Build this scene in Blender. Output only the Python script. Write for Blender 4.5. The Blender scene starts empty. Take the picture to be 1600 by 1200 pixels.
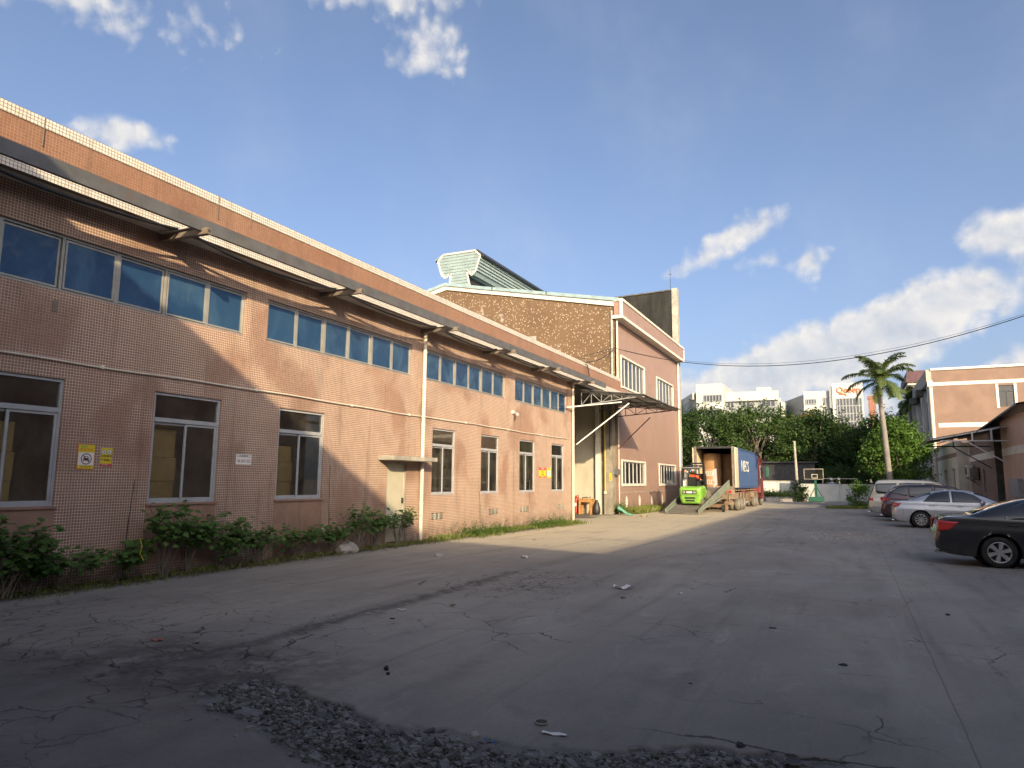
import bpy, bmesh, math, random
import numpy as np
from mathutils import Vector, Matrix, Euler
R = math.radians
random.seed(7)
rng = np.random.default_rng(11)
S = bpy.context.scene
C = S.collection

# ------------------------------------------------------------------ camera
CAM_H = 1.6
yaw, pitch, roll, FPX = 4.48777963e-01, 1.36686891e-01, 8.91884049e-03, 1091.4
Fw = np.array([-math.sin(yaw)*math.cos(pitch), math.cos(yaw)*math.cos(pitch), math.sin(pitch)])
Rt = np.cross(Fw, [0, 0, 1.0]); Rt /= np.linalg.norm(Rt); Up = np.cross(Rt, Fw)
R2 = math.cos(roll)*Rt+math.sin(roll)*Up; U2 = -math.sin(roll)*Rt+math.cos(roll)*Up
cam_d = bpy.data.cameras.new('camera'); cam = bpy.data.objects.new('camera', cam_d); C.objects.link(cam)
cam_d.sensor_width = 36.0; cam_d.lens = 36.0*FPX/1600.0; cam_d.clip_end = 3000; cam_d.clip_start = 0.05
m3 = np.stack([R2, U2, -Fw], 1)
M4 = Matrix([[*m3[0], 0], [*m3[1], 0], [*m3[2], CAM_H], [0, 0, 0, 1]])
cam.matrix_world = M4
S.camera = cam

# ------------------------------------------------------------------ light
SUN = Vector((1.0, -1.25, 0.545)).normalized()       # towards the sun
sun_el = math.asin(SUN.z)
sun_az = math.atan2(SUN.x, SUN.y)                    # clockwise from +Y
sd = bpy.data.lights.new('sun', 'SUN'); sd.energy = 3.7; sd.angle = R(0.6); sd.color = (1.0, 0.79, 0.49)
sun = bpy.data.objects.new('sun', sd); C.objects.link(sun)
sun.rotation_euler = SUN.to_track_quat('Z', 'Y').to_euler(); sun.location = (20, -25, 30)
S.view_settings.view_transform = 'Standard'; S.view_settings.look = 'None'
S.view_settings.gamma = 1.0; S.view_settings.use_curve_mapping = False
S.view_settings.exposure = 0.97
SKY = 0.14

world = bpy.data.worlds.new('World'); S.world = world; world.use_nodes = True
nt = world.node_tree; nt.nodes.clear()
def N(tree, t, **kw):
    n = tree.nodes.new(t)
    for k, v in kw.items(): setattr(n, k, v)
    return n
def L(tree, a, b): tree.links.new(a, b)
def MATH(tree, op, a, b=None, c=None, clamp=False):
    n = N(tree, 'ShaderNodeMath', operation=op); n.use_clamp = clamp
    for i, v in enumerate((a, b, c)):
        if v is None: continue
        if isinstance(v, (int, float)): n.inputs[i].default_value = v
        else: L(tree, v, n.inputs[i])
    return n.outputs[0]
def build_world():
    sky = N(nt, 'ShaderNodeTexSky', sky_type='NISHITA'); sky.sun_disc = False
    sky.sun_elevation = sun_el; sky.sun_rotation = sun_az; 
    sky.air_density = 0.60; sky.dust_density = 5.0; sky.ozone_density = 1.6; sky.altitude = 20
    tc = N(nt, 'ShaderNodeTexCoord')
    nz = N(nt, 'ShaderNodeVectorMath', operation='NORMALIZE'); L(nt, tc.outputs['Generated'], nz.inputs[0])
    sp = N(nt, 'ShaderNodeSeparateXYZ'); L(nt, nz.outputs[0], sp.inputs[0])
    el = MATH(nt, 'MULTIPLY', MATH(nt, 'ARCSINE', sp.outputs[2]), 180/math.pi)
    az = MATH(nt, 'MULTIPLY', MATH(nt, 'ARCTAN2', sp.outputs[0], sp.outputs[1]), 180/math.pi)
    cb = N(nt, 'ShaderNodeCombineXYZ'); L(nt, az, cb.inputs[0]); L(nt, el, cb.inputs[1])
    # cloud masses: azimuth, elevation, half width, half height (degrees), tilt, weight
    blobs = [(-61, 31.6, 7.5, 1.8, 0, .60), (-57.2, 23.9, 4.0, 1.3, 2, .78), (-38, 36.8, 10.5, 2.0, 0, .62), (-33.2, 34.1, 3.0, 1.8, 0, .50),
             (-33.2, 32.3, 3.4, 1.4, 0, .54), (-52, 32, 3.4, 1.5, 0, .20), (-7.2, 19.1, 4.6, 1.4, 22, .80), (-9.5, 17.6, 4.5, .9, 20, .6), (-5.3, 17.0, 2.0, 1.0, 10, .50),
             (-2.1, 16.6, 1.4, 1.9, -30, .58), (10.6, 16.6, 3.3, 2.0, 0, .95), (7.2, 12.6, 5.6, 2.6, 8, 1.25),
             (2.6, 10.6, 6.6, 3.2, 10, 1.5), (-2.0, 9.2, 7.0, 3.2, 12, 1.5), (-6.4, 7.6, 7.0, 3.0, 12, 1.4), (-10.5, 6.3, 6.5, 2.7, 0, 1.1),
             (14, 7.8, 6, 2.4, 0, 1.1), (16, 13, 7, 3, 0, 1.0), (2, 5.5, 16, 2.6, 0, .62), (30, 12, 14, 5, 0, 1.0), (-40, 9, 16, 4, 0, .7), (60, 20, 14, 5, 0, .9), (95, 14, 22, 6, 0, .9),
             (-95, 24, 20, 6, 0, .9), (-130, 14, 20, 5, 0, .9), (170, 24, 20, 6, 0, .7), (130, 30, 12, 5, 0, .8)]
    acc = None
    for (a, e, ha, he, tilt, w) in blobs:
        mp = N(nt, 'ShaderNodeMapping', vector_type='TEXTURE')
        mp.inputs['Location'].default_value = (a, e, 0); mp.inputs['Rotation'].default_value = (0, 0, R(tilt)); mp.inputs['Scale'].default_value = (ha, he, 1)
        L(nt, cb.outputs[0], mp.inputs[0])
        ln = N(nt, 'ShaderNodeVectorMath', operation='LENGTH'); L(nt, mp.outputs[0], ln.inputs[0])
        v = MATH(nt, 'MULTIPLY_ADD', ln.outputs['Value'], -w, w)
        acc = v if acc is None else MATH(nt, 'SMOOTH_MAX', acc, v, .35)
    ns = N(nt, 'ShaderNodeTexNoise'); ns.inputs['Scale'].default_value = 0.27; ns.inputs['Detail'].default_value = 9; ns.inputs['Roughness'].default_value = .60
    ns.inputs['Distortion'].default_value = .15
    L(nt, cb.outputs[0], ns.inputs['Vector'])
    n2 = N(nt, 'ShaderNodeTexNoise'); n2.inputs['Scale'].default_value = 0.09; n2.inputs['Detail'].default_value = 5
    L(nt, cb.outputs[0], n2.inputs['Vector'])
    wp = N(nt, 'ShaderNodeVectorMath', operation='MULTIPLY_ADD'); L(nt, ns.outputs['Color'], wp.inputs[0]); wp.inputs[1].default_value = (2.2, 2.2, 0); L(nt, cb.outputs[0], wp.inputs[2])
    vo = N(nt, 'ShaderNodeTexVoronoi', feature='SMOOTH_F1'); vo.inputs['Scale'].default_value = .85; vo.inputs['Smoothness'].default_value = .6; vo.inputs['Detail'].default_value = 0; L(nt, wp.outputs[0], vo.inputs['Vector'])
    d = MATH(nt, 'ADD', acc, MATH(nt, 'MULTIPLY_ADD', ns.outputs[0], 1.15, -.62))
    d = MATH(nt, 'ADD', d, MATH(nt, 'MULTIPLY_ADD', vo.outputs['Distance'], -.50, .31))
    mr = N(nt, 'ShaderNodeMapRange', interpolation_type='SMOOTHSTEP'); L(nt, d, mr.inputs[0])
    mr.inputs[1].default_value = -.02; mr.inputs[2].default_value = .62
    dens = MATH(nt, 'MULTIPLY', mr.outputs[0], .93)
    hzl = MATH(nt, 'MULTIPLY', MATH(nt, 'EXPONENT', MATH(nt, 'MULTIPLY', MATH(nt, 'MAXIMUM', el, 0.), -.085)), .36)
    hz = N(nt, 'ShaderNodeMapRange', interpolation_type='SMOOTHSTEP'); L(nt, n2.outputs[0], hz.inputs[0])
    hz.inputs[1].default_value = .4; hz.inputs[2].default_value = .8; hz.inputs[4].default_value = .10
    dens = MATH(nt, 'MAXIMUM', dens, hz.outputs[0])
    # lit warm crests, greyer bases and cores
    n3 = N(nt, 'ShaderNodeTexNoise'); n3.inputs['Scale'].default_value = 0.27; n3.inputs['Detail'].default_value = 6; n3.inputs['Roughness'].default_value = .60
    n3.inputs['Distortion'].default_value = .15
    off = N(nt, 'ShaderNodeVectorMath', operation='ADD'); off.inputs[1].default_value = (.55, .75, 0); L(nt, cb.outputs[0], off.inputs[0]); L(nt, off.outputs[0], n3.inputs['Vector'])
    rel = MATH(nt, 'MULTIPLY_ADD', MATH(nt, 'SUBTRACT', ns.outputs[0], n3.outputs[0]), 3.2, .62, clamp=True)
    core = N(nt, 'ShaderNodeMapRange'); L(nt, d, core.inputs[0]); core.inputs[1].default_value = .55; core.inputs[2].default_value = 1.5; core.inputs[3].default_value = 1.0; core.inputs[4].default_value = .35
    lit = MATH(nt, 'MULTIPLY', rel, core.outputs[0], clamp=True)
    cm = N(nt, 'ShaderNodeMix', data_type='RGBA'); L(nt, lit, cm.inputs[0])
    k = 1/SKY
    cm.inputs[6].default_value = (.30*k, .325*k, .37*k, 1); cm.inputs[7].default_value = (.50*k, .475*k, .445*k, 1)
    hm = N(nt, 'ShaderNodeMix', data_type='RGBA'); L(nt, MATH(nt, 'ADD', hzl, .03), hm.inputs[0]); L(nt, sky.outputs[0], hm.inputs[6]); hm.inputs[7].default_value = (.27*k, .305*k, .37*k, 1)
    mx = N(nt, 'ShaderNodeMix', data_type='RGBA'); L(nt, dens, mx.inputs[0]); L(nt, hm.outputs[2], mx.inputs[6]); L(nt, cm.outputs[2], mx.inputs[7])
    bg = N(nt, 'ShaderNodeBackground'); bg.inputs[1].default_value = SKY; L(nt, mx.outputs[2], bg.inputs[0])
    o = N(nt, 'ShaderNodeOutputWorld'); L(nt, bg.outputs[0], o.inputs[0])
build_world()
world.cycles.sampling_method = 'MANUAL'; world.cycles.sample_map_resolution = 512

# ------------------------------------------------------------------ materials
MATS = {}
def base(name):
    m = bpy.data.materials.new(name); m.use_nodes = True
    t = m.node_tree; b = t.nodes['Principled BSDF']; MATS[name] = m
    return m, t, b
def noise(t, scale, detail=4, rough=.55, vec=None, sc3=None, dist=0):
    n = N(t, 'ShaderNodeTexNoise'); n.inputs['Scale'].default_value = scale; n.inputs['Detail'].default_value = detail
    n.inputs['Roughness'].default_value = rough; n.inputs['Distortion'].default_value = dist
    if vec is not None:
        if sc3:
            mp = N(t, 'ShaderNodeMapping'); mp.inputs['Scale'].default_value = sc3; L(t, vec, mp.inputs[0]); vec = mp.outputs[0]
        L(t, vec, n.inputs['Vector'])
    return n.outputs[0]
def mix(t, f, a, b, typ='MIX'):
    n = N(t, 'ShaderNodeMix', data_type='RGBA', blend_type=typ)
    for i, v in ((0, f), (6, a), (7, b)):
        if isinstance(v, (int, float)): n.inputs[i].default_value = v
        elif isinstance(v, tuple): n.inputs[i].default_value = (*v, 1) if len(v) == 3 else v
        else: L(t, v, n.inputs[i])
    return n.outputs[2]
def ramp(t, v, lo, hi, a=0., b=1., smooth=True):
    n = N(t, 'ShaderNodeMapRange', interpolation_type='SMOOTHSTEP' if smooth else 'LINEAR'); L(t, v, n.inputs[0])
    n.inputs[1].default_value = lo; n.inputs[2].default_value = hi; n.inputs[3].default_value = a; n.inputs[4].default_value = b
    return n.outputs[0]
def pos(t, kind='pos'):
    if kind == 'pos': return N(t, 'ShaderNodeNewGeometry').outputs['Position']
    return N(t, 'ShaderNodeTexCoord').outputs['Object']
def bump(t, b, h, dist=.01, strength=.6):
    n = N(t, 'ShaderNodeBump'); n.inputs['Distance'].default_value = dist; n.inputs['Strength'].default_value = strength
    L(t, h, n.inputs['Height']); L(t, n.outputs[0], b.inputs['Normal']); return n
def plain(name, col, rough=.6, var=.25, dirt=None, dirt_amt=.5, scale=3., metal=0., coat=0., spec=.5, streak=False, bmp=.002, kind='pos'):
    """base colour with large and small tonal variation, optional dirt colour and a fine relief"""
    m, t, b = base(name); p = pos(t, kind)
    c = mix(t, ramp(t, noise(t, scale, 6, .6, p), .3, .7), tuple(x*(1-var) for x in col), tuple(min(1, x*(1+var*.6)) for x in col))
    if dirt:
        d = noise(t, scale*.9, 7, .65, p, (3, 3, .35) if streak else None, .3)
        c = mix(t, ramp(t, d, .52, .78, 0, dirt_amt), c, dirt)
    L(t, c, b.inputs['Base Color']); b.inputs['Roughness'].default_value = rough; b.inputs['Metallic'].default_value = metal
    b.inputs['Coat Weight'].default_value = coat; b.inputs['Coat Roughness'].default_value = .06
    b.inputs['Specular IOR Level'].default_value = spec
    if bmp: bump(t, b, noise(t, 60, 3, .6, p), bmp, .5)
    return m
def tile(name, col, grout, pitch=.0485, joint=.14, plainness=True, rough=.42, var=.16, dirt=(.10, .07, .05)):
    """mosaic tile: one square tile every pitch metres, paler recessed joints, each tile its own tone"""
    m, t, b = base(name); p = pos(t)
    sp = N(t, 'ShaderNodeSeparateXYZ'); L(t, p, sp.inputs[0])
    u = MATH(t, 'DIVIDE', MATH(t, 'ADD', sp.outputs[0], sp.outputs[1]), pitch); v = MATH(t, 'DIVIDE', sp.outputs[2], pitch)
    def edge(w):
        f = MATH(t, 'FRACT', w); return MATH(t, 'GREATER_THAN', MATH(t, 'ABSOLUTE', MATH(t, 'SUBTRACT', f, .5)), .5-joint/2)
    g = MATH(t, 'MAXIMUM', edge(u), edge(v))
    cb = N(t, 'ShaderNodeCombineXYZ'); L(t, MATH(t, 'FLOOR', u), cb.inputs[0]); L(t, MATH(t, 'FLOOR', v), cb.inputs[1])
    wn = N(t, 'ShaderNodeTexWhiteNoise', noise_dimensions='2D'); L(t, cb.outputs[0], wn.inputs['Vector'])
    cbs = N(t, 'ShaderNodeCombineXYZ'); L(t, MATH(t, 'FLOOR', MATH(t, 'DIVIDE', u, 6.)), cbs.inputs[0]); L(t, MATH(t, 'FLOOR', MATH(t, 'DIVIDE', v, 6.)), cbs.inputs[1])
    ws = N(t, 'ShaderNodeTexWhiteNoise', noise_dimensions='2D'); L(t, cbs.outputs[0], ws.inputs['Vector'])
    k = MATH(t, 'ADD', MATH(t, 'MULTIPLY', wn.outputs[0], .6), MATH(t, 'MULTIPLY', ws.outputs[0], .4))
    c = mix(t, k, tuple(x*(1-var*1.4) for x in col), tuple(x*(1+var) for x in col))
    big = noise(t, .55, 5, .55, p)
    c = mix(t, ramp(t, big, .35, .7, 0, .35), c, tuple(x*y for x, y in zip(col, (1.2, .98, .85))))
    gm = g
    if plainness:
        pn = noise(t, .8, 3, .5, p, (1, 1, .8))
        gm = MATH(t, 'MULTIPLY', g, ramp(t, pn, .36, .5, .35, 1.))
    gd = mix(t, ramp(t, noise(t, 1.3, 5, .6, p), .4, .7), grout, tuple(x*.8 for x in grout))
    c = mix(t, gm, c, gd)
    st = noise(t, 2.2, 6, .65, p, (2.2, 2.2, .12))
    c = mix(t, ramp(t, st, .52, .78, 0, .5), c, dirt)
    sm = noise(t, 1.1, 7, .7, p, (1, 1, .6), .8); c = mix(t, ramp(t, sm, .66, .70, 0, .45), c, (.30, .27, .24))
    # splashed dirt rising from the ground
    gr = MATH(t, 'MULTIPLY', ramp(t, sp.outputs[2], -.1, .55, 1, 0), ramp(t, noise(t, 3, 5, .6, p), .3, .65))
    c = mix(t, MATH(t, 'MULTIPLY', gr, .65), c, (.055, .045, .036))
    L(t, c, b.inputs['Base Color'])
    L(t, MATH(t, 'MULTIPLY_ADD', g, .3, rough), b.inputs['Roughness'])
    b.inputs['Specular IOR Level'].default_value = .35
    h = MATH(t, 'ADD', MATH(t, 'MULTIPLY', g, -1.), MATH(t, 'MULTIPLY', wn.outputs[0], .35))
    bump(t, b, h, .004, .6)
    return m
def glass(name, tint, refl=.05, see=.85, rough=.02, wav=.0):
    m, t, b = base(name); t.nodes.remove(b); out = t.nodes['Material Output']
    tr = N(t, 'ShaderNodeBsdfTransparent'); tr.inputs[0].default_value = (*tint, 1)
    gl = N(t, 'ShaderNodeBsdfGlossy'); gl.inputs['Roughness'].default_value = rough; gl.inputs[0].default_value = (.9, .9, .9, 1)
    df = N(t, 'ShaderNodeBsdfDiffuse'); p = pos(t)
    df.inputs[0].default_value = (.24, .215, .165, 1)
    fr = N(t, 'ShaderNodeFresnel'); fr.inputs[0].default_value = 1.5
    ms = N(t, 'ShaderNodeMixShader'); L(t, MATH(t, 'ADD', fr.outputs[0], refl, clamp=True), ms.inputs[0]); L(t, tr.outputs[0], ms.inputs[1]); L(t, gl.outputs[0], ms.inputs[2])
    m2 = N(t, 'ShaderNodeMixShader'); L(t, ramp(t, noise(t, 2.5, 6, .65, p), .3, .9, .03, 1-see), m2.inputs[0]); L(t, ms.outputs[0], m2.inputs[1]); L(t, df.outputs[0], m2.inputs[2])
    L(t, m2.outputs[0], out.inputs[0])
    if wav:
        bn = N(t, 'ShaderNodeBump'); bn.inputs['Distance'].default_value = wav; L(t, noise(t, 1.6, 2, .5, p), bn.inputs['Height']); L(t, bn.outputs[0], gl.inputs['Normal'])
    return m

tile('pink_tile', (.262, .156, .112), (.76, .62, .50), pitch=.0462)
tile('white_tile', (.60, .585, .53), (.20, .165, .13), pitch=.052, joint=.17, plainness=False, var=.1, dirt=(.25, .2, .13))
tile('parapet_tile', (.225, .120, .076), (.33, .21, .14), plainness=True)
tile('fine_tile', (.285, .185, .150), (.34, .25, .21), pitch=.06, joint=.12, plainness=True, var=.09, dirt=(.3, .19, .14))
tile('brick_tile', (.56, .36, .28), (.42, .29, .23), pitch=.10, joint=.12, plainness=False, var=.12, dirt=(.15, .10, .08))
plain('plain_pink', (.30, .18, .125), .7, .15, (.12, .08, .06), .5, 2.5, streak=True)
plain('render_pink', (.20, .128, .098), .7, .16, (.2, .13, .10), .5, .9, streak=True)
plain('white_trim', (.66, .62, .53), .6, .12, (.28, .24, .18), .5, 2., streak=True)
plain('cream_wall', (.62, .57, .45), .7, .12, (.35, .30, .22), .45, 1.2, streak=True)
plain('bay_wall', (.46, .42, .33), .7, .10, (.28, .24, .18), .4, 1.2, streak=True)
plain('soffit', (.56, .53, .48), .8, .18, (.2, .17, .13), .5, 1.5)
plain('aluminium', (.36, .35, .32), .45, .15, (.25, .23, .2), .3, 4, metal=.35)
plain('white_frame', (.36, .37, .385), .4, .1, (.3, .28, .25), .4, 4)
plain('steel_grey', (.125, .125, .125), .5, .2, (.16, .09, .05), .6, 3, metal=.3)
plain('rust_steel', (.20, .17, .14), .7, .3, (.22, .09, .035), .8, 5, metal=.2)
plain('dark_red_steel', (.09, .035, .03), .6, .3, (.15, .06, .03), .5, 5)
plain('white_steel', (.55, .54, .50), .5, .15, (.25, .13, .06), .5, 5)
plain('pvc', (.64, .58, .48), .45, .1, (.35, .3, .22), .4, 3, streak=True)
plain('black_cable', (.012, .012, .013), .5, .2)
plain('door_cream', (.47, .44, .33), .5, .08, (.25, .22, .15), .4, 2, streak=True)
plain('concrete_trim', (.36, .34, .29), .85, .25, (.10, .09, .07), .7, 2.2)
plain('dark_concrete', (.10, .095, .08), .9, .35, (.30, .28, .24), .75, 2.5)
plain('pillar_concrete', (.26, .235, .19), .85, .25, (.10, .08, .06), .6, 1.8, streak=True)
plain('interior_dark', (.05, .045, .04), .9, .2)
plain('interior_wall', (.48, .42, .32), .9, .2)
plain('cardboard', (.60, .44, .17), .8, .15, (.2, .12, .04), .3, 1.5)
plain('paper_roll', (.40, .24, .12), .75, .1, (.26, .15, .07), .4, 1.5)
plain('green_metal', (.27, .35, .355), .45, .12, (.15, .16, .13), .5, 2.2, metal=.1)
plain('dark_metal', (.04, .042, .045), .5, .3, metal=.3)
plain('roof_blue', (.26, .36, .39), .6, .15, (.10, .09, .07), .6, 2.)
plain('red_paint', (.42, .02, .015), .4, .15)
plain('wood', (.42, .22, .08), .6, .2, (.2, .1, .04), .5, 6)
plain('yellow_sign', (.72, .55, .03), .45, .05, bmp=0)
plain('sign_white', (.75, .74, .70), .45, .05, bmp=0)
plain('sign_red', (.50, .03, .03), .45, .05, bmp=0)
plain('sign_orange', (.62, .20, .03), .45, .05, bmp=0)
plain('sign_green', (.20, .45, .08), .45, .05, bmp=0)
plain('sign_black', (.02, .015, .02), .45, .05, bmp=0)
plain('sign_maroon', (.20, .01, .03), .45, .05, bmp=0)
plain('rubber', (.022, .021, .02), .85, .3, (.10, .085, .065), .4, 6, kind='obj')
plain('dusty_rubber', (.16, .14, .11), .9, .3, (.05, .045, .04), .5, 4, kind='obj')
plain('alloy', (.55, .55, .54), .3, .08, (.2, .18, .15), .2, 8, metal=.7, kind='obj')
plain('forklift_green', (.20, .43, .055), .4, .1, (.25, .3, .1), .35, 3, coat=.3, kind='obj')
plain('black_paint', (.02, .02, .022), .45, .2, kind='obj')
plain('orange_cloth', (.75, .10, .02), .8, .12, kind='obj')
plain('navy_cloth', (.02, .022, .035), .85, .2, kind='obj')
plain('skin', (.42, .24, .16), .55, .08, kind='obj', bmp=0)
plain('green_cap', (.05, .38, .20), .6, .1, kind='obj')
plain('container_blue', (.045, .085, .19), .5, .14, (.12, .08, .07), .55, 1.2, streak=True)
plain('container_cream', (.60, .53, .38), .55, .1, (.3, .22, .14), .4, 2, streak=True)
plain('truck_dirt', (.24, .18, .13), .8, .3, (.30, .13, .05), .6, 3)
plain('truck_red', (.19, .035, .035), .45, .15, (.2, .08, .06), .4, 2, coat=.2)
plain('ramp_yellow', (.20, .22, .175), .6, .2, (.25, .2, .1), .6, 5)
plain('ramp_green', (.10, .15, .11), .6, .2, (.2, .2, .12), .5, 5)
plain('ramp_deck', (.13, .12, .11), .7, .25, (.18, .10, .06), .5, 2)
plain('orange_steel', (.19, .12, .07), .65, .25, (.2, .12, .06), .5, 3)
plain('hoop_green', (.015, .10, .065), .5, .15, (.02, .1, .06), .4, 3)
plain('office_white', (.45, .455, .44), .6, .06, (.5, .48, .42), .3, .15)
plain('office_grey', (.26, .28, .29), .5, .08)
plain('orange_sign', (.60, .17, .05), .5, .05, bmp=0)
plain('brick_red', (.28, .13, .09), .8, .2)
plain('purple_roof', (.09, .045, .055), .7, .2)
plain('yard_wall', (.52, .54, .53), .8, .15, (.10, .10, .085), .9, .8, streak=True)
plain('shutter_green', (.27, .27, .17), .6, .15, (.12, .1, .07), .5, 1.5, streak=True)
plain('grey_metal', (.28, .28, .28), .5, .2, (.15, .12, .1), .5, 2)
plain('bark', (.17, .145, .115), .9, .3, (.08, .07, .055), .6, 4)
plain('palm_bark', (.22, .20, .18), .9, .2, (.14, .12, .10), .6, 3)
plain('crownshaft', (.22, .28, .06), .5, .2)
plain('stone', (.15, .145, .14), .9, .3, (.06, .055, .05), .5, 6)
plain('pale_stone', (.33, .31, .28), .9, .2, (.12, .1, .08), .5, 6)
plain('green_tarp', (.14, .36, .26), .6, .2, (.08, .15, .1), .4, 4)
plain('litter_white', (.72, .70, .70), .6, .08)
plain('litter_blue', (.04, .12, .30), .5, .1)
plain('litter_red', (.38, .10, .07), .6, .1)
plain('litter_dark', (.015, .015, .015), .7, .1)
plain('pane_backing', (.36, .32, .24), .85, .12, (.2, .18, .15), .4, 2, streak=True)  # tan for the sheets added to brighten the lower panes
plain('curtain', (.17, .19, .20), .85, .12, (.2, .18, .15), .4, 2, streak=True)
plain('steel_window', (.45, .46, .45), .5, .1, (.2, .2, .18), .4, 2)
plain('cap_white', (.7, .68, .6), .7, .1)
plain('banner_blue', (.14, .28, .50), .6, .1)
glass('lower_glass', (.84, .84, .78), .045, .72, .02)
glass('car_glass', (.10, .11, .11), .03, .97, .01)
glass('office_glass', (.20, .25, .27), .14, .8, .05)
glass('hall_glass', (.45, .50, .50), .06, .86, .02)
glass('board_glass', (.80, .88, .82), .04, .88, .02)

def blue_glass():
    m, t, b = base('blue_glass'); p = pos(t)
    oi = N(t, 'ShaderNodeObjectInfo'); g1 = mix(t, oi.outputs['Random'], (.006, .026, .075), (.022, .060, .12))
    c = mix(t, ramp(t, noise(t, .9, 5, .6, p, (1, 1, .7), 1.2), .42, .68, 0, .75), g1, (.045, .10, .17))
    c = mix(t, ramp(t, noise(t, 6, 6, .7, p, (1, 1, .3)), .55, .8, 0, .4), c, (.10, .12, .13))
    L(t, c, b.inputs['Base Color']); b.inputs['Roughness'].default_value = .12; b.inputs['IOR'].default_value = 1.6
    b.inputs['Specular Tint'].default_value = (.55, .72, 1, 1)
    bump(t, b, noise(t, 1.4, 3, .5, p), .035, .8)
blue_glass()
def speckled():
    m, t, b = base('speckled_render'); p = pos(t)
    c = mix(t, ramp(t, noise(t, .7, 6, .6, p), .3, .7), (.125, .078, .045), (.155, .098, .057))
    st = ramp(t, noise(t, 1.1, 6, .6, p, (2.5, 1, .12)), .56, .75, 0, .3); c = mix(t, st, c, (.08, .05, .03))
    vo = N(t, 'ShaderNodeTexVoronoi'); vo.inputs['Scale'].default_value = 7.6; vo.inputs['Randomness'].default_value = 1.; L(t, p, vo.inputs['Vector'])
    spot = MATH(t, 'MULTIPLY', ramp(t, vo.outputs['Distance'], .16, .30, .85, 0), ramp(t, noise(t, 1.7, 4, .6, p), .30, .45)); c = mix(t, spot, c, (.50, .43, .31))
    gr = MATH(t, 'MULTIPLY', ramp(t, noise(t, .55, 6, .7, p), .58, .66), ramp(t, noise(t, 4, 5, .6, p), .45, .6)); c = mix(t, gr, c, (.36, .32, .28))
    L(t, c, b.inputs['Base Color']); b.inputs['Roughness'].default_value = .9
    bump(t, b, MATH(t, 'SUBTRACT', noise(t, 14, 5, .6, p), MATH(t, 'MULTIPLY', spot, .3)), .02, .6)
speckled()
def stained_tower():
    m, t, b = base('tower_concrete'); p = pos(t)
    c = mix(t, ramp(t, noise(t, .9, 7, .7, p, (1.5, 1, .3)), .35, .7), (.010, .010, .0095), (.034, .033, .030))
    c = mix(t, ramp(t, noise(t, 2.2, 8, .75, p), .62, .72, 0, .6), c, (.15, .145, .125))
    L(t, c, b.inputs['Base Color']); b.inputs['Roughness'].default_value = .95; bump(t, b, noise(t, 9, 5, .6, p), .02, .5)
stained_tower()
def paint(name, col, metallic=.3, rough=.35, coat=1.):
    m, t, b = base(name); p = pos(t, 'obj')
    sp = N(t, 'ShaderNodeSeparateXYZ'); L(t, p, sp.inputs[0])
    c = mix(t, ramp(t, noise(t, 1.5, 4, .5, p), .3, .7), tuple(x*.93 for x in col), tuple(min(1, x*1.05) for x in col))
    dust = MATH(t, 'MULTIPLY', ramp(t, sp.outputs[2], .12, .5, .30, .015), ramp(t, noise(t, 5, 6, .7, p), .35, .7))
    c = mix(t, dust, c, (.17, .145, .115)); L(t, c, b.inputs['Base Color'])
    b.inputs['Metallic'].default_value = metallic; L(t, MATH(t, 'MULTIPLY_ADD', dust, .6, rough), b.inputs['Roughness'])
    b.inputs['Coat Weight'].default_value = coat; b.inputs['Coat Roughness'].default_value = .05
paint('silver_paint', (.50, .51, .53), .55, .34)
paint('black_car_paint', (.008, .009, .012), .1, .3)
paint('maroon_paint', (.055, .018, .028), .3, .32)
paint('champagne_paint', (.55, .51, .42), .35, .36)
plain('tail_lamp', (.42, .012, .012), .15, .1, coat=1., bmp=0, kind='obj')
plain('lamp_clear', (.5, .5, .5), .15, .1, coat=1., bmp=0, kind='obj', metal=.4)
plain('chrome', (.6, .6, .6), .15, .05, metal=.9, bmp=0, kind='obj')
plain('plastic_black', (.02, .02, .021), .55, .2, kind='obj')
plain('plate', (.02, .05, .25), .4, .1, bmp=0, kind='obj')
def leafmat(name, lo, hi, trans=.3, rough=.5, spec=.35):
    m, t, b = base(name); oi = N(t, 'ShaderNodeObjectInfo'); p = pos(t)
    g = N(t, 'ShaderNodeNewGeometry')
    r = MATH(t, 'ADD', MATH(t, 'MULTIPLY', g.outputs['Random Per Island'], .6), MATH(t, 'MULTIPLY', noise(t, .7, 4, .6, p), .6))
    r = MATH(t, 'ADD', r, MATH(t, 'MULTIPLY_ADD', oi.outputs['Random'], .5, -.32), clamp=True)
    c = mix(t, r, lo, hi); L(t, c, b.inputs['Base Color']); b.inputs['Roughness'].default_value = rough
    b.inputs['Specular IOR Level'].default_value = spec
    tl = N(t, 'ShaderNodeBsdfTranslucent'); L(t, mix(t, .5, c, (.10, .18, .02)), tl.inputs[0])
    ms = N(t, 'ShaderNodeMixShader'); ms.inputs[0].default_value = trans; L(t, b.outputs[0], ms.inputs[1]); L(t, tl.outputs[0], ms.inputs[2])
    L(t, ms.outputs[0], t.nodes['Material Output'].inputs[0])
leafmat('ficus_leaf', (.010, .029, .010), (.062, .108, .026), .22, .6, .2)
leafmat('bright_leaf', (.028, .075, .010), (.085, .16, .025), .3, .55, .25)
leafmat('shrub_leaf', (.034, .080, .018), (.13, .23, .06), .28, .62, .18)
leafmat('palm_leaf', (.045, .075, .025), (.12, .16, .05), .2)
leafmat('grass_blade', (.07, .10, .02), (.20, .22, .055), .3)
leafmat('dry_leaf', (.10, .09, .03), (.28, .25, .09), .1, .8)
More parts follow.
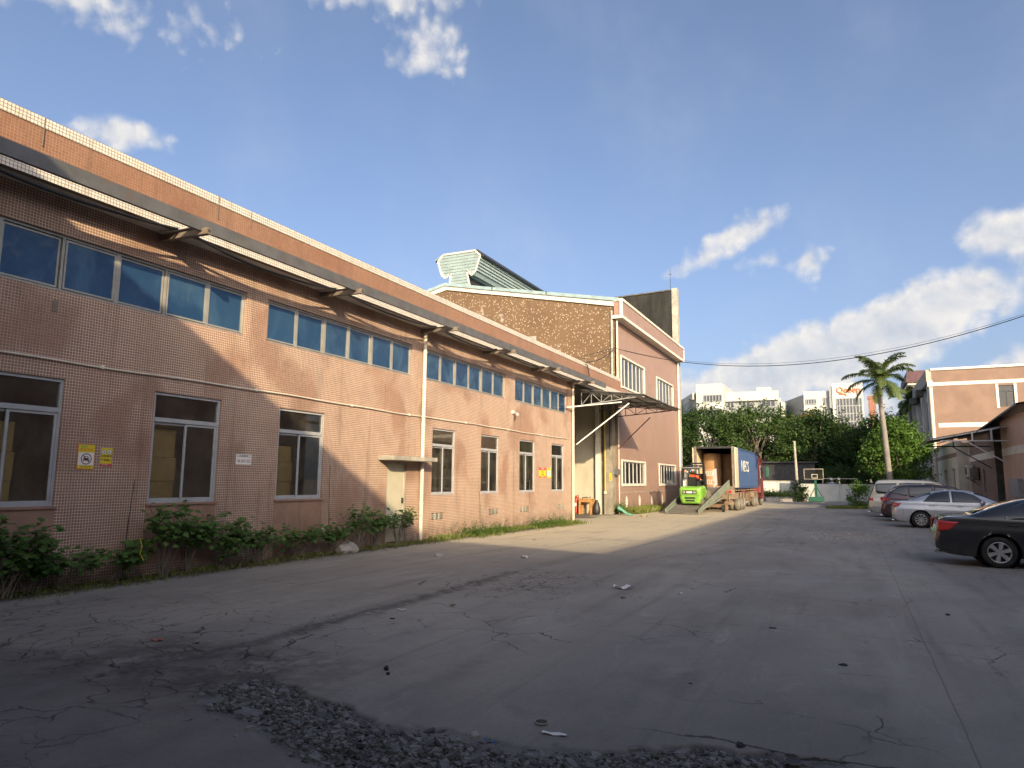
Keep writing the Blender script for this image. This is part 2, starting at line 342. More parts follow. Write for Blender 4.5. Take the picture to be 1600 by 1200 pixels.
# ------------------------------------------------------------------ mesh helpers
ORG = {}
class MB:
    def __init__(s, xf=None): s.v = []; s.f = []; s.xf = xf
    def add(s, vs, fs):
        o = len(s.v)
        s.v += [s.xf(*p) if s.xf else tuple(p) for p in vs]
        s.f += [tuple(i+o for i in f) for f in fs]; return s
    def box(s, a0, a1, b0, b1, c0, c1):
        return s.add([(a0, b0, c0), (a1, b0, c0), (a1, b1, c0), (a0, b1, c0), (a0, b0, c1), (a1, b0, c1), (a1, b1, c1), (a0, b1, c1)],
                     [(0, 3, 2, 1), (4, 5, 6, 7), (0, 1, 5, 4), (1, 2, 6, 5), (2, 3, 7, 6), (3, 0, 4, 7)])
    def quad(s, *p): return s.add(p, [tuple(range(len(p)))])
    def prism(s, poly, d0, d1, axis=2):
        """polygon in the two other axes extruded along axis"""
        n = len(poly)
        def P(a, b, d): return (d, a, b) if axis == 0 else ((a, d, b) if axis == 1 else (a, b, d))
        vs = [P(a, b, d0) for a, b in poly]+[P(a, b, d1) for a, b in poly]
        return s.add(vs, [tuple(range(n))[::-1], tuple(range(n, 2*n))]+[(i, (i+1) % n, n+(i+1) % n, n+i) for i in range(n)])
    def tube(s, p, q, r, n=8, r2=None, cap=True):
        p, q = Vector(p), Vector(q); d = (q-p).normalized(); a = d.orthogonal().normalized(); b = d.cross(a); r2 = r if r2 is None else r2
        vs = []
        for c, rr in ((p, r), (q, r2)):
            for i in range(n):
                t = 2*math.pi*i/n; vs.append(tuple(c+a*math.cos(t)*rr+b*math.sin(t)*rr))
        fs = [(i, (i+1) % n, n+(i+1) % n, n+i) for i in range(n)]
        if cap: fs += [tuple(range(n))[::-1], tuple(range(n, 2*n))]
        return s.add(vs, fs)
    def path(s, pts, r, n=6):
        pts = [Vector(p) for p in pts]; rings = []; o = []
        rr = r if isinstance(r, (list, tuple)) else [r]*len(pts)
        ref = None
        for i, p in enumerate(pts):
            d = (pts[min(i+1, len(pts)-1)]-pts[max(i-1, 0)]).normalized()
            if ref is None: ref = d.orthogonal().normalized()
            a = (ref-d*ref.dot(d)).normalized(); ref = a; b = d.cross(a)
            o += [tuple(p+a*math.cos(2*math.pi*k/n)*rr[i]+b*math.sin(2*math.pi*k/n)*rr[i]) for k in range(n)]
        fs = []
        for i in range(len(pts)-1):
            for k in range(n): fs.append((i*n+k, i*n+(k+1) % n, (i+1)*n+(k+1) % n, (i+1)*n+k))
        fs += [tuple(range(n))[::-1], tuple(range((len(pts)-1)*n, len(pts)*n))]
        return s.add(o, fs)
    def beam(s, p, q, w, h, up=(0, 0, 1)):
        """rectangular bar from p to q, w across and h along up"""
        p, q = Vector(p), Vector(q); d = (q-p).normalized(); a = d.cross(Vector(up))
        if a.length < 1e-4: a = d.orthogonal()
        a = a.normalized()*w/2; b = a.cross(d).normalized()*h/2; vs = []
        for c in (p, q): vs += [tuple(c-a-b), tuple(c+a-b), tuple(c+a+b), tuple(c-a+b)]
        return s.add(vs, [(3, 2, 1, 0), (4, 5, 6, 7), (0, 1, 5, 4), (1, 2, 6, 5), (2, 3, 7, 6), (3, 0, 4, 7)])
    def lathe(s, c, axis, prof, n=24):
        """prof: list of (distance along axis, radius)"""
        c = Vector(c); d = Vector(axis).normalized(); a = d.orthogonal().normalized(); b = d.cross(a); m = len(prof); vs = []
        for (h, r) in prof:
            for k in range(n):
                t = 2*math.pi*k/n; vs.append(tuple(c+d*h+a*math.cos(t)*r+b*math.sin(t)*r))
        return s.add(vs, [(i*n+k, i*n+(k+1) % n, (i+1)*n+(k+1) % n, (i+1)*n+k) for i in range(m-1) for k in range(n)])
    def build(s, name, mat, parent=None, smooth=False, bevel=0, recalc=True):
        me = bpy.data.meshes.new(name); o3 = ORG.get(parent.name, (0, 0, 0)) if parent else (0, 0, 0)
        vs = s.v if o3 == (0, 0, 0) else [(x-o3[0], y-o3[1], z-o3[2]) for x, y, z in s.v]
        me.from_pydata(vs, [], s.f)
        if recalc and len(s.f) < 60000:
            bm = bmesh.new(); bm.from_mesh(me); bmesh.ops.recalc_face_normals(bm, faces=bm.faces); bm.to_mesh(me); bm.free()
        if smooth:
            me.polygons.foreach_set('use_smooth', [True]*len(me.polygons))
            if smooth != 'all': me.set_sharp_from_angle(angle=R(38))
        me.materials.append(MATS[mat]); o = bpy.data.objects.new(name, me); C.objects.link(o)
        if parent: o.parent = parent; ORG[o.name] = o3
        if bevel:
            b = o.modifiers.new('edge', 'BEVEL'); b.width = bevel; b.segments = 2; b.limit_method = 'ANGLE'
        return o
def tag(o, label=None, cat=None, group=None, kind=None):
    if label: o['label'] = label
    if cat: o['category'] = cat
    if group: o['group'] = group
    if kind: o['kind'] = kind
    return o
def thing(name, label, cat, loc=(0, 0, 0), group=None, rot=None):
    o = bpy.data.objects.new(name, None); C.objects.link(o); o.location = loc; ORG[o.name] = tuple(loc)
    if rot: o.rotation_euler = rot; ORG[o.name] = (0, 0, 0)
    return tag(o, label, cat, group)
def local(o): ORG[o.name] = (0, 0, 0); return o       # parts of this thing are written in its own frame
def kids(o): return [c for c in S.objects if c.parent == o]
def clone(o, parent=None):
    c = o.copy(); C.objects.link(c)
    if parent: c.parent = parent
    for k in list(o.children): clone(k, c)
    return c
def text(name, body, size, mat, M, parent=None, extrude=.002, align='CENTER', sx=1., spacing=1.):
    cu = bpy.data.curves.new(name, 'FONT'); cu.body = body; cu.size = size; cu.extrude = extrude; cu.align_x = align; cu.align_y = 'CENTER'
    cu.resolution_u = 2; cu.space_character = spacing
    cu.materials.append(MATS[mat]); o = bpy.data.objects.new(name, cu); C.objects.link(o)
    MM = M @ Matrix.Diagonal((sx, 1, 1, 1))
    if parent:
        o.parent = parent; og = ORG.get(parent.name, (0, 0, 0)); MM = Matrix.Translation((-og[0], -og[1], -og[2])) @ MM
    bpy.context.view_layer.update(); me = bpy.data.meshes.new_from_object(o.evaluated_get(bpy.context.evaluated_depsgraph_get())); o2 = bpy.data.objects.new(name, me); C.objects.link(o2)
    o2.parent = o.parent; bpy.data.objects.remove(o); o = o2
    o.matrix_local = MM; ORG[o.name] = ORG.get(parent.name, (0, 0, 0)) if parent else (0, 0, 0)
    return o
def face_px(x, y, z):      # text frame on a wall facing +x (reads along +y)
    return Matrix(((0, 0, 1, x), (1, 0, 0, y), (0, 1, 0, z), (0, 0, 0, 1)))
def face_my(x, y, z):      # text frame on a wall facing -y (reads along +x)
    return Matrix(((1, 0, 0, x), (0, 0, -1, y), (0, 1, 0, z), (0, 0, 0, 1)))
def wx(x0): return lambda u, w, z: (x0+w, u, z)        # wall facing +x: u = y
def wy(y0): return lambda u, w, z: (u, y0-w, z)        # wall facing -y: u = x
def seg(ax, ay, bx, by):
    d = Vector((bx-ax, by-ay)).normalized(); n = Vector((d.y, -d.x))
    return lambda u, w, z: (ax+d.x*u+n.x*w, ay+d.y*u+n.y*w, z)

def wall(name, mat, parent, xf, u0, u1, z0, z1, holes=(), depth=.2, reveal=None):
    """wall face with real openings and reveals"""
    us = sorted({u0, u1, *[h[0] for h in holes], *[h[1] for h in holes]}); zs = sorted({z0, z1, *[h[2] for h in holes], *[h[3] for h in holes]})
    m = MB(xf)
    for i in range(len(us)-1):
        for j in range(len(zs)-1):
            uc, zc = (us[i]+us[i+1])/2, (zs[j]+zs[j+1])/2
            if any(h[0] < uc < h[1] and h[2] < zc < h[3] for h in holes): continue
            m.quad((us[i], 0, zs[j]), (us[i+1], 0, zs[j]), (us[i+1], 0, zs[j+1]), (us[i], 0, zs[j+1]))
    for a, b, c, d in holes:
        m.quad((a, 0, c), (a, -depth, c), (a, -depth, d), (a, 0, d)); m.quad((b, 0, c), (b, 0, d), (b, -depth, d), (b, -depth, c))
        m.quad((a, 0, d), (a, -depth, d), (b, -depth, d), (b, 0, d)); m.quad((a, 0, c), (b, 0, c), (b, -depth, c), (a, -depth, c))
    return m.build(name, mat, parent, recalc=False)
def frame_bars(m, a, b, c, d, w0, w1, t):
    m.box(a, b, w0, w1, c, c+t); m.box(a, b, w0, w1, d-t, d); m.box(a, a+t, w0, w1, c+t, d-t); m.box(b-t, b, w0, w1, c+t, d-t)

# ------------------------------------------------------------------ ground
def sstep(x, a, b):
    t = np.clip((x-a)/(b-a), 0, 1); return t*t*(3-2*t)
def gz(x, y):
    d = .01+.10*sstep(np.asarray(y, float), 10, 30)*(1-sstep(np.asarray(x, float), -6, 1))
    return -.07-d
def gzf(x, y): return float(gz(x, y))
def hash2(ix, iy, s=0):
    h = np.sin(ix*127.1+iy*311.7+s*74.7)*43758.5453; return h-np.floor(h)
def vnoise(x, y, s=0):
    ix, iy = np.floor(x), np.floor(y); fx, fy = x-ix, y-iy; fx = fx*fx*(3-2*fx); fy = fy*fy*(3-2*fy)
    a = hash2(ix, iy, s); b = hash2(ix+1, iy, s); c = hash2(ix, iy+1, s); d = hash2(ix+1, iy+1, s)
    return a+(b-a)*fx+(c-a)*fy+(a-b-c+d)*fx*fy
def fbm(x, y, o=4, s=0):
    r = 0; a = .5
    for k in range(o): r = r+a*vnoise(x*2**k, y*2**k, s+k); a *= .5
    return r
# near edge of the big right-hand slab (a broken line), as y over x
EDGE_X = np.array([-5.7, -4.9, -4.3, -3.76, -3.2, -2.5, -1.9, -1.29, -.6, .1, .6, 1.2, 3, 8])
EDGE_Y = np.array([5.3, 5.0, 4.62, 4.52, 4.32, 4.30, 4.36, 4.60, 4.92, 4.95, 5.1, 5.0, 4.9, 4.7])
def broken_mask(x, y):
    """1 where the paving is sound and stands proud, 0 where it has broken away"""
    wob = (fbm(x*3.1, y*3.1, 4, 3)-.47)*.60+(fbm(x*11, y*11, 3, 9)-.45)*.28
    er = y-(np.interp(x, EDGE_X, EDGE_Y)+wob*.5)
    right = sstep(er, -.004, .012)*sstep(x+5.66+wob*.10*sstep(-y, -12, -4), -.006, .012)
    el_ = y-(4.36+wob*.6+np.where(x > -7.6, 0, (x+7.6)*-.12))
    left = sstep(el_, -.006, .008)*sstep(-(x+5.74+wob*.07), -.006, .008)
    far = sstep(y, 12.2, 12.9)
    return np.maximum(np.maximum(left, right), far), wob
def build_ground():
    xs = np.unique(np.round(np.concatenate([np.linspace(-600, -60, 10), np.linspace(-55, -12, 30), np.arange(-11.5, -7.4, .08), np.arange(-7.4, 1.4, .022), np.arange(1.4, 9, .12), np.linspace(9, 60, 30), np.linspace(70, 600, 10)]), 4))
    ys = np.unique(np.round(np.concatenate([np.linspace(-400, -30, 8), np.arange(-28, 3, 1.), np.arange(3.0, 7.2, .02), np.arange(7.2, 12, .045), np.arange(12, 40, .25), np.arange(40, 120, 1.5), np.linspace(125, 900, 14)]), 4))
    X, Y = np.meshgrid(xs, ys); Z = gz(X, Y)
    m, wob = broken_mask(X, Y)
    near = (1-sstep(Y, 9, 13))*sstep(X, -7.9, -7.0)*(1-sstep(X, 1.2, 2.2))+0*X
    asph = 1-m
    rub = np.clip(1-np.abs(Y-(np.interp(X, EDGE_X, EDGE_Y)-.42-.1*np.sin(X*2)+wob*.3))/.46, 0, 1)*sstep(X, -5.0, -4.2)*(1-sstep(X, -1.0, .3))
    rough = (fbm(X*14, Y*14, 4, 5)-.45)*.035
    Z = Z-asph*(.012+.026*sstep(rub, .0, .5))+rough*asph*(.12+.88*sstep(rub, .0, .5))
    Z = Z+(fbm(X*.35, Y*.35, 3, 1)-.45)*.03*sstep(Y, 3, 6)*(1-sstep(Y, 30, 60))
    n, k = len(ys), len(xs)
    vs = np.stack([X.ravel(), Y.ravel(), Z.ravel()], 1)
    i = np.arange(n*k).reshape(n, k); F = np.stack([i[:-1, :-1], i[:-1, 1:], i[1:, 1:], i[1:, :-1]], -1).reshape(-1, 4)
    me = bpy.data.meshes.new('ground'); me.vertices.add(len(vs)); me.vertices.foreach_set('co', vs.ravel())
    me.loops.add(F.size); me.loops.foreach_set('vertex_index', F.ravel()); me.polygons.add(len(F))
    me.polygons.foreach_set('loop_start', np.arange(0, F.size, 4)); me.polygons.foreach_set('loop_total', np.full(len(F), 4))
    me.update(); me.polygons.foreach_set('use_smooth', [True]*len(F))
    a = me.attributes.new('broken', 'FLOAT', 'POINT'); a.data.foreach_set('value', asph.ravel())
    a = me.attributes.new('rubble', 'FLOAT', 'POINT'); a.data.foreach_set('value', (asph*sstep(rub+wob*.5, .02, .30)).ravel())
    mt, t, b = base('yard_concrete'); p = pos(t)
    A1 = N(t, 'ShaderNodeAttribute'); A1.attribute_name = 'broken'; A2 = N(t, 'ShaderNodeAttribute'); A2.attribute_name = 'rubble'
    sp = N(t, 'ShaderNodeSeparateXYZ'); L(t, p, sp.inputs[0])
    big = noise(t, .22, 6, .6, p, (1, .45, 1)); mid = noise(t, 1.3, 7, .65, p, (1, .55, 1)); fine = noise(t, 28, 6, .7, p)
    c = mix(t, ramp(t, big, .32, .66), (.225, .213, .192), (.37, .345, .295))
    c = mix(t, ramp(t, mid, .38, .72, 0, .45), c, (.20, .19, .175))
    c = mix(t, ramp(t, noise(t, .8, 8, .7, p, (1.6, .5, 1), .5), .60, .72, 0, .5), c, (.48, .455, .41))      # pale scuffs
    c = mix(t, ramp(t, noise(t, .5, 5, .6, p, (1, 1, 1), 1.0), .58, .70, 0, .4), c, (.14, .132, .125))         # oil and damp
    c = mix(t, ramp(t, fine, .35, .75, 0, .3), c, (.17, .16, .15))
    c = mix(t, ramp(t, noise(t, 55, 4, .75, p), .56, .68, 0, .5), c, (.44, .42, .39))
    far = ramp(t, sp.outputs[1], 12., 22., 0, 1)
    c = mix(t, MATH(t, 'MULTIPLY', far, MATH(t, 'MULTIPLY', ramp(t, sp.outputs[0], -3., -7., 0, .75), ramp(t, noise(t, .4, 4, .6, p), .25, .5, .5, 1))), c, (.58, .51, .37))      # sunlight before the bay painted in: paler, warmer ground
    st = noise(t, 1., 6, .65, p, (3.2, .16, 1)); c = mix(t, ramp(t, st, .52, .72, 0, .45), c, (.15, .142, .134)); c = mix(t, ramp(t, st, .25, .42, .35, 0), c, (.44, .42, .385))
    for tx in (-3.1, -1.5, .0, 1.5):
        tr_ = ramp(t, MATH(t, 'ABSOLUTE', MATH(t, 'SUBTRACT', sp.outputs[0], MATH(t, 'MULTIPLY_ADD', noise(t, .12, 2, .5, p), 3.0, tx-1.5))), .04, .2, 1, 0); c = mix(t, MATH(t, 'MULTIPLY', tr_, ramp(t, noise(t, .6, 5, .7, p), .40, .62, 0, .26)), c, (.13, .125, .118))
    bl = noise(t, 1.9, 8, .72, p, (1, .5, 1), .8); c = mix(t, ramp(t, bl, .57, .66, 0, .30), c, (.42, .40, .375)); c = mix(t, ramp(t, bl, .30, .40, .32, 0), c, (.14, .133, .128))
    # joints of the cast slabs
    def line(coord, at, w):
        wv = MATH(t, 'MULTIPLY_ADD', noise(t, 1.4, 4, .6, p), .035, at-.0175)
        return ramp(t, MATH(t, 'ABSOLUTE', MATH(t, 'SUBTRACT', coord, wv)), w*.3, w, .6, 0)
    jl = MATH(t, 'MULTIPLY', line(sp.outputs[0], .62, .008), .6)
    for at in (-3.6+7.9,): jl = MATH(t, 'MAXIMUM', jl, line(sp.outputs[0], at, .012))
    for at in (8.9, 14.1, 19.4, 27., 34., 44., 52.): jl = MATH(t, 'MAXIMUM', jl, MATH(t, 'MULTIPLY', line(sp.outputs[1], at, .013), .4))
    jl = MATH(t, 'MAXIMUM', jl, MATH(t, 'MULTIPLY', line(sp.outputs[0], -9.0, .02), .5))
    # cracks: fields of crazing where the paving has moved
    wv = N(t, 'ShaderNodeVectorMath', operation='ADD'); L(t, p, wv.inputs[0])
    nn = N(t, 'ShaderNodeTexNoise'); nn.inputs['Scale'].default_value = 2.5; nn.inputs['Detail'].default_value = 5; L(t, p, nn.inputs['Vector'])
    ms = N(t, 'ShaderNodeVectorMath', operation='SCALE'); ms.inputs['Scale'].default_value = .5; L(t, nn.outputs['Color'], ms.inputs[0]); L(t, ms.outputs[0], wv.inputs[1])
    def crack(scale, w):
        vo = N(t, 'ShaderNodeTexVoronoi', feature='DISTANCE_TO_EDGE'); vo.inputs['Scale'].default_value = scale
        mp = N(t, 'ShaderNodeMapping'); mp.inputs['Scale'].default_value = (1, 1, 0); L(t, wv.outputs[0], mp.inputs[0]); L(t, mp.outputs[0], vo.inputs['Vector'])
        return MATH(t, 'MULTIPLY', ramp(t, vo.outputs['Distance'], w*.2, w*.8, 1, 0), ramp(t, noise(t, 3.1, 4, .6, p), .35, .6, .15, 1))
    cr = MATH(t, 'MULTIPLY', crack(1.15, .016), ramp(t, noise(t, .33, 4, .6, p), .50, .58))
    lft = MATH(t, 'MULTIPLY', ramp(t, sp.outputs[0], -5.2, -4.0, 1, 0), ramp(t, sp.outputs[1], 9., 5.5, 0, 1))
    cr = MATH(t, 'MAXIMUM', cr, MATH(t, 'MULTIPLY', MATH(t, 'MULTIPLY', crack(2.6, .03), ramp(t, noise(t, .9, 3, .6, p), .40, .5)), lft))
    patch = MATH(t, 'MULTIPLY', ramp(t, MATH(t, 'ABSOLUTE', MATH(t, 'SUBTRACT', sp.outputs[0], -4.9)), .6, 1.4, 1, 0), ramp(t, MATH(t, 'ABSOLUTE', MATH(t, 'SUBTRACT', sp.outputs[1], 11.2)), .7, 2.0, 1, 0))
    cr = MATH(t, 'MAXIMUM', cr, MATH(t, 'MULTIPLY', crack(3.4, .05), patch))
    pt2 = MATH(t, 'MULTIPLY', ramp(t, MATH(t, 'ABSOLUTE', MATH(t, 'SUBTRACT', sp.outputs[0], .1)), .9, 2.0, 1, 0), ramp(t, MATH(t, 'ABSOLUTE', MATH(t, 'SUBTRACT', sp.outputs[1], 25.)), 1.2, 3.2, 1, 0))
    ex_ = MATH(t, 'MULTIPLY', ramp(t, sp.outputs[0], -1.6, -.9, 0, 1), ramp(t, MATH(t, 'ABSOLUTE', MATH(t, 'SUBTRACT', sp.outputs[1], MATH(t, 'MULTIPLY_ADD', noise(t, 1.6, 6, .65, p), .35, 4.78))), .006, .02, 1, 0)); cr = MATH(t, 'MAXIMUM', cr, ex_)
    brk = MATH(t, 'MULTIPLY', pt2, ramp(t, noise(t, 2.2, 6, .7, p), .42, .55))
    c = mix(t, MATH(t, 'MULTIPLY', brk, .5), c, (.46, .44, .40))
    cr = MATH(t, 'MAXIMUM', cr, MATH(t, 'MULTIPLY', crack(4.2, .09), brk))
    lines_ = MATH(t, 'MAXIMUM', cr, jl)
    # broken ground: dark grit under the missing paving
    dk = mix(t, ramp(t, noise(t, 3, 7, .7, p), .3, .7), (.060, .057, .054), (.16, .152, .145))
    c = mix(t, MATH(t, 'MULTIPLY', A1.outputs['Fac'], .42), c, dk)
    c = mix(t, MATH(t, 'MULTIPLY', A2.outputs['Fac'], .80), c, dk)
    c = mix(t, MATH(t, 'MULTIPLY', ramp(t, sp.outputs[1], 7.5, 3.5, 0, .5), ramp(t, noise(t, .7, 5, .6, p), .3, .6, .4, 1)), c, (.10, .096, .094))      # foreground shade painted in, patchy and darker towards the camera
    # dirt lying against the raised joint and in the hollow where the slabs have broken
    wx_ = MATH(t, 'MULTIPLY_ADD', noise(t, 2.4, 6, .7, p), .5, -5.86)
    jd = MATH(t, 'MULTIPLY', ramp(t, MATH(t, 'ABSOLUTE', MATH(t, 'SUBTRACT', sp.outputs[0], wx_)), .02, .26, 1, 0), MATH(t, 'MULTIPLY', ramp(t, sp.outputs[1], 4.4, 5.2, 0, 1), ramp(t, sp.outputs[1], 10.5, 12.5, 1, .25)))
    hol = MATH(t, 'MULTIPLY', MATH(t, 'MULTIPLY', ramp(t, MATH(t, 'ABSOLUTE', MATH(t, 'SUBTRACT', sp.outputs[0], -5.4)), .5, 2.2, 1, 0), ramp(t, MATH(t, 'ABSOLUTE', MATH(t, 'SUBTRACT', sp.outputs[1], 4.7)), .3, 1.3, 1, 0)), ramp(t, noise(t, 2.6, 7, .7, p), .36, .58))
    c = mix(t, MATH(t, 'MULTIPLY', MATH(t, 'MAXIMUM', MATH(t, 'MULTIPLY', jd, ramp(t, noise(t, 5, 6, .7, p), .3, .55)), hol), .72), c, (.055, .05, .046))
    c = mix(t, MATH(t, 'MULTIPLY', lines_, .8), c, (.022, .02, .018))
    # soil along the foot of the long wall
    soil = MATH(t, 'MULTIPLY', ramp(t, MATH(t, 'ADD', sp.outputs[0], MATH(t, 'MULTIPLY', noise(t, 2.5, 5, .7, p), .6)), -10.25, -9.85, 1, 0), ramp(t, sp.outputs[1], 27.5, 29, 1, 0))
    c = mix(t, MATH(t, 'MULTIPLY', soil, .9), c, (.045, .038, .026))
    c = mix(t, 1., c, (.93, .92, .92), 'MULTIPLY')
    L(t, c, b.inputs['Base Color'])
    L(t, ramp(t, noise(t, .5, 5, .6, p), .35, .7, .92, .68), b.inputs['Roughness']); b.inputs['Specular IOR Level'].default_value = .28
    h = MATH(t, 'ADD', MATH(t, 'MULTIPLY', fine, .55), MATH(t, 'MULTIPLY', noise(t, 6, 6, .65, p), .55))
    h = MATH(t, 'SUBTRACT', h, MATH(t, 'MULTIPLY', lines_, 1.6)); h = MATH(t, 'ADD', h, MATH(t, 'MULTIPLY', brk, .8))
    bump(t, b, h, .014, .6)
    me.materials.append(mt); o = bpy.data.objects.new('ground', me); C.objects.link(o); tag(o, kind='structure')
build_ground()
# ------------------------------------------------------------------ buildings out of the frame that shade the yard
def shade_buildings():
    # hall behind the photographer: its roof edge throws the long shadow over the near yard
    m = MB(); h = 9.0; ex, ey = Vector((1, -.22, 0)).normalized().x, Vector((1, -.22, 0)).normalized().y
    hx = -7.4+(h+.1)/.545; hy = 16.6-1.25*(h+.1)/.545
    p0 = (hx-ex*30, hy-ey*30); p1 = (hx+ex*12, hy+ey*12)
    q1 = (p1[0]+ey*14, p1[1]-ex*14); q0 = (p0[0]+ey*14, p0[1]-ex*14)
    m.prism([p0, p1, q1, q0], -.3, h)
    tag(m.build('building_behind', 'cream_wall'), kind='structure')
    m = MB(); m.box(8.6, 24, -16, 34.0, -.3, 7.35); m.box(8.5, 24.1, -16.1, 34.1, 7.35, 7.45)
    tag(m.build('building_right', 'brick_tile'), kind='structure')
shade_buildings()

# ------------------------------------------------------------------ long hall on the left
XF = -10.5
hall = thing('factory_hall', 'long low pink mosaic tiled hall with blue window strips and overhanging eaves', 'building', (-11, 16, 0))
UP = [(4.67, 10.25, 6), (10.84, 16.33, 6), (17.06, 22.31, 6), (23.11, 28.41, 6)]
LOW = [(5.27, 6.73), (8.31, 9.77), (11.33, 12.78), (17.49, 18.83), (20.52, 21.85), (23.54, 24.96), (26.65, 28.02)]
ZL0, ZL1, ZT = 1.14, 3.1, 2.62
DOOR = (15.30, 16.2, -.06, 2.04)
VENTS = [(11.55, 12.5), (17.53, 18.2), (21.15, 21.86), (23.64, 24.39), (27.36, 28.01)]
def build_hall():
    xf = wx(-11.0)
    holes = [(a, b, 4.47, 5.38) for a, b, n in UP]+[(a, b, ZL0, ZL1) for a, b in LOW]+[DOOR]+[(a, b, .43, .63) for a, b in VENTS]
    holes += [(-.5, .95, ZL0, ZL1), (2.3, 3.75, ZL0, ZL1)]
    wall('wall', 'pink_tile', hall, xf, -6, 29.0, -.4, 5.95, holes, .16)
    MB().box(-22, -11.17, -6, -5.8, -.4, 6.2).box(-22.2, -22, -6, 37, -.4, 6.2).build('side_wall', 'interior_wall', hall)
    MB().box(-21.9, -11.2, 28.78, 28.98, -.3, 6.1).build('end_wall', 'interior_dark', hall)
    MB().box(-22, -11.18, -5.9, 28.7, -.3, -.06).build('inner_floor', 'interior_dark', hall)
    MB().box(-14, -13.9, -5.9, 28.7, -.05, 6.0).build('inner_partition', 'interior_wall', hall)
    # eaves slab, roof and parapet
    MB().box(-10.999, XF-.03, -6, 34.8, 5.95, 6.12).build('eaves_slab', 'soffit', hall)
    MB().box(-22.2, -11.001, -6, 37.0, 6.12, 6.3).build('roof', 'concrete_trim', hall)
    MB().box(XF-.12, XF, -6, 34.86, 5.93, 6.19).build('fascia_band', 'white_tile', hall)
    MB().box(XF-.14, XF-.006, -6, 34.86, 6.19, 6.70).build('parapet', 'parapet_tile', hall)
    MB().box(XF-.16, XF+.008, -6, 34.9, 6.70, 6.865).build('parapet_band', 'white_tile', hall)
    MB().box(XF-.30, XF-.14, -6, 34.86, 6.30, 6.80).build('parapet_back', 'concrete_trim', hall)
    # plain panels patched under the near windows
    for a, b in LOW[:3]:
        MB(xf).box(a-.02, b+.02, .0, .004, .12, ZL0-.03).build('render_panel', 'plain_pink', hall)
        MB(xf).box(a-.03, b+.03, -.10, .035, ZL0-.035, ZL0+.005).build('window_sill', 'plain_pink', hall)
    # upper window strips
    for a, b, n in UP:
        fr = MB(xf); frame_bars(fr, a+.004, b-.004, 4.474, 5.376, -.13, -.05, .035)
        w = (b-a)/n
        for k in range(1, n):
            y = a+k*w; t = .036 if k % 2 else .020; fr.box(y-t, y+t, -.125, -.045, 4.51, 5.34)
        f = fr.build('window', 'aluminium', hall)
        for k in range(n):
            y0, y1 = a+k*w+.05, a+(k+1)*w-.05
            d = -.085 if k % 2 else -.065
            s = MB(xf); frame_bars(s, y0-.012, y1+.012, 4.525, 5.325, d-.012, d+.014, .03); s.build('sash', 'aluminium', f)
            tl = rng.uniform(-.012, .012); g = MB(xf)
            g.add([(y0+.015, d+tl, 4.55), (y1-.015, d-tl, 4.55), (y1-.015, d-tl*.4, 5.30), (y0+.015, d+tl*.6, 5.30)], [(0, 1, 2, 3)]); g.build('pane', 'blue_glass', f, recalc=False)
    # lower sliding windows with a fixed light above
    for i, (a, b) in enumerate(LOW+[(-.5, .95), (2.3, 3.75)]):
        fr = MB(xf); frame_bars(fr, a+.004, b-.004, ZL0+.004, ZL1-.004, -.12, -.03, .045); fr.box(a+.05, b-.05, -.115, -.022, ZT-.045, ZT+.03)
        f = fr.build('window', 'white_frame', hall); mid = (a+b)/2-.02+rng.uniform(-.03, .06)
        for (y0, y1, d) in ((a+.05, mid+.03, -.085), (mid-.03, b-.05, -.055)):
            s = MB(xf); frame_bars(s, y0, y1, ZL0+.05, ZT-.05, d-.014, d+.014, .04); s.build('sash', 'white_frame', f)
            MB(xf).quad((y0+.035, d, ZL0+.085), (y1-.035, d, ZL0+.085), (y1-.035, d, ZT-.085), (y0+.035, d, ZT-.085)).build('pane', 'lower_glass', f, recalc=False)
        MB(xf).quad((a+.05, -.07, ZT+.03), (b-.05, -.07, ZT+.03), (b-.05, -.07, ZL1-.05), (a+.05, -.07, ZL1-.05)).build('pane', 'lower_glass', f, recalc=False)
    # tan sheets added behind the lower panes to lighten them like sunlit dust
    for i, (a, b) in enumerate(LOW[3:]):
        for u0, u1, z0 in ((a+.06, a+(b-a)*(.46+.06*(i % 2)), ZL0+.06+.35*(i % 2)), (a+(b-a)*.56, b-.06, ZL0+.9-.25*i)):
            m = MB(xf); n = 12; vs = []; fs = []
            for q in range(n+1): u = u0+(u1-u0)*q/n; w_ = -.22-.01*math.sin(q*1.9); vs += [(u, w_, z0), (u, w_-.03, ZT-.02)]
            for q in range(n): fs.append((2*q, 2*q+2, 2*q+3, 2*q+1))
            m.add(vs, fs); m.build('pane_backing', 'pane_backing', hall, recalc=False)
    # air vents
    for a, b in VENTS:
        f = MB(xf); f.box(a, b, -.155, -.15, .43, .63); f = f.build('vent', 'interior_dark', hall)
        for z in (.47, .52, .57):
            m = MB(xf); m.add([(a, -.01, z-.012), (b, -.01, z-.012), (b, -.10, z+.03), (a, -.10, z+.03), (a, -.005, z-.005), (b, -.005, z-.005), (b, -.095, z+.037), (a, -.095, z+.037)],
                [(0, 3, 2, 1), (4, 5, 6, 7), (0, 1, 5, 4), (1, 2, 6, 5), (2, 3, 7, 6), (3, 0, 4, 7)]); m.build('slat', 'concrete_trim', f)
        m = MB(xf)
        for q in range(1, 3): m.box(a+(b-a)*q/3-.012, a+(b-a)*q/3+.012, -.11, -.0, .431, .629)
        m.build('divider', 'concrete_trim', f)
    # door, its slab canopy
    a, b, c, d = DOOR; m = MB(xf); m.box(a+.05, b-.05, -.10, -.05, c+.02, d-.05); dr = m.build('door', 'door_cream', hall)
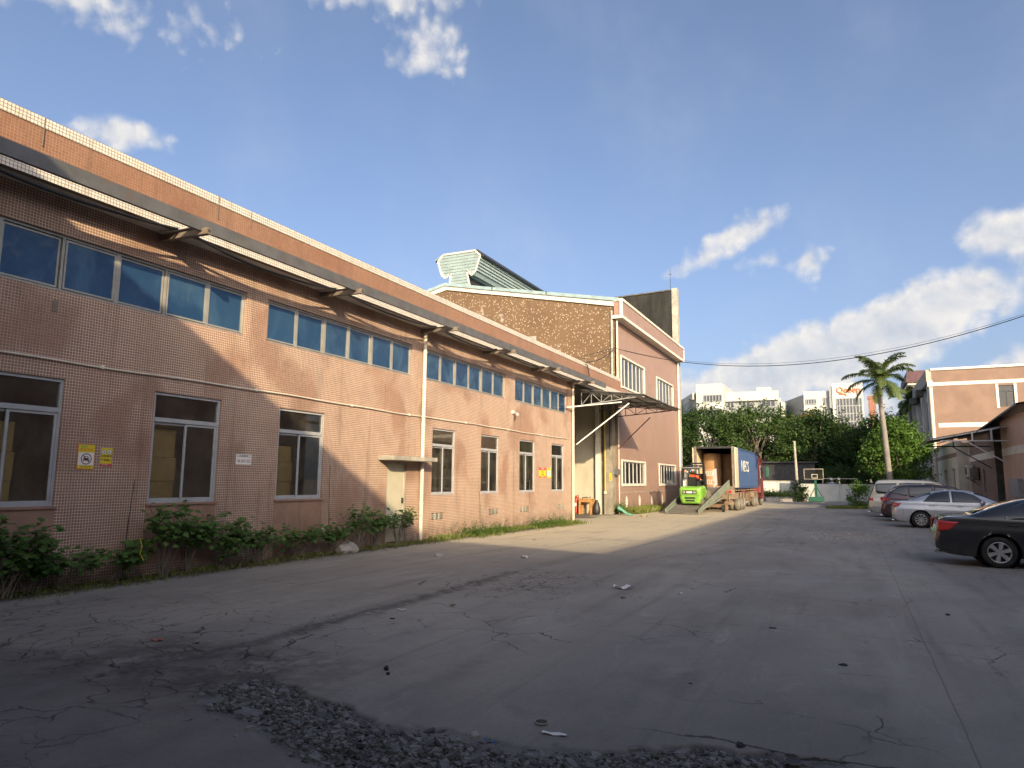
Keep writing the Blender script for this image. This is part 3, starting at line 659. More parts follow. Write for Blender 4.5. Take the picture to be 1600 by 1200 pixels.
    m = MB(xf); m.box(a+.005, a+.05, -.12, -.02, c, d-.002); m.box(b-.05, b-.005, -.12, -.02, c, d-.002); m.box(a+.05, b-.05, -.12, -.02, d-.05, d-.002); m.build('door_frame', 'concrete_trim', dr)
    m = MB(xf); m.box(b-.14, b-.11, -.05, .0, .95, 1.1); m.build('handle', 'dark_metal', dr)
    m = MB(xf); m.box(14.88, 17.0, -.01, .50, 2.085, 2.20); o = m.build('door_canopy', 'concrete_trim', hall, bevel=.012)
    # conduit and rain pipes
    pts = [(-10.965, y, 3.385+.012*math.sin(y*.7)+.008*math.sin(y*2.3)) for y in np.arange(-5, 29, .5)]
    MB().path(pts, .017).build('conduit', 'pvc', hall)
    for y in (1.5, 4.5, 7.28, 10.6, 13.7, 16.2, 19.4, 22.5, 25.5): MB(xf).box(y-.02, y+.02, 0, .06, 3.355+.012*math.sin(y*.7), 3.42+.012*math.sin(y*.7)).build('clip', 'pvc', hall)
    for yy in (16.86, 28.93):
        m = MB(); m.tube((-10.92, yy, -.16), (-10.92, yy, 5.93), .055, 12); p = m.build('rain_pipe', 'pvc', hall, smooth=True)
        for z in (.9, 2.0, 3.1, 4.2, 5.2): MB().tube((-10.92, yy, z), (-10.92, yy, z+.07), .064, 12).build('joint', 'pvc', p)
    # steel channel on rusty brackets in front of the eaves
    xb = -9.93
    m = MB(); m.box(xb-.005, xb+.005, 1.5, 30.6, 5.84, 6.06); m.box(xb-.06, xb-.005, 1.5, 30.6, 6.052, 6.06); m.box(xb-.06, xb-.005, 1.5, 30.6, 5.84, 5.848)
    m.build('steel_channel', 'steel_grey', hall)
    BR = [-.25, 3.98, 8.2, 12.45, 16.8, 20.6, 24.6, 28.6]
    for y in BR:
        m = MB(); m.beam((-11.0, y, 5.87), (xb+.14, y, 5.83), .09, .11, (0, 0, 1)); br = m.build('bracket', 'rust_steel', hall)
        MB().add([(-10.95, y-.13, 5.925), (-10.15, y-.1, 5.915), (-10.15, y+.1, 5.915), (-10.95, y+.13, 5.925), (-10.95, y-.13, 5.938), (-10.15, y-.1, 5.928), (-10.15, y+.1, 5.928), (-10.95, y+.13, 5.938)],
                 [(0, 3, 2, 1), (4, 5, 6, 7), (0, 1, 5, 4), (1, 2, 6, 5), (2, 3, 7, 6), (3, 0, 4, 7)]).build('plate', 'white_steel', br)
        MB().box(xb+.05, xb+.141, y-.03, y+.03, 5.80, 5.86).build('cap', 'interior_dark', br)
    for i in range(len(BR)-1):
        y0, y1 = BR[i], BR[i+1]; pts = []
        for k in range(15):
            s_ = k/14; sag = (.20+.10*((i*37) % 5)/5)*4*s_*(1-s_); pts.append((XF+.045+.02*math.sin(s_*9+i), y0+.08+(y1-y0-.16)*s_, 5.935-sag*.62+.05*(1-2*min(s_, .5))*0))
        MB().path(pts, .026).build('sagging_cable', 'black_cable', hall)
build_hall()

# things seen inside the hall through the lower windows
def inside():
    spots = [((8.34, 9.06), 'tall brown cardboard sheet stacked behind left pane of second window', 1.2, 2.5), ((11.36, 12.08), 'brown cardboard pile behind left pane of window nearest the cream door', 1.2, 2.2),
             ((5.3, 6.25), 'brown cardboard boxes stacked behind glass of leftmost lower window', 1.2, 2.3), ((17.5, 18.1), 'cardboard boxes behind the glass of first lower window past the rain pipe', 1.1, 1.75)]
    for (a, b), lab, z0, z1 in spots:
        t = thing('cardboard_stack', lab, 'boxes', (-11.6, (a+b)/2, 0), 'cardboard stacked inside the hall windows')
        z = -.05; k = 0
        while z < z1:
            hh = .42+.1*((k*7) % 3); o = .03*((k*5) % 3)
            MB().box(-11.9, -11.24-o, a+o, b-.02, z, min(z+hh, z1+.1)).build('box', 'cardboard', t, bevel=.01); z += hh+.006; k += 1
inside()

# ------------------------------------------------------------------ loading bay and tall hall
XT, YC, YE = -11.5, 37.1, 52.9
tall = thing('tall_hall', 'tall pink tiled hall with brown speckled gable and a metal roof ventilator', 'building', (XT, YC, 0))
def steel_window(parent, xf, a, b, c, d, n, curtain=True, trim='white_trim', matf='steel_window', gl='hall_glass'):
    m = MB(xf); t = .10
    m.box(a-t, b+t, .0, .05, d, d+t); m.box(a-t, b+t, .0, .06, c-t, c); m.box(a-t, a, .0, .05, c, d); m.box(b, b+t, .0, .05, c, d)
    f = m.build('window', trim, parent)
    m = MB(xf); frame_bars(m, a, b, c, d, -.10, -.03, .05); w = (b-a)/n
    for k in range(1, n): m.box(a+k*w-.035, a+k*w+.035, -.105, -.035, c+.05, d-.05)
    m.build('frame', matf, f)
    for k in range(n): MB(xf).quad((a+k*w+.03, -.07, c+.04), (a+(k+1)*w-.03, -.07, c+.04), (a+(k+1)*w-.03, -.07, d-.04), (a+k*w+.03, -.07, d-.04)).build('pane', gl, f, recalc=False)
    if curtain:
        m = MB(xf); nn = 40; lo = a+.05; hi = a+(b-a)*(.65 if curtain == 'part' else .98); vs = []; fs = []
        for i in range(nn+1):
            u = lo+(hi-lo)*i/nn; w_ = -.20+.035*math.sin(i*1.15)
            vs += [(u, w_, c+.03), (u, w_, d-.03)]
            if i: fs.append((2*i-2, 2*i, 2*i+1, 2*i-1))
        m.add(vs, fs); m.build('curtain', 'curtain', f, recalc=False)
    return f
def build_tall():
    xf = wx(XT)
    WN = [(38.25, 43.2, 6.98, 8.66, 6), (46.45, 51.2, 6.95, 8.55, 5), (38.2, 43.05, 1.42, 2.70, 6), (46.7, 51.5, 1.42, 2.70, 6)]
    wall('wall', 'fine_tile', tall, xf, YC, YE, .98, 11.2, [w[:4] for w in WN], .18)
    wall('plinth', 'fine_tile', tall, wx(XT+.03), YC, YE, -.4, .95)
    MB().box(XT-.02, XT+.045, YC+.3, YE, .95, .985).build('plinth_ledge', 'concrete_trim', tall)
    for i, w in enumerate(WN): steel_window(tall, xf, *w[:4], w[4], curtain='part' if i == 2 else True)
    # peeled oval patches on the plinth
    for y in (38.9, 41.6, 44.4, 47.2): 
        m = MB(wx(XT+.03)); n = 14; m.add([(y+.22*math.cos(2*math.pi*k/n)*(1+.15*math.sin(k*2.)), .004, .42+.36*math.sin(2*math.pi*k/n)) for k in range(n)], [tuple(range(n))]); m.build('peeled_patch', 'white_trim', tall, recalc=False)
    # gable facing the camera, profile follows the roof
    g = [(-40, 9.6), (-24.8, 13.02), (-22.5, 13.52), (-20, 13.02), (-15.8, 12.2), (-11.5, 11.35)]
    top = [(-40, 9.9), (-24.9, 13.40), (-22.57, 13.94), (-20, 13.42), (-15.6, 12.58), (-11.2, 11.75)]
    MB().prism([(-40, -.3)]+g+[(-11.5, -.3)], YC, YC+.3, 1).build('gable_wall', 'speckled_render', tall)
    MB().prism([(a, b-.0) for a, b in g]+[(a, b-.16) for a, b in top][::-1], YC-.10, YC+.25, 1).build('gable_band', 'white_trim', tall)
    MB().prism([(a, b-.157) for a, b in top]+[(a, b+.04) for a, b in top][::-1], YC-.18, YC+.3, 1).build('verge', 'roof_blue', tall)
    for x in (-15.6, -19.2): MB().box(x-.03, x+.03, YC-.19, YC-.18, 12.6+(-15.6-x)*.19-.16, 12.6+(-15.6-x)*.19+.05).build('joint', 'dark_metal', tall)
    MB().prism([(-40, 9.6), (-22.5, 13.72), (-11.55, 11.5), (-11.55, 11.35), (-22.5, 13.5), (-40, 9.4)], YC+.3, YE, 1).build('roof', 'roof_blue', tall)
    m = MB(); m.box(-17.2, -16.3, YC-.012, YC+.01, 9.6, 10.05); m.box(-24.6, -22.2, 12, 12, 0, 0); m.build('patch', 'pale_stone', tall)
    # boxed eaves with pink inset
    x0, x1 = XT+.001, -10.98
    MB().box(x0, x1, 36.95, 53.1, 10.62, 10.78).build('eaves_soffit', 'white_trim', tall)
    MB().box(x0, x1-.04, 36.98, 53.07, 10.78, 11.60).build('eaves_inset', 'fine_tile', tall)
    MB().box(x0, x1+.01, 36.93, 53.12, 11.60, 11.74).build('eaves_cap', 'white_trim', tall)
    MB().box(x1-.16, x1+.005, 36.90, 36.98, 10.62, 11.74).build('eaves_end', 'white_trim', tall)
    MB().box(x1-.16, x1+.005, 53.07, 53.14, 10.62, 11.74).build('eaves_end', 'white_trim', tall)
    MB().box(XT-.12, x1-.16, 36.93, 36.98, 10.62, 10.80).build('eaves_return', 'white_trim', tall)
    # rain pipes at both corners
    for (x, y, r) in ((XT+.09, YC+.12, .06), (XT+.09, YE-.15, .07)):
        m = MB(); m.tube((x, y, -.15), (x, y, 10.6), r, 12); p = m.build('rain_pipe', 'pvc', tall, smooth=True)
        for z in np.arange(.9, 10.4, 1.6): MB().tube((x, y, z), (x, y, z+.08), r+.01, 12).build('joint', 'pvc', p)
    MB().tube((XT-.16, YC-.05, 6.9), (XT-.16, YC-.05, 11.1), .07, 8).build('drain', 'concrete_trim', tall)
    # rear blocks so that light does not pass
    MB().box(-40, XT-.3, YE-.2, YE, -.3, 9.5).build('rear_wall', 'interior_wall', tall)
    MB().box(-16, -15.9, YC+.4, YE-.3, -.2, 9.8).build('inner_partition', 'interior_wall', tall)
    MB().box(-16, XT-.2, YC+.4, YE-.3, 4.4, 4.6).build('inner_slab', 'interior_wall', tall)
    # ridge ventilator
    o = [(-21.04, 16.22), (-23.38, 16.22), (-23.80, 15.81), (-23.46, 14.84), (-23.15, 14.62), (-22.83, 14.90), (-22.84, 13.6), (-21.2, 13.5), (-21.45, 14.2), (-21.61, 14.96), (-21.22, 14.60), (-20.96, 14.86), (-20.63, 15.85)]
    vent = MB(); vent.prism(o, 38.03, 38.06, 1); vt = vent.build('roof_ventilator', 'green_metal', tall)
    def span(z):
        xs = []
        for i in range(len(o)):
            (xa, za), (xb, zb) = o[i], o[(i+1) % len(o)]
            if (za-z)*(zb-z) < 0: xs.append(xa+(xb-xa)*(z-za)/(zb-za))
        xs.sort(); return [(xs[i], xs[i+1]) for i in range(0, len(xs)-1, 2)]
    z = 13.95
    while z < 16.15:
        for a, b in span(z+.08):
            if b-a > .15: MB().add([(a, 38.03, z+.02), (b, 38.03, z+.02), (b, 38.03, z+.185), (a, 38.03, z+.185), (a, 38.0, z+.02), (b, 38.0, z+.02), (b, 38.02, z+.185), (a, 38.02, z+.185)],
                [(0, 1, 2, 3), (4, 7, 6, 5), (0, 4, 5, 1), (1, 5, 6, 2), (2, 6, 7, 3), (3, 7, 4, 0)]).build('slat', 'green_metal', vt)
        z += .2
    m = MB()
    for i in range(len(o)):
        (xa, za), (xb, zb) = o[i], o[(i+1) % len(o)]
        if max(za, zb) < 13.7: continue
        m.beam((xa, 37.99, za), (xb, 37.99, zb), .12, .05, (0, 1, 0))
    m.build('edge_trim', 'white_steel', vt)
    YV = 52.5
    # long flank with lapped boards, curved roof sheet with dark edge
    fl = [(-20.66, 15.80), (-20.96, 14.88), (-21.22, 14.62), (-21.6, 14.6)]
    seq = []
    for i in range(len(fl)-1):
        (xa, za), (xb, zb) = fl[i], fl[i+1]; n = 5 if i == 0 else 1
        for k in range(n): seq.append(((xa+(xb-xa)*k/n, za+(zb-za)*k/n), (xa+(xb-xa)*(k+1)/n, za+(zb-za)*(k+1)/n)))
    for (pa, pb) in seq:
        MB().add([(pa[0]-.05, 38.07, pa[1]), (pb[0]+.03, 38.07, pb[1]+.012), (pb[0]+.03, YV, pb[1]+.012), (pa[0]-.05, YV, pa[1]), (pa[0]-.02, 38.07, pa[1]), (pb[0]+.07, 38.07, pb[1]+.012), (pb[0]+.07, YV, pb[1]+.012), (pa[0]-.02, YV, pa[1])],
                 [(0, 3, 2, 1), (4, 5, 6, 7), (0, 1, 5, 4), (1, 2, 6, 5), (2, 3, 7, 6), (3, 0, 4, 7)]).build('board', 'green_metal', vt)
    for sgn, xx in ((1, -21.6), (-1, -22.83)):
        MB().box(xx-.04, xx+.04, 38.07, YV, 13.3, 14.95).build('throat', 'dark_metal', vt)
    MB().prism([(-21.04, 16.24), (-20.5, 15.78), (-20.38, 15.82), (-20.95, 16.34)], 38.1, YV+.3, 1).build('roof_edge', 'dark_metal', vt)
    MB().prism([(-23.4, 16.24), (-21.0, 16.24), (-20.97, 16.3), (-23.4, 16.3)], 38.0, YV+.3, 1).build('top_sheet', 'green_metal', vt)
    MB().prism([(-23.4, 16.24), (-24.05, 15.85), (-24.02, 15.93), (-23.4, 16.32)], 38.0, YV+.3, 1).build('roof_edge', 'green_metal', vt)
build_tall()
tower = thing('firewall_tower', 'dark weathered concrete firewall rising behind the tall hall roof', 'tower', (-14, 53.2, 0))
MB().prism([(-30, 0), (-30, 15.9), (-11.85, 16.38), (-11.85, 0)], 53.2, 53.55, 1).build('wall', 'tower_concrete', tower)
MB().box(-30, -11.85, 53.15, 53.6, 16.0, 16.02).build('ledge', 'dark_concrete', tower) if False else None
MB().prism([(-30, 15.9), (-11.85, 16.38), (-11.85, 16.47), (-30, 15.99)], 53.12, 53.6, 1).build('coping', 'dark_concrete', tower)
MB().box(-11.85, -11.42, 53.14, 53.7, 0, 16.55).build('corner_pier', 'concrete_trim', tower)
rod = thing('lightning_rod', 'thin dark lightning rod on top of the firewall pier', 'rod', (-11.9, 53.3, 16.4))
MB().tube((-11.95, 53.3, 16.38), (-11.95, 53.3, 18.2), .022, 6, .012).build('mast', 'dark_metal', rod)
MB().box(-12.08, -11.82, 53.285, 53.315, 17.72, 17.745).build('cross_bar', 'dark_metal', rod)

def build_bay():
    bay = thing('loading_bay', 'deep cream walled loading bay between the low hall and tall hall', 'building', (-12, 33, 0))
    MB().box(-16.6, -11.3, 29.0, 37.0, -.4, -.175).build('floor', 'ramp_deck', bay)
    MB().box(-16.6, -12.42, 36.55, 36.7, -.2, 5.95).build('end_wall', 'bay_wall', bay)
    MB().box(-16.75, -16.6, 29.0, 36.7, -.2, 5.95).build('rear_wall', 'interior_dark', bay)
    MB().box(-12.42, -12.18, 36.3, 36.7, -.2, 5.94).build('post', 'white_trim', bay)
    MB().box(-12.18, -11.98, 36.6, 36.72, -.2, 5.94).build('gap_panel', 'dark_concrete', bay)
    MB().box(-11.98, -11.50, 36.42, 37.09, -.3, 5.93).build('pillar', 'pillar_concrete', bay)
    MB().box(-11.4999, -11.36, 36.95, 37.09, -.3, 5.9).build('pillar_strip', 'render_pink', bay)
    m = MB(); m.tube((-11.9, 36.38, 1.02), (-11.9, 36.38, 5.4), .022, 8); m.build('yellow_conduit', 'yellow_sign', bay)
    MB().box(-11.96, -11.84, 36.32, 36.42, .92, 1.05).build('junction_box', 'white_trim', bay)
    m = MB(); m.tube((-11.62, 36.38, 3.3), (-11.62, 36.38, 5.6), .03, 8).tube((-11.55, 36.9, .1), (-11.55, 36.9, 5.6), .02, 8); m.build('pipe', 'dark_metal', bay)
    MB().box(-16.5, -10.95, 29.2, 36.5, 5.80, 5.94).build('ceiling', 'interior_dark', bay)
    # sheet canopy on trusses
    cn = thing('bay_canopy', 'grey corrugated sheet canopy on steel trusses over the loading bay', 'canopy', (-9.5, 33.5, 5.5))
    y0, y1 = 30.0, 37.3
    def zc(x): return 5.40+(-8.0-x)*.115
    n = 0; y = y0
    while y < y1-.05:       # overlapping corrugated sheets, each one a part
        ye = min(y+.92, y1); m = MB(); vs = []; fs = []; K = 14
        for i in range(K+1):
            yy = y+(ye-y)*i/K; dz = .018*math.sin(i*math.pi/1.0*.5*2*.5)+.004*(n % 2)
            sl = -.02*math.sin(n*1.7)
            xi = -11.0 if yy < 34.8 else -11.45
            vs += [(xi, yy, zc(xi)+dz), (-7.98+.03*math.sin(n*2.), yy, zc(-8)+dz+sl)]
            if i: fs.append((2*i-2, 2*i-1, 2*i+1, 2*i))
        m.add(vs, fs); o = m.build('sheet', 'grey_metal', cn, recalc=False); s_ = o.modifiers.new('t', 'SOLIDIFY'); s_.thickness = .006
        y = ye-.02; n += 1
        if ye >= y1: break
    for x in (-8.12, -8.9, -9.7, -10.5): MB().box(x-.02, x+.02, y0+.05, y1, zc(x)-.065, zc(x)-.025).build('purlin', 'steel_grey', cn)
    for (yy, xi, mat) in ((30.25, -11.0, 'grey_metal'), (33.7, -11.3, 'steel_grey'), (37.0, -11.48, 'dark_red_steel')):
        tr = MB(); zt = lambda x: zc(x)-.09
        tr.beam((xi, yy, zt(xi)), (-8.05, yy, zt(-8.05)), .045, .045); tr.beam((xi, yy, zt(xi)-.62), (-8.4, yy, zt(-8.4)-.03), .045, .045)
        xs = np.linspace(xi, -8.6, 6)
        for k, x in enumerate(xs):
            f_ = (x-xi)/(-8.4-xi); zb = zt(xi)-.62+f_*(zt(-8.4)-.03-zt(xi)+.62)
            tr.beam((x, yy, zb), (x, yy, zt(x)), .03, .03, (0, 1, 0))
            if k < 5:
                x2 = xs[k+1]; f2 = (x2-xi)/(-8.4-xi); zb2 = zt(xi)-.62+f2*(zt(-8.4)-.03-zt(xi)+.62)
                if k % 2: tr.beam((x, yy, zt(x)), (x2, yy, zb2), .025, .025, (0, 1, 0))
                else: tr.beam((x, yy, zb), (x2, yy, zt(x2)), .025, .025, (0, 1, 0))
        t_ = tr.build('truss', mat, cn)
        if yy < 31: MB().beam((-10.9, 29.3, 3.2), (-8.75, yy, 5.05), .05, .05).beam((-10.95, 28.2, 4.75), (-9.1, yy, 5.12), .05, .05).build('brace', 'white_steel', cn)
        elif yy > 36: MB().beam((-11.45, 37.0, 3.25), (-9.55, 37.0, 5.0), .045, .045).build('brace', 'dark_red_steel', cn)
build_bay()

# ------------------------------------------------------------------ buildings on the right
def build_right():
    h = thing('awning_workshop', 'brown tiled workshop with a white band and a green roller shutter behind the cars', 'building', (6.6, 44, 0))
    xf = wx(6.6); mir = lambda u, w, z: (6.6-w, u, z)
    def band(a, b, name='band'): MB(mir).box(a, b, .0, .006, 2.93, 3.28).build(name, 'white_trim', h)
    wall('wall', 'brick_tile', h, mir, 34.0, 40.35, -.3, 4.62)
    wall('wall', 'render_pink', h, mir, 42.3, 51.0, -.3, 4.5, [(45.3, 46.1, 1.15, 2.42), (50.55, 50.98, 0, 3.1)], .15)
    band(34.0, 40.35); band(42.3, 50.4)
    wall('wall', 'dark_concrete', h, lambda u, w, z: (7.1-w, u, z), 41.2, 42.3, -.3, 4.5)
    MB().box(6.6, 7.1, 42.28, 42.3, -.3, 4.5).build('pier', 'dark_concrete', h)
    MB().box(6.6, 7.1, 40.35, 40.37, -.3, 4.5).build('pier', 'brick_tile', h)
    sh = thing; m = MB(); m.box(7.05, 7.1, 40.37, 41.2, -.2, 4.4); s_ = m.build('roller_shutter', 'shutter_green', h)
    for z in np.arange(.0, 4.3, .14): MB().box(7.02, 7.05, 40.39, 41.18, z, z+.11).build('slat', 'shutter_green', s_)
    for (a, b, c, d) in ((45.3, 46.1, 1.15, 2.42),):
        m = MB(mir); frame_bars(m, a, b, c, d, -.12, -.05, .05); f = m.build('window', 'grey_metal', h); MB(mir).box(a+.05, b-.05, -.11, -.10, c+.05, d-.05).build('board', 'grey_metal', f)
    MB(mir).box(50.55, 50.98, -.14, -.12, -.1, 3.05).build('door', 'interior_dark', h)
    MB(mir).box(50.40, 50.54, .0, .05, -.1, 4.0).build('pipe_cover', 'white_trim', h)
    MB().prism([(34.0, 4.95), (51.2, 4.38), (51.2, 4.5), (34.0, 5.08)], 6.0, 20, 0).build('roof', 'dark_metal', h) if False else None
    m = MB()
    m.add([(6.15, 33.9, 4.78), (6.15, 43.9, 4.34), (6.15, 51.2, 4.34), (20, 51.2, 6.4), (20, 43.9, 6.4), (20, 33.9, 6.8),
           (6.15, 33.9, 4.86), (6.15, 43.9, 4.42), (6.15, 51.2, 4.42), (20, 51.2, 6.5), (20, 43.9, 6.5), (20, 33.9, 6.9)],
          [(0, 1, 4, 5), (1, 2, 3, 4), (6, 11, 10, 7), (7, 10, 9, 8), (0, 6, 7, 1), (1, 7, 8, 2), (5, 4, 10, 11)])
    m.build('roof', 'dark_metal', h)
    MB(mir).box(36.4, 38.4, .0, .18, 1.05, 1.85).build('meter_cabinet', 'grey_metal', h, bevel=.01)
    # air conditioner
    ac = thing('air_conditioner', 'dusty white air conditioner on a wall bracket beside the roller shutter wall', 'air conditioner', (6.3, 49.0, 2.2))
    MB().box(6.20, 6.52, 48.75, 49.60, 2.02, 2.70).build('casing', 'white_trim', ac, bevel=.02)
    MB().lathe((6.19, 49.1, 2.36), (-1, 0, 0), [(0, .26), (.015, .26), (.015, .2), (.002, .19), (.002, .03), (.02, .0)], 20).build('fan_grille', 'dark_metal', ac)
    for y in (48.85, 49.5): MB().box(6.18, 6.6, y-.02, y+.02, 1.98, 2.02).beam((6.2, y, 2.0), (6.6, y, 1.7), .03, .03).build('bracket', 'rust_steel', ac)
    ac2 = clone(ac); ac2.location = (6.32, 47.4, 2.05); ac2['label'] = 'rusty dark fan unit on a bracket right of the white air conditioner'
    for c in ac2.children:
        if c.name.startswith('casing'): c.data = c.data.copy(); c.data.materials[0] = MATS['rust_steel']
    # awning
    aw = thing('workshop_awning', 'lean-to sheet awning on white and dark trusses behind the silver car', 'awning', (5, 41, 3.8))
    def za(x): return 3.72+(x-3.55)*.19
    k = 0; y = 38.5
    while y < 43.6:
        ye = min(y+.95, 43.8); m = MB(); vs = []; fs = []
        for i in range(13):
            yy = y+(ye-y)*i/12; dz = .014*math.sin(i*1.57); vs += [(3.5, yy, za(3.5)+dz-.02*(k % 2)), (6.6, yy, za(6.6)+dz)]
            if i: fs.append((2*i-2, 2*i-1, 2*i+1, 2*i))
        m.add(vs, fs); o = m.build('sheet', 'dark_metal', aw, recalc=False); o.modifiers.new('t', 'SOLIDIFY').thickness = .008; y = ye-.02; k += 1
        if ye >= 43.8: break
    for x in (3.6, 4.5, 5.4, 6.3): MB().box(x-.02, x+.02, 38.45, 43.7, za(x)-.07, za(x)-.03).build('purlin', 'dark_metal', aw)
    m = MB(); m.beam((3.6, 38.55, za(3.6)-.05), (6.6, 38.55, za(6.6)-.05), .06, .07).beam((3.93, 38.55, 3.61), (6.65, 38.55, 3.58), .05, .05)
    m.beam((5.2, 38.55, 3.6), (5.2, 38.55, za(5.2)-.06), .07, .07, (0, 1, 0)).beam((5.95, 38.55, 3.6), (5.95, 38.55, za(5.95)-.06), .07, .07, (0, 1, 0)); m.build('truss', 'white_steel', aw)
    MB().beam((4.88, 38.5, 3.62), (6.6, 38.5, 2.47), .045, .045).build('brace', 'white_steel', aw)
    m = MB(); m.beam((3.75, 43.5, 3.58), (6.6, 43.5, 3.55), .06, .06).beam((5.0, 43.5, 3.58), (5.0, 43.5, za(5)-.05), .05, .05, (0, 1, 0)).beam((5.9, 43.5, 3.58), (5.9, 43.5, za(5.9)-.05), .05, .05, (0, 1, 0)).beam((3.75, 43.5, 3.58), (5.0, 43.5, za(5)-.06), .04, .04)
    m.build('truss', 'dark_metal', aw); MB().beam((4.95, 43.45, 3.55), (6.6, 43.45, 2.43), .05, .05).build('brace', 'dark_metal', aw)
    MB().beam((3.55, 38.5, za(3.55)-.03), (3.55, 43.8, za(3.55)-.03), .03, .05).build('edge_strip', 'white_steel', aw)
    # cream annex with two tall narrow windows
    an = thing('cream_annex', 'cream annex with two tall narrow windows against the far pink block', 'building', (6.0, 56, 0))
    mi = lambda u, w, z: (6.0-w, u, z)
    wall('wall', 'cream_wall', an, mi, 50.9, 61.95, -.3, 4.15, [(52.45, 53.95, 1.25, 2.58), (56.4, 58.2, 1.25, 2.58)], .2)
    MB().box(6.0, 6.6, 50.88, 50.9, -.3, 4.15).build('end_wall', 'cream_wall', an)
    MB(mi).box(51.0, 61.9, .0, .008, 3.28, 3.56).build('band', 'plain_pink', an)
    MB(mi).box(50.85, 61.95, -.3, .10, 4.15, 4.27).build('roof_edge', 'white_trim', an)
    for a, b in ((52.45, 53.95), (56.4, 58.2)):
        m = MB(mi); frame_bars(m, a, b, 1.25, 2.58, -.16, -.1, .05); m.box((a+b)/2-.03, (a+b)/2+.03, -.16, -.1, 1.3, 2.53); m.box(a+.05, b-.05, -.15, -.11, 2.05, 2.09)
        f = m.build('window', 'grey_metal', an); MB(mi).quad((a+.05, -.14, 1.3), (b-.05, -.14, 1.3), (b-.05, -.14, 2.53), (a+.05, -.14, 2.53)).build('pane', 'hall_glass', f, recalc=False)
    # far pink block
    rb = thing('pink_block', 'pink rendered block with white bands and one square window above the awning', 'building', (6, 62, 0))
    x0, Y = 6.02, 62.0; xf = wy(Y)
    wall('wall', 'render_pink', rb, xf, x0, 26, -.3, 10.25, [(10.25, 11.2, 7.3, 8.9)], .2)
    MB(xf).box(x0-.03, 26, .0, .10, 10.25, 10.42).build('coping', 'white_trim', rb)
    MB(xf).box(x0, 26, .0, .03, 9.06, 9.32).build('band', 'white_trim', rb)
    MB(xf).box(x0+.25, 26, .0, .03, 5.86, 6.18).build('band', 'white_trim', rb)
    m = MB(xf); a, b, c, d = 10.25, 11.2, 7.3, 8.9
    m = MB(xf); frame_bars(m, a, b, c, d, -.12, -.05, .05); m.box(a+.05, b-.05, -.12, -.05, 8.42, 8.47); m.box((a+b)/2-.02, (a+b)/2+.03, -.12, -.05, 7.35, 8.42); f = m.build('window', 'dark_metal', rb)
    for u in (a-.17, b): MB(xf).box(u, u+.17, .0, .03, c-.08, d+.12).build('side_trim', 'white_trim', f)
    for (u0, u1, q0, q1) in ((a+.05, (a+b)/2, 7.35, 8.42), ((a+b)/2+.03, b-.05, 7.35, 8.42), (a+.05, b-.05, 8.47, 8.85)):
        MB(xf).quad((u0, -.09, q0), (u1, -.09, q0), (u1, -.09, q1), (u0, -.09, q1)).build('pane', 'hall_glass', f, recalc=False)
    m = MB(); m.tube((x0-.12, Y-.06, -.1), (x0-.12, Y-.06, 9.1), .14, 10); m.build('rain_pipe', 'pvc', rb, smooth=True)
    MB().box(x0-.32, x0+.05, Y-.28, Y+.1, 9.0, 9.42).build('rain_head', 'white_trim', rb)
    # long road side with pilasters, windows and ledges
    mi2 = lambda u, w, z: (x0-w, u, z)
    hs = []
    for k, y in enumerate(np.arange(64.5, 110, 5.2)): hs += [(y, y+2.6, 5.9, 8.2), (y, y+2.6, 1.2, 3.0)]
    wall('wall', 'office_grey', rb, mi2, Y, 112, -.3, 9.3, hs, .25)
    MB(mi2).box(Y, 112, .0, .35, 9.3, 10.35).build('parapet', 'concrete_trim', rb)
    for (a, b, c, d) in hs:
        m = MB(mi2); frame_bars(m, a, b, c, d, -.2, -.12, .06); m.box((a+b)/2-.04, (a+b)/2+.04, -.2, -.12, c, d); f = m.build('window', 'grey_metal', rb)
        MB(mi2).quad((a, -.16, c), (b, -.16, c), (b, -.16, d), (a, -.16, d)).build('pane', 'hall_glass', f, recalc=False)
    for y in np.arange(63.2, 111, 5.2): MB(mi2).box(y, y+.5, .0, .22, -.2, 9.29).build('pilaster', 'white_trim', rb)
    for y in np.arange(66, 100, 6.5): MB(mi2).box(y, y+1.4, .22, .75, 8.75, 9.28).build('bracket', 'dark_concrete', rb)
    MB().box(x0+.3, 26, Y+.25, 112, 9.2, 9.4).build('roof', 'concrete_trim', rb)
    MB().box(14, 14.1, Y+.3, 111, 0, 9.2).build('inner_partition', 'interior_wall', rb)
    ph = thing('stair_house', 'cream rooftop stair house with a maroon roof behind the pink block', 'building', (6, 84, 0))
    MB().box(6.2, 9, 84.2, 92, 8, 11.9).build('wall', 'cream_wall', ph); MB().box(5.95, 9.4, 83.8, 92.5, 11.9, 12.15).build('cornice', 'white_trim', ph)
    MB().prism([(5.75, 12.15), (5.95, 13.35), (9.2, 13.35), (9.5, 12.15)], 83.5, 93, 1).build('roof', 'purple_roof', ph)
build_right()

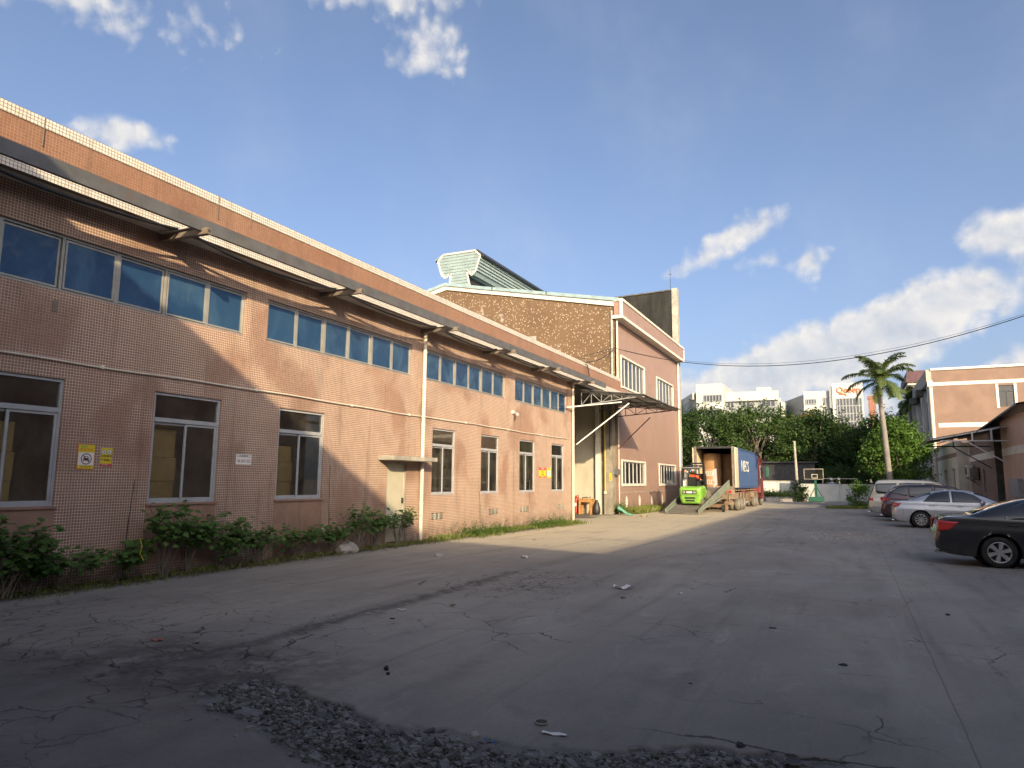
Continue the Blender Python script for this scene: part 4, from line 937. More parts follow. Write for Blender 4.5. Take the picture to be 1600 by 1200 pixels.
# ------------------------------------------------------------------ yard wall and far buildings
def build_far():
    w1 = thing('yard_wall', 'higher stained white boundary wall beyond the red truck cab', 'wall', (-7, 72, 0))
    MB().box(-17, -5.0, 72, 72.25, -.3, 1.70).build('wall', 'yard_wall', w1); MB().box(-17, -4.95, 71.96, 72.29, 1.70, 1.77).build('coping', 'concrete_trim', w1)
    MB().box(-5.0, -4.72, 71.9, 72.3, -.3, 1.74).build('pier', 'yard_wall', w1)
    w2 = thing('yard_wall', 'lower stained white boundary wall behind the basketball stand', 'wall', (0, 73, 0))
    MB().box(-4.6, 16, 73, 73.25, -.3, 1.42).build('wall', 'yard_wall', w2)
    for x in np.arange(-4.6, 6, 1.5): MB().box(x, x+1.46, 72.96, 73.29, 1.42, 1.50).build('coping_block', 'yard_wall', w2)
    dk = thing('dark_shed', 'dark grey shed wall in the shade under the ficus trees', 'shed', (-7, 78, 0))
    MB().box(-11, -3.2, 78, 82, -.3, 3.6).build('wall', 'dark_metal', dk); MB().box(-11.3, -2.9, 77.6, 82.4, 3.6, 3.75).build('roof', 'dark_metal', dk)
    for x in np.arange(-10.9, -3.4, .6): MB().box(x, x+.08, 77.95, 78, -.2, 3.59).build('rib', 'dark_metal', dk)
    pole = thing('utility_pole', 'plain grey concrete pole standing at the yard wall', 'pole', (-4.5, 71.4, 0))
    MB().tube((-4.5, 71.4, -.2), (-4.62, 71.4, 5.45), .15, 12, .10).build('shaft', 'concrete_trim', pole, smooth=True)
    MB().box(-4.74, -4.5, 71.28, 71.52, 5.45, 5.50).build('cap', 'concrete_trim', pole)
    # offices
    def win(parent, xf, a, b, c, d, n, rows=1, mat='office_glass', fm='office_grey'):
        f = MB(xf); frame_bars(f, a, b, c, d, .0, .18, .18)
        for k in range(1, n): u = a+(b-a)*k/n; f.box(u-.09, u+.09, .0, .15, c+.18, d-.18)
        for k in range(1, rows): z = c+(d-c)*k/rows; f.box(a+.18, b-.18, .0, .14, z-.09, z+.09)
        o = f.build('window', fm, parent)
        for k in range(n):
            for r in range(rows):
                u0, u1 = a+(b-a)*k/n, a+(b-a)*(k+1)/n; z0, z1 = c+(d-c)*r/rows, c+(d-c)*(r+1)/rows
                MB(xf).quad((u0+.1, .05, z0+.1), (u1-.1, .05, z0+.1), (u1-.1, .05, z1-.1), (u0+.1, .05, z1-.1)).build('pane', mat, o, recalc=False)
    A = thing('office_block', 'white office block with a stepped roof rising behind the left of the trees', 'building', (-25, 165, 0))
    Y = 160
    MB().prism([(-30.6, Y), (-24.7, Y), (-24.7, Y+20), (-30.6, Y+20)], 0, 23.5).build('front_wing', 'office_white', A)
    MB().prism([(-30.62, Y+.2), (-30.62, Y+14), (-42, Y+45), (-52, Y+45)], 0, 21.6).build('side_wing', 'office_grey', A)
    sx = seg(-45.5, Y+36, -30.9, Y+.1)
    for z in (5.5, 9.5, 13.5, 17.0):
        for k in range(6): win(A, sx, 3+k*5.6, 6.6+k*5.6, z, z+2.7, 3)
    MB(sx).box(0, 38, .05, .4, 20.2, 21.7).build('parapet', 'office_white', A)
    MB().prism([(-24.69, Y+3), (-13.4, Y+3), (-13.4, Y+22), (-24.69, Y+22)], 0, 20.2).build('rear_wing', 'office_grey', A)
    xf = wy(Y+3); MB(xf).box(-24.6, -13.3, .0, .8, 19.6, 21.6).build('parapet', 'office_white', A)
    MB(xf).box(-24.6, -13.3, .0, .8, 14.6, 15.7).build('floor_band', 'office_white', A)
    MB(xf).box(-24.6, -13.3, .0, .8, 10.2, 11.3).build('floor_band', 'office_white', A)
    for a, b in ((-24.4, -22.8), (-21.2, -19.2), (-17, -14)):
        for z in (18.1, 16.6, 12.0)[0:3:2]: win(A, xf, a, b, z, z+1.5, max(2, int((b-a)/1.))) 
    xf = wy(Y)
    for z in (19.4, 16.2, 13., 9.8): win(A, xf, -29.0, -24.9, z, z+1.6, 6)
    MB().box(-18.4, -15.4, Y+8, Y+12, 20.2, 23.2).build('lift_house', 'office_white', A); MB().box(-13.3, -12.2, Y+4, Y+8, 15, 19.2).build('annex', 'office_white', A)
    MB().box(-13.4, -13.0, Y+4, Y+8, 0, 20).build('end_wall', 'office_white', A)
    B = thing('office_block', 'white office tower with orange lettering partly hidden by the palm', 'building', (0, 160, 0))
    MB().prism([(-8.1, Y), (-2.9, Y), (-2.9, Y+20), (-8.1, Y+20)], 0, 20.8).build('front_wing', 'office_white', B)
    MB().prism([(-8.12, Y+.2), (-8.12, Y+12), (-18, Y+42), (-24, Y+42)], 0, 20.2).build('side_wing', 'office_grey', B)
    xf = wy(Y)
    for z in (18.0, 14.6, 11.0): win(B, xf, -7.7, -5.6, z, z+1.2, 4)
    win(B, xf, -4.3, -3.0, 17.8, 19.4, 3)
    for z in (14.3,): MB(xf).box(-8.1, -4.6, .0, .6, z+2.2, z+2.9).build('floor_band', 'office_white', B)
    win(B, xf, -4.3, -3.0, 5.5, 17.2, 2, 6)
    MB().prism([(-2.55, Y-1), (3.2, Y-1), (3.2, Y+20), (-2.55, Y+20)], 0, 22.1).build('sign_tower', 'office_white', B)
    win(B, wy(Y-1), -1.8, 3.0, 10.9, 19.0, 8, 5); win(B, wy(Y-1), -1.6, 2.9, 2, 10.7, 6, 4)
    MB().box(-3.1, -2.56, Y-.8, Y+4, 17, 21.6).build('side_fin', 'office_grey', B)
    text('lettering', 'Qeeep', 1.75, 'orange_sign', face_my(.55, Y-1.12, 20.65), B, extrude=.08, spacing=.95)
    m = MB(); m.path([(-1.2, Y-1.12, 19.95), (-.7, Y-1.12, 19.8), (-.2, Y-1.12, 19.85), (.25, Y-1.12, 19.5)], .10); m.build('swash', 'orange_sign', B)
    for (x0, x1, y, z, lab) in ((3.4, 11, 190, 15.5, 'low pale office roof just right of the lettered tower behind wires'), (-13, -8.6, 230, 14, 'distant pale block glimpsed between the two office blocks')):
        D = thing('pale_block', lab, 'building', (x0, y, 0)); MB().box(x0, x1, y, y+15, 0, z).build('wall', 'office_white', D); MB().box(x0-.3, x1+.3, y-.4, y+15.3, z, z+.6).build('roof', 'office_grey', D)
    ch = thing('brick_chimney', 'square reddish brick chimney head seen left of the palm trunk', 'chimney', (3.3, 110, 0))
    MB().box(2.85, 3.75, 110, 111, 0, 13.4).build('shaft', 'brick_red', ch); MB().box(2.77, 3.83, 109.9, 111.1, 13.4, 13.8).build('cap', 'brick_red', ch)
build_far()
# ------------------------------------------------------------------ cars
def smooth(tab, x):
    """monotone cubic through the table points"""
    tx = np.array([p[0] for p in tab], float); ty = np.array([p[1] for p in tab], float)
    h = np.diff(tx); d = np.diff(ty)/h; m = np.zeros(len(tx)); m[0] = d[0]; m[-1] = d[-1]
    for i in range(1, len(tx)-1): m[i] = 0 if d[i-1]*d[i] <= 0 else 2*d[i-1]*d[i]/(d[i-1]+d[i])
    x = np.clip(x, tx[0], tx[-1]); i = np.clip(np.searchsorted(tx, x, 'right')-1, 0, len(h)-1); t = (x-tx[i])/h[i]
    return (2*t**3-3*t**2+1)*ty[i]+(t**3-2*t**2+t)*h[i]*m[i]+(-2*t**3+3*t**2)*ty[i+1]+(t**3-t**2)*h[i]*m[i+1]
def inpoly(p, poly):
    x, y = p; r = False; n = len(poly)
    for i in range(n):
        (x1, y1), (x2, y2) = poly[i], poly[(i+1) % n]
        if (y1 > y) != (y2 > y) and x < (x2-x1)*(y-y1)/(y2-y1)+x1: r = not r
    return r
def wheel(car, x, y, r, spokes, side, w=.21):
    """y is the outer face; side -1 faces -y"""
    s_ = side; c = (x, y, r)
    ty = MB().lathe(c, (0, -s_, 0), [(.012, r*.66), (.0, r*.72), (.0, r*.86), (.02, r*.96), (.05, r), (w-.05, r), (w-.01, r*.9), (w, r*.66)], 36).build('wheel', 'rubber', car, smooth='all')
    m = MB().lathe(c, (0, -s_, 0), [(.008, r*.665), (.0, r*.66), (.0, r*.62), (.03, r*.60), (.16, r*.58)], 36); m.build('rim', 'alloy', ty, smooth='all')
    m = MB().lathe(c, (0, -s_, 0), [(.10, r*.6), (.10, .0)], 24); m.build('hub_back', 'dark_metal', ty)
    m = MB()
    for k in range(spokes):
        a = 2*math.pi*k/spokes+.3; w0, w1 = (.055, .085) if spokes < 8 else (.028, .042)
        dx, dz = math.cos(a), math.sin(a); nx, nz = -dz, dx; r0, r1 = r*.16, r*.63; yy = y-s_*.012; yb = y-s_*.05
        P = []
        for rr, ww, q in ((r0, w0, yy), (r1, w1, y-s_*.004)):
            for sg in (-1, 1): P.append((x+dx*rr+nx*ww/2*sg, q, r+dz*rr+nz*ww/2*sg))
        for rr, ww in ((r0, w0*1.2), (r1, w1*1.2)):
            for sg in (-1, 1): P.append((x+dx*rr+nx*ww/2*sg, yb, r+dz*rr+nz*ww/2*sg))
        m.add(P, [(0, 1, 3, 2), (0, 2, 6, 4), (1, 5, 7, 3), (0, 4, 5, 1), (2, 3, 7, 6), (4, 6, 7, 5)])
    m.lathe((x, y-s_*.006, r), (0, -s_, 0), [(0, 0), (0, r*.17), (.03, r*.2)], 16); m.build('spokes', 'alloy', ty)
    return ty
def make_car(name, label, paintm, P, loc, rz=0., group='cars parked along the right side of the yard'):
    car = thing(name, label, 'car', loc, group, rot=(0, 0, rz)); LN = P['L']; W = P['W']
    st = sorted({*np.round(np.arange(0, LN+.001, P.get('step', .045)), 4), .012, .03, .07, LN, LN-.02, LN-.05})
    xs = np.array(st); zb = smooth(P['belt'], xs); zr = np.maximum(smooth(P['roof'], xs), zb+.002); wv = smooth(P['width'], xs); z0 = smooth(P['sill'], xs)
    NS, NG = 12, 9; RA = P['arch']; rows = []; kindrow = []
    for xi, (x, b, r, w, s0) in enumerate(zip(xs, zb, zr, wv, z0)):
        arch = 0
        for wxp in P['wheels']:
            d = abs(x-wxp)
            if d < RA: arch = max(arch, P['R']+math.sqrt(RA*RA-d*d))
        arch = min(arch, b-.12)
        k = min(1, (r-b)/.40); hh = r-b; ring = []
        def put(y, z, shift=True):
            dx = 0.
            if x < .75:
                f = (1-x/.75)**1.5; dx += f*P.get('lean', .10)*max(0, (z-.55)/.45)**1.2
                dx += f*.05*max(0, (.42-z)/.25)
            if x > LN-.8:
                f = (1-(LN-x)/.8)**1.5; dx -= f*.10*max(0, (z-.45)/.4)+f*.06*max(0, (.38-z)/.2)
            ring.append((x+dx, y, z))
        put(0, max(s0, arch)); put(w*.80, max(s0, arch)); put(w*.955, max(s0+.02, arch))
        for j in range(NS):
            s_ = (j+1)/NS; z = s0+.03+(b-.015-s0-.03)*s_; y = w*(.965+.035*math.sin(math.pi*min(1, s_*1.15)**.8)-.012*max(0, s_-.8)/.2)
            if abs(s_-P.get('crease', .72)) < .05: y += .006
            put(y, max(z, arch))
        put(w*(.945-.0*k), b)
        wr = w*(.70+.0*k) if hh > .12 else w*.80
        wr = w*.82*(1-k)+P['wr']*k
        wb = w*(.90 if k > .2 else .88)
        for j in range(NG):
            t = j/(NG-1); y = wb+(wr-wb)*(t**1.35 if k > .2 else t); z = b+.004+(r-b-.004-.05*k)*t
            put(y, z)
        put(wr-.05*k-.0, r-.022*k); put(wr*.72, r-.010*max(k, .15)); put(wr*.38, r-.003*k); put(0, r)
        rows.append(ring)
    M_ = len(rows[0]); SB = 3+NS; GB = SB+1
    groups = {}
    def put(key, quad):
        groups.setdefault(key, []).append(quad)
    rf0, rf1, wf0, wf1 = P['rearglass'][0], P['rearglass'][1], P['screen'][0], P['screen'][1]
    for i in range(len(rows)-1):
        for j in range(M_-1):
            for s_ in (1, -1):
                q = [rows[i][j], rows[i+1][j], rows[i+1][j+1], rows[i][j+1]]
                q = [(a, b*s_, c) for a, b, c in q]
                if s_ > 0: q = q[::-1]
                cx, cy, cz = [sum(v[n] for v in q)/4 for n in range(3)]
                key = 'body'
                sfx = 'a' if s_ > 0 else 'b'
                if j <= 1: key = 'underbody'
                elif GB <= j < GB+NG-1:
                    pass
                if key == 'body' and j >= GB+NG-2:
                    hk = zr[i]-zb[i]
                    if hk > .06 and rf0 < cx < rf1: key = 'rear_window'
                    if hk > .06 and wf0 < cx < wf1: key = 'windscreen'
                if key == 'body' and 2 <= j < 6 and cz < P.get('skirt', 0): key = 'skirt'
                put(key, q)
    # rear and front faces
    for e, ring in ((0, rows[0]), (1, rows[-1])):
        K = 9; n = M_
        for j in range(1, n-1):
            for k in range(K):
                for s_ in (1, -1):
                    f0, f1 = k/K, (k+1)/K
                    a, b = ring[j], ring[j+1] if j+1 < n else ring[j]
                    q = [(a[0], a[1]*f0*s_, a[2]), (a[0], a[1]*f1*s_, a[2]), (b[0], b[1]*f1*s_, b[2]), (b[0], b[1]*f0*s_, b[2])]
                    cy = abs(sum(v[1] for v in q)/4); cz = sum(v[2] for v in q)/4; key = 'body'
                    if e == 0:
                        if cy < .28 and P['plate'][0] < cz < P['plate'][1]: key = 'number_plate'
                    put(key, q)
    matof = {'body': paintm, 'underbody': 'plastic_black', 'tail_lamp': 'tail_lamp', 'rear_window': 'car_window', 'windscreen': 'car_window', 'number_plate': 'plate', 'skirt': P.get('skirtmat', paintm)}
    for key, qs in groups.items():
        m = MB()
        for q in qs: m.add(q, [(0, 1, 2, 3)])
        nm = 'window' if key.startswith('window') else key
        if key.startswith('tail_lamp'): nm = key = 'tail_lamp'
        me = bpy.data.meshes.new(nm); me.from_pydata(m.v, [], m.f)
        bm = bmesh.new(); bm.from_mesh(me); bmesh.ops.remove_doubles(bm, verts=bm.verts, dist=.0008); bmesh.ops.recalc_face_normals(bm, faces=bm.faces); bm.to_mesh(me); bm.free()
        me.polygons.foreach_set('use_smooth', [True]*len(me.polygons)); me.set_sharp_from_angle(angle=R(50))
        me.materials.append(MATS[matof.get(key, 'car_window')]); o = bpy.data.objects.new(nm, me); C.objects.link(o); o.parent = car
    hw = max(p[1] for p in P['width'])
    def wat(x): return float(smooth(P['width'], np.array([x]))[0])
    for wxp in P['wheels']:
        for s_ in (-1, 1):
            wheel(car, wxp, s_*(hw-.012), P['R'], P['spokes'], s_)
            m = MB().lathe((wxp, s_*(hw-.06), P['R']), (0, -s_, 0), [(0, RA*.995), (.42, RA*.995), (.42, 0)], 28); m.build('wheel_well', 'plastic_black', car)
    # door seams, handles, mirrors, bumper line, lamp detail
    def yone(i, z):
        r_ = rows[i]; best = 0
        for j in range(2, GB+NG):
            if r_[j][2] <= z <= r_[j+1][2]: t = (z-r_[j][2])/max(1e-6, r_[j+1][2]-r_[j][2]); best = r_[j][1]+(r_[j+1][1]-r_[j][1])*t
        return best or (r_[GB+NG-1][1] if z > r_[GB+NG-1][2] else wat(xs[i])*.98)
    def yat(x, z):
        i = int(np.clip(np.searchsorted(xs, x)-1, 0, len(xs)-2)); t = min(1, max(0, (x-xs[i])/(xs[i+1]-xs[i]))); return yone(i, z)*(1-t)+yone(i+1, z)*t
    for s_ in (-1, 1):
        for pl in P['windows']:
            px_ = sorted({p[0] for p in pl} | set(np.linspace(min(p[0] for p in pl), max(p[0] for p in pl), 22))); cols = []
            for x in px_:
                xq = min(max(x, px_[0]+1e-4), px_[-1]-1e-4); zz = []
                for k in range(len(pl)):
                    (xa, za), (xb, zb2) = pl[k], pl[(k+1) % len(pl)]
                    if (xa-xq)*(xb-xq) < 0: zz.append(za+(zb2-za)*(xq-xa)/(xb-xa))
                if len(zz) >= 2: cols.append((x, min(zz), max(zz)))
            m = MB(); vs = []; fs = []; nr = 8
            for (x, za, zc) in cols:
                for r_ in range(nr+1): z = za+(zc-za)*r_/nr; vs.append((x, s_*(yat(x, z)+.005), z))
            for i in range(len(cols)-1):
                for r_ in range(nr): fs.append((i*(nr+1)+r_, (i+1)*(nr+1)+r_, (i+1)*(nr+1)+r_+1, i*(nr+1)+r_+1))
            m.add(vs, fs); o = m.build('window', 'car_window', car, smooth='all', recalc=False); o.modifiers.new('t', 'SOLIDIFY').thickness = .006
    for s_ in (-1, 1):
        m = MB(); n = 12; q = P['lamp']; vs = []; fs = []
        def surf(x, z, e=.007):
            return (x, s_*(yat(x, z)+e), z)
        # lamp wraps round the corner: side patch, then across the rear
        for i in range(n+1):
            f = i/n
            for j in range(7):
                g = j/6; xt = q[0][0]+(q[1][0]-q[0][0])*f; zt = q[0][1]+(q[1][1]-q[0][1])*f; xb = q[3][0]+(q[2][0]-q[3][0])*f; zbm = q[3][1]+(q[2][1]-q[3][1])*f
                vs.append(surf(xb+(xt-xb)*g, zbm+(zt-zbm)*g))
        for i in range(n):
            for j in range(6): fs.append((i*7+j, (i+1)*7+j, (i+1)*7+j+1, i*7+j+1))
        m.add(vs, fs); lmp = m.build('tail_lamp', 'tail_lamp', car, smooth='all', recalc=False); lmp.modifiers.new('t', 'SOLIDIFY').thickness = .012
        m = MB(); vs = []; fs = []; z0_, z1_ = P['tail_rear'][2], P['tail_rear'][3]; ya, yb = P['tail_rear'][0], wat(.0)-.015
        for i in range(7):
            z = z0_+(z1_-z0_)*i/6; xx = P.get('lean', .1)*max(0, (z-.55)/.45)**1.2
            for j in range(5): f = j/4; vs.append((xx-.010+.012*f, s_*(ya+(yb-ya)*f), z))
        for i in range(6):
            for j in range(4): fs.append((i*5+j, i*5+j+1, (i+1)*5+j+1, (i+1)*5+j))
        m.add(vs, fs); l2 = m.build('tail_lamp', 'tail_lamp', car, smooth='all', recalc=False); l2.modifiers.new('t', 'SOLIDIFY').thickness = .012
        m = MB()
        for pl in P['seams']: m.path([(x, s_*(yat(x, z)+.0005), z) for x, z in pl], .0045, 4)
        m.build('seam', 'plastic_black', car)
        for x, z in P['handles']:
            y = yat(x, z); MB().path([(x-.09, s_*(y+.005), z-.004), (x-.07, s_*(y+.032), z), (x+.07, s_*(y+.034), z+.002), (x+.09, s_*(y+.008), z-.002)], .012, 6).build('door_handle', paintm, car, smooth='all')
        x, z = P['mirror']; y = yat(x, z); MB().lathe((x-.06, s_*(y+.10), z+.03), (1, 0, 0), [(0, .0), (.0, .09), (.05, .10), (.13, .07), (.16, 0)], 12).build('mirror', paintm, car, smooth='all')
        for (lx, lz, lw, lh) in P.get('trim', []):
            n = 12; MB().path([(lx+lw*k/n, s_*(yat(lx+lw*k/n, lz)+.004), lz+lh*k/n) for k in range(n+1)], .013, 5).build('side_trim', 'chrome' if P.get('chrome') else paintm, car, smooth='all')
        for fx, fz in P.get('chromeline', []): pass
        if 'glasstrim' in P:
            MB().path([(x, s_*(yat(x, z)+.006), z) for x, z in P['glasstrim']], .009, 4).build('window_trim', 'chrome', car)
    m = MB(); m.box(.015, .06, -.42, .42, P['bump']-.006, P['bump']+.006); m.build('bumper_seam', 'plastic_black', car)
    MB().box(P.get('lean', .1)*.55-.02, P.get('lean', .1)*.55+.02, -.30, .30, P['plate'][1]+.03, P['plate'][1]+.075).build('boot_trim', 'chrome', car, bevel=.008)
    MB().tube((-.02, -.52, .27), (.2, -.52, .27), .03, 10).build('exhaust', 'chrome', car)
    return car
def car_window_mat():
    m, t, b = base('car_window'); b.inputs['Base Color'].default_value = (.012, .014, .016, 1); b.inputs['Roughness'].default_value = .04
    b.inputs['Coat Weight'].default_value = 1; b.inputs['Coat Roughness'].default_value = .02
car_window_mat()
sedan = dict(L=4.54, W=.88, wr=.56, R=.315, arch=.375, wheels=(.96, 3.56), spokes=10, step=.04,
    belt=[(0, .90), (.05, .985), (.2, 1.0), (.55, 1.005), (1.2, .985), (2.2, .955), (3.2, .94), (3.5, .935), (4.0, .86), (4.35, .73), (4.54, .58)],
    roof=[(0, .91), (.05, .99), (.3, 1.015), (.58, 1.03), (.85, 1.16), (1.2, 1.325), (1.6, 1.425), (2.1, 1.465), (2.55, 1.445), (2.95, 1.34), (3.4, 1.10), (3.7, .955), (4.1, .86), (4.4, .72), (4.54, .59)],
    width=[(0, .72), (.08, .80), (.3, .85), (.7, .875), (1.2, .885), (3.4, .885), (4.0, .86), (4.35, .78), (4.54, .62)],
    sill=[(0, .34), (.2, .24), (.6, .20), (3.8, .19), (4.3, .20), (4.54, .26)],
    windows=[[(1.07, 1.0), (1.32, 1.27), (1.60, 1.39), (1.96, 1.41), (1.96, .99)], [(2.03, .99), (2.03, 1.41), (2.45, 1.38), (2.75, 1.28), (3.12, 1.0)]],
    rearglass=(.62, 1.38), screen=(2.75, 3.60),
    lamp=[(.055, .94), (.34, .93), (.20, .80), (.04, .77)], tail_rear=(.48, .9, .76, .96), plate=(.80, .92),
    seams=[[(1.98, .25), (1.98, .6), (1.98, .98)], [(1.30, .40), (1.16, .65), (1.08, .8), (1.1, .98)], [(3.08, .3), (3.15, .6), (3.12, .96)], [(.36, .42), (.38, .6), (.36, .74)]],
    handles=[(1.36, .86), (2.28, .84)], mirror=(2.98, .96), bump=.60, trim=[(1.45, .42, 1.6, .0)], crease=.62)
def variant(b, **k): d = dict(b); d.update(k); return d
silver = make_car('parked_car', 'silver sedan with ten-spoke wheels parked between the maroon car and black sedan', 'silver_paint', sedan, (1.42, 32.30, gzf(2.5, 32)-.004), R(-.5))
bk = variant(sedan, L=4.53, step=.026, spokes=6, wheels=(1.10, 3.62), R=.315, lean=.13, lamp=[(.06, .93), (.44, .90), (.26, .74), (.05, .70)], tail_rear=(.50, .9, .72, .97), crease=.7,
    windows=[[(1.22, .985), (1.42, 1.24), (1.68, 1.36), (2.02, 1.385), (2.02, .98)], [(2.09, .98), (2.09, 1.385), (2.5, 1.35), (2.75, 1.27), (3.12, .99)]],
    roof=[(0, .91), (.05, .99), (.3, 1.02), (.62, 1.04), (.95, 1.16), (1.3, 1.30), (1.7, 1.40), (2.2, 1.44), (2.6, 1.425), (2.95, 1.33), (3.4, 1.10), (3.7, .955), (4.1, .86), (4.4, .72), (4.53, .59)],
    rearglass=(.66, 1.48), trim=[], bump=.56,
    seams=[[(2.05, .25), (2.05, .6), (2.05, .97)], [(1.40, .42), (1.26, .66), (1.20, .8), (1.22, .97)], [(3.1, .3), (3.15, .6), (3.12, .95)], [(.10, .60), (.45, .60), (.72, .50)]])
black = make_car('parked_car', 'black sedan with six-spoke alloy wheels, only its rear half in frame at far right', 'black_car_paint', bk, (1.56, 18.20, gzf(2.6, 17)-.004), R(-.8))
suv = variant(sedan, L=4.75, wr=.64, R=.34, arch=.40, wheels=(.98, 3.75), lean=.16, spokes=6, skirt=.36, skirtmat='plastic_black',
    belt=[(0, .98), (.05, 1.08), (.2, 1.10), (1., 1.08), (2.2, 1.03), (3.2, 1.0), (3.6, .99), (4.2, .92), (4.55, .80), (4.75, .66)],
    roof=[(0, 1.0), (.05, 1.14), (.18, 1.32), (.35, 1.48), (.6, 1.58), (1.2, 1.645), (2.1, 1.66), (2.7, 1.61), (3.15, 1.44), (3.6, 1.16), (3.85, 1.01), (4.3, .92), (4.6, .79), (4.75, .67)],
    windows=[[(.42, 1.30), (.78, 1.53), (1.08, 1.56), (1.08, 1.12)], [(1.14, 1.1), (1.14, 1.56), (2.06, 1.58), (2.06, 1.07)], [(2.12, 1.07), (2.12, 1.58), (2.65, 1.53), (2.95, 1.42), (3.3, 1.06)]],
    rearglass=(.10, .46), screen=(2.9, 3.75), lamp=[(.09, 1.05), (.40, 1.04), (.32, .93), (.07, .88)], tail_rear=(.5, .9, .86, 1.08), plate=(.74, .86), bump=.62,
    handles=[(1.5, .95), (2.4, .93)], mirror=(3.1, 1.06), seams=[[(2.09, .3), (2.09, 1.04)], [(1.4, .45), (1.2, .8), (1.12, 1.05)]], glasstrim=[(1.10, 1.57), (.76, 1.56), (.42, 1.34), (.60, 1.22), (.98, 1.11)], trim=[])
maroon = make_car('parked_car', 'dark maroon estate car with a chrome window corner parked behind the silver sedan', 'maroon_paint', suv, (1.16, 36.85, gzf(2.5, 36)-.004), R(.6))
for x in (-.48, .48):
    m = MB(); m.path([(1.0, x, 1.655), (1.05, x, 1.70), (2.6, x, 1.69), (2.7, x, 1.64)], .014, 6); m.build('roof_rail', 'chrome', maroon)
van = variant(sedan, L=4.70, wr=.70, R=.32, arch=.38, wheels=(.95, 3.85), lean=.10, skirt=.52, skirtmat='grey_metal',
    belt=[(0, 1.02), (.05, 1.10), (.2, 1.12), (2., 1.10), (3.4, 1.06), (4.0, .98), (4.5, .86), (4.70, .72)],
    roof=[(0, 1.04), (.04, 1.35), (.10, 1.60), (.2, 1.76), (.45, 1.85), (1.2, 1.885), (2.4, 1.87), (3.1, 1.78), (3.6, 1.52), (4.05, 1.18), (4.3, .98), (4.55, .86), (4.70, .73)],
    windows=[[(.36, 1.24), (.36, 1.62), (.46, 1.68), (1.30, 1.70), (1.30, 1.18), (.46, 1.18)], [(1.42, 1.18), (1.42, 1.70), (2.4, 1.70), (2.4, 1.16)], [(2.5, 1.16), (2.5, 1.70), (3.0, 1.66), (3.5, 1.14)]],
    rearglass=(.09, .26), screen=(3.2, 4.2), lamp=[(.05, .95), (.22, .95), (.22, .82), (.05, .82)], tail_rear=(.5, .9, .78, .96), plate=(.58, .70), bump=.56,
    handles=[(2.3, 1.0)], mirror=(3.5, 1.1), seams=[[(2.45, .35), (2.45, 1.1)], [(1.36, .45), (1.36, 1.1)]], trim=[])
cream_van = make_car('parked_van', 'cream minivan with a raised roof at the back of the row of parked cars', 'champagne_paint', van, (.76, 40.85, gzf(1.5, 40)-.004), R(.3))
cream_van['category'] = 'van'

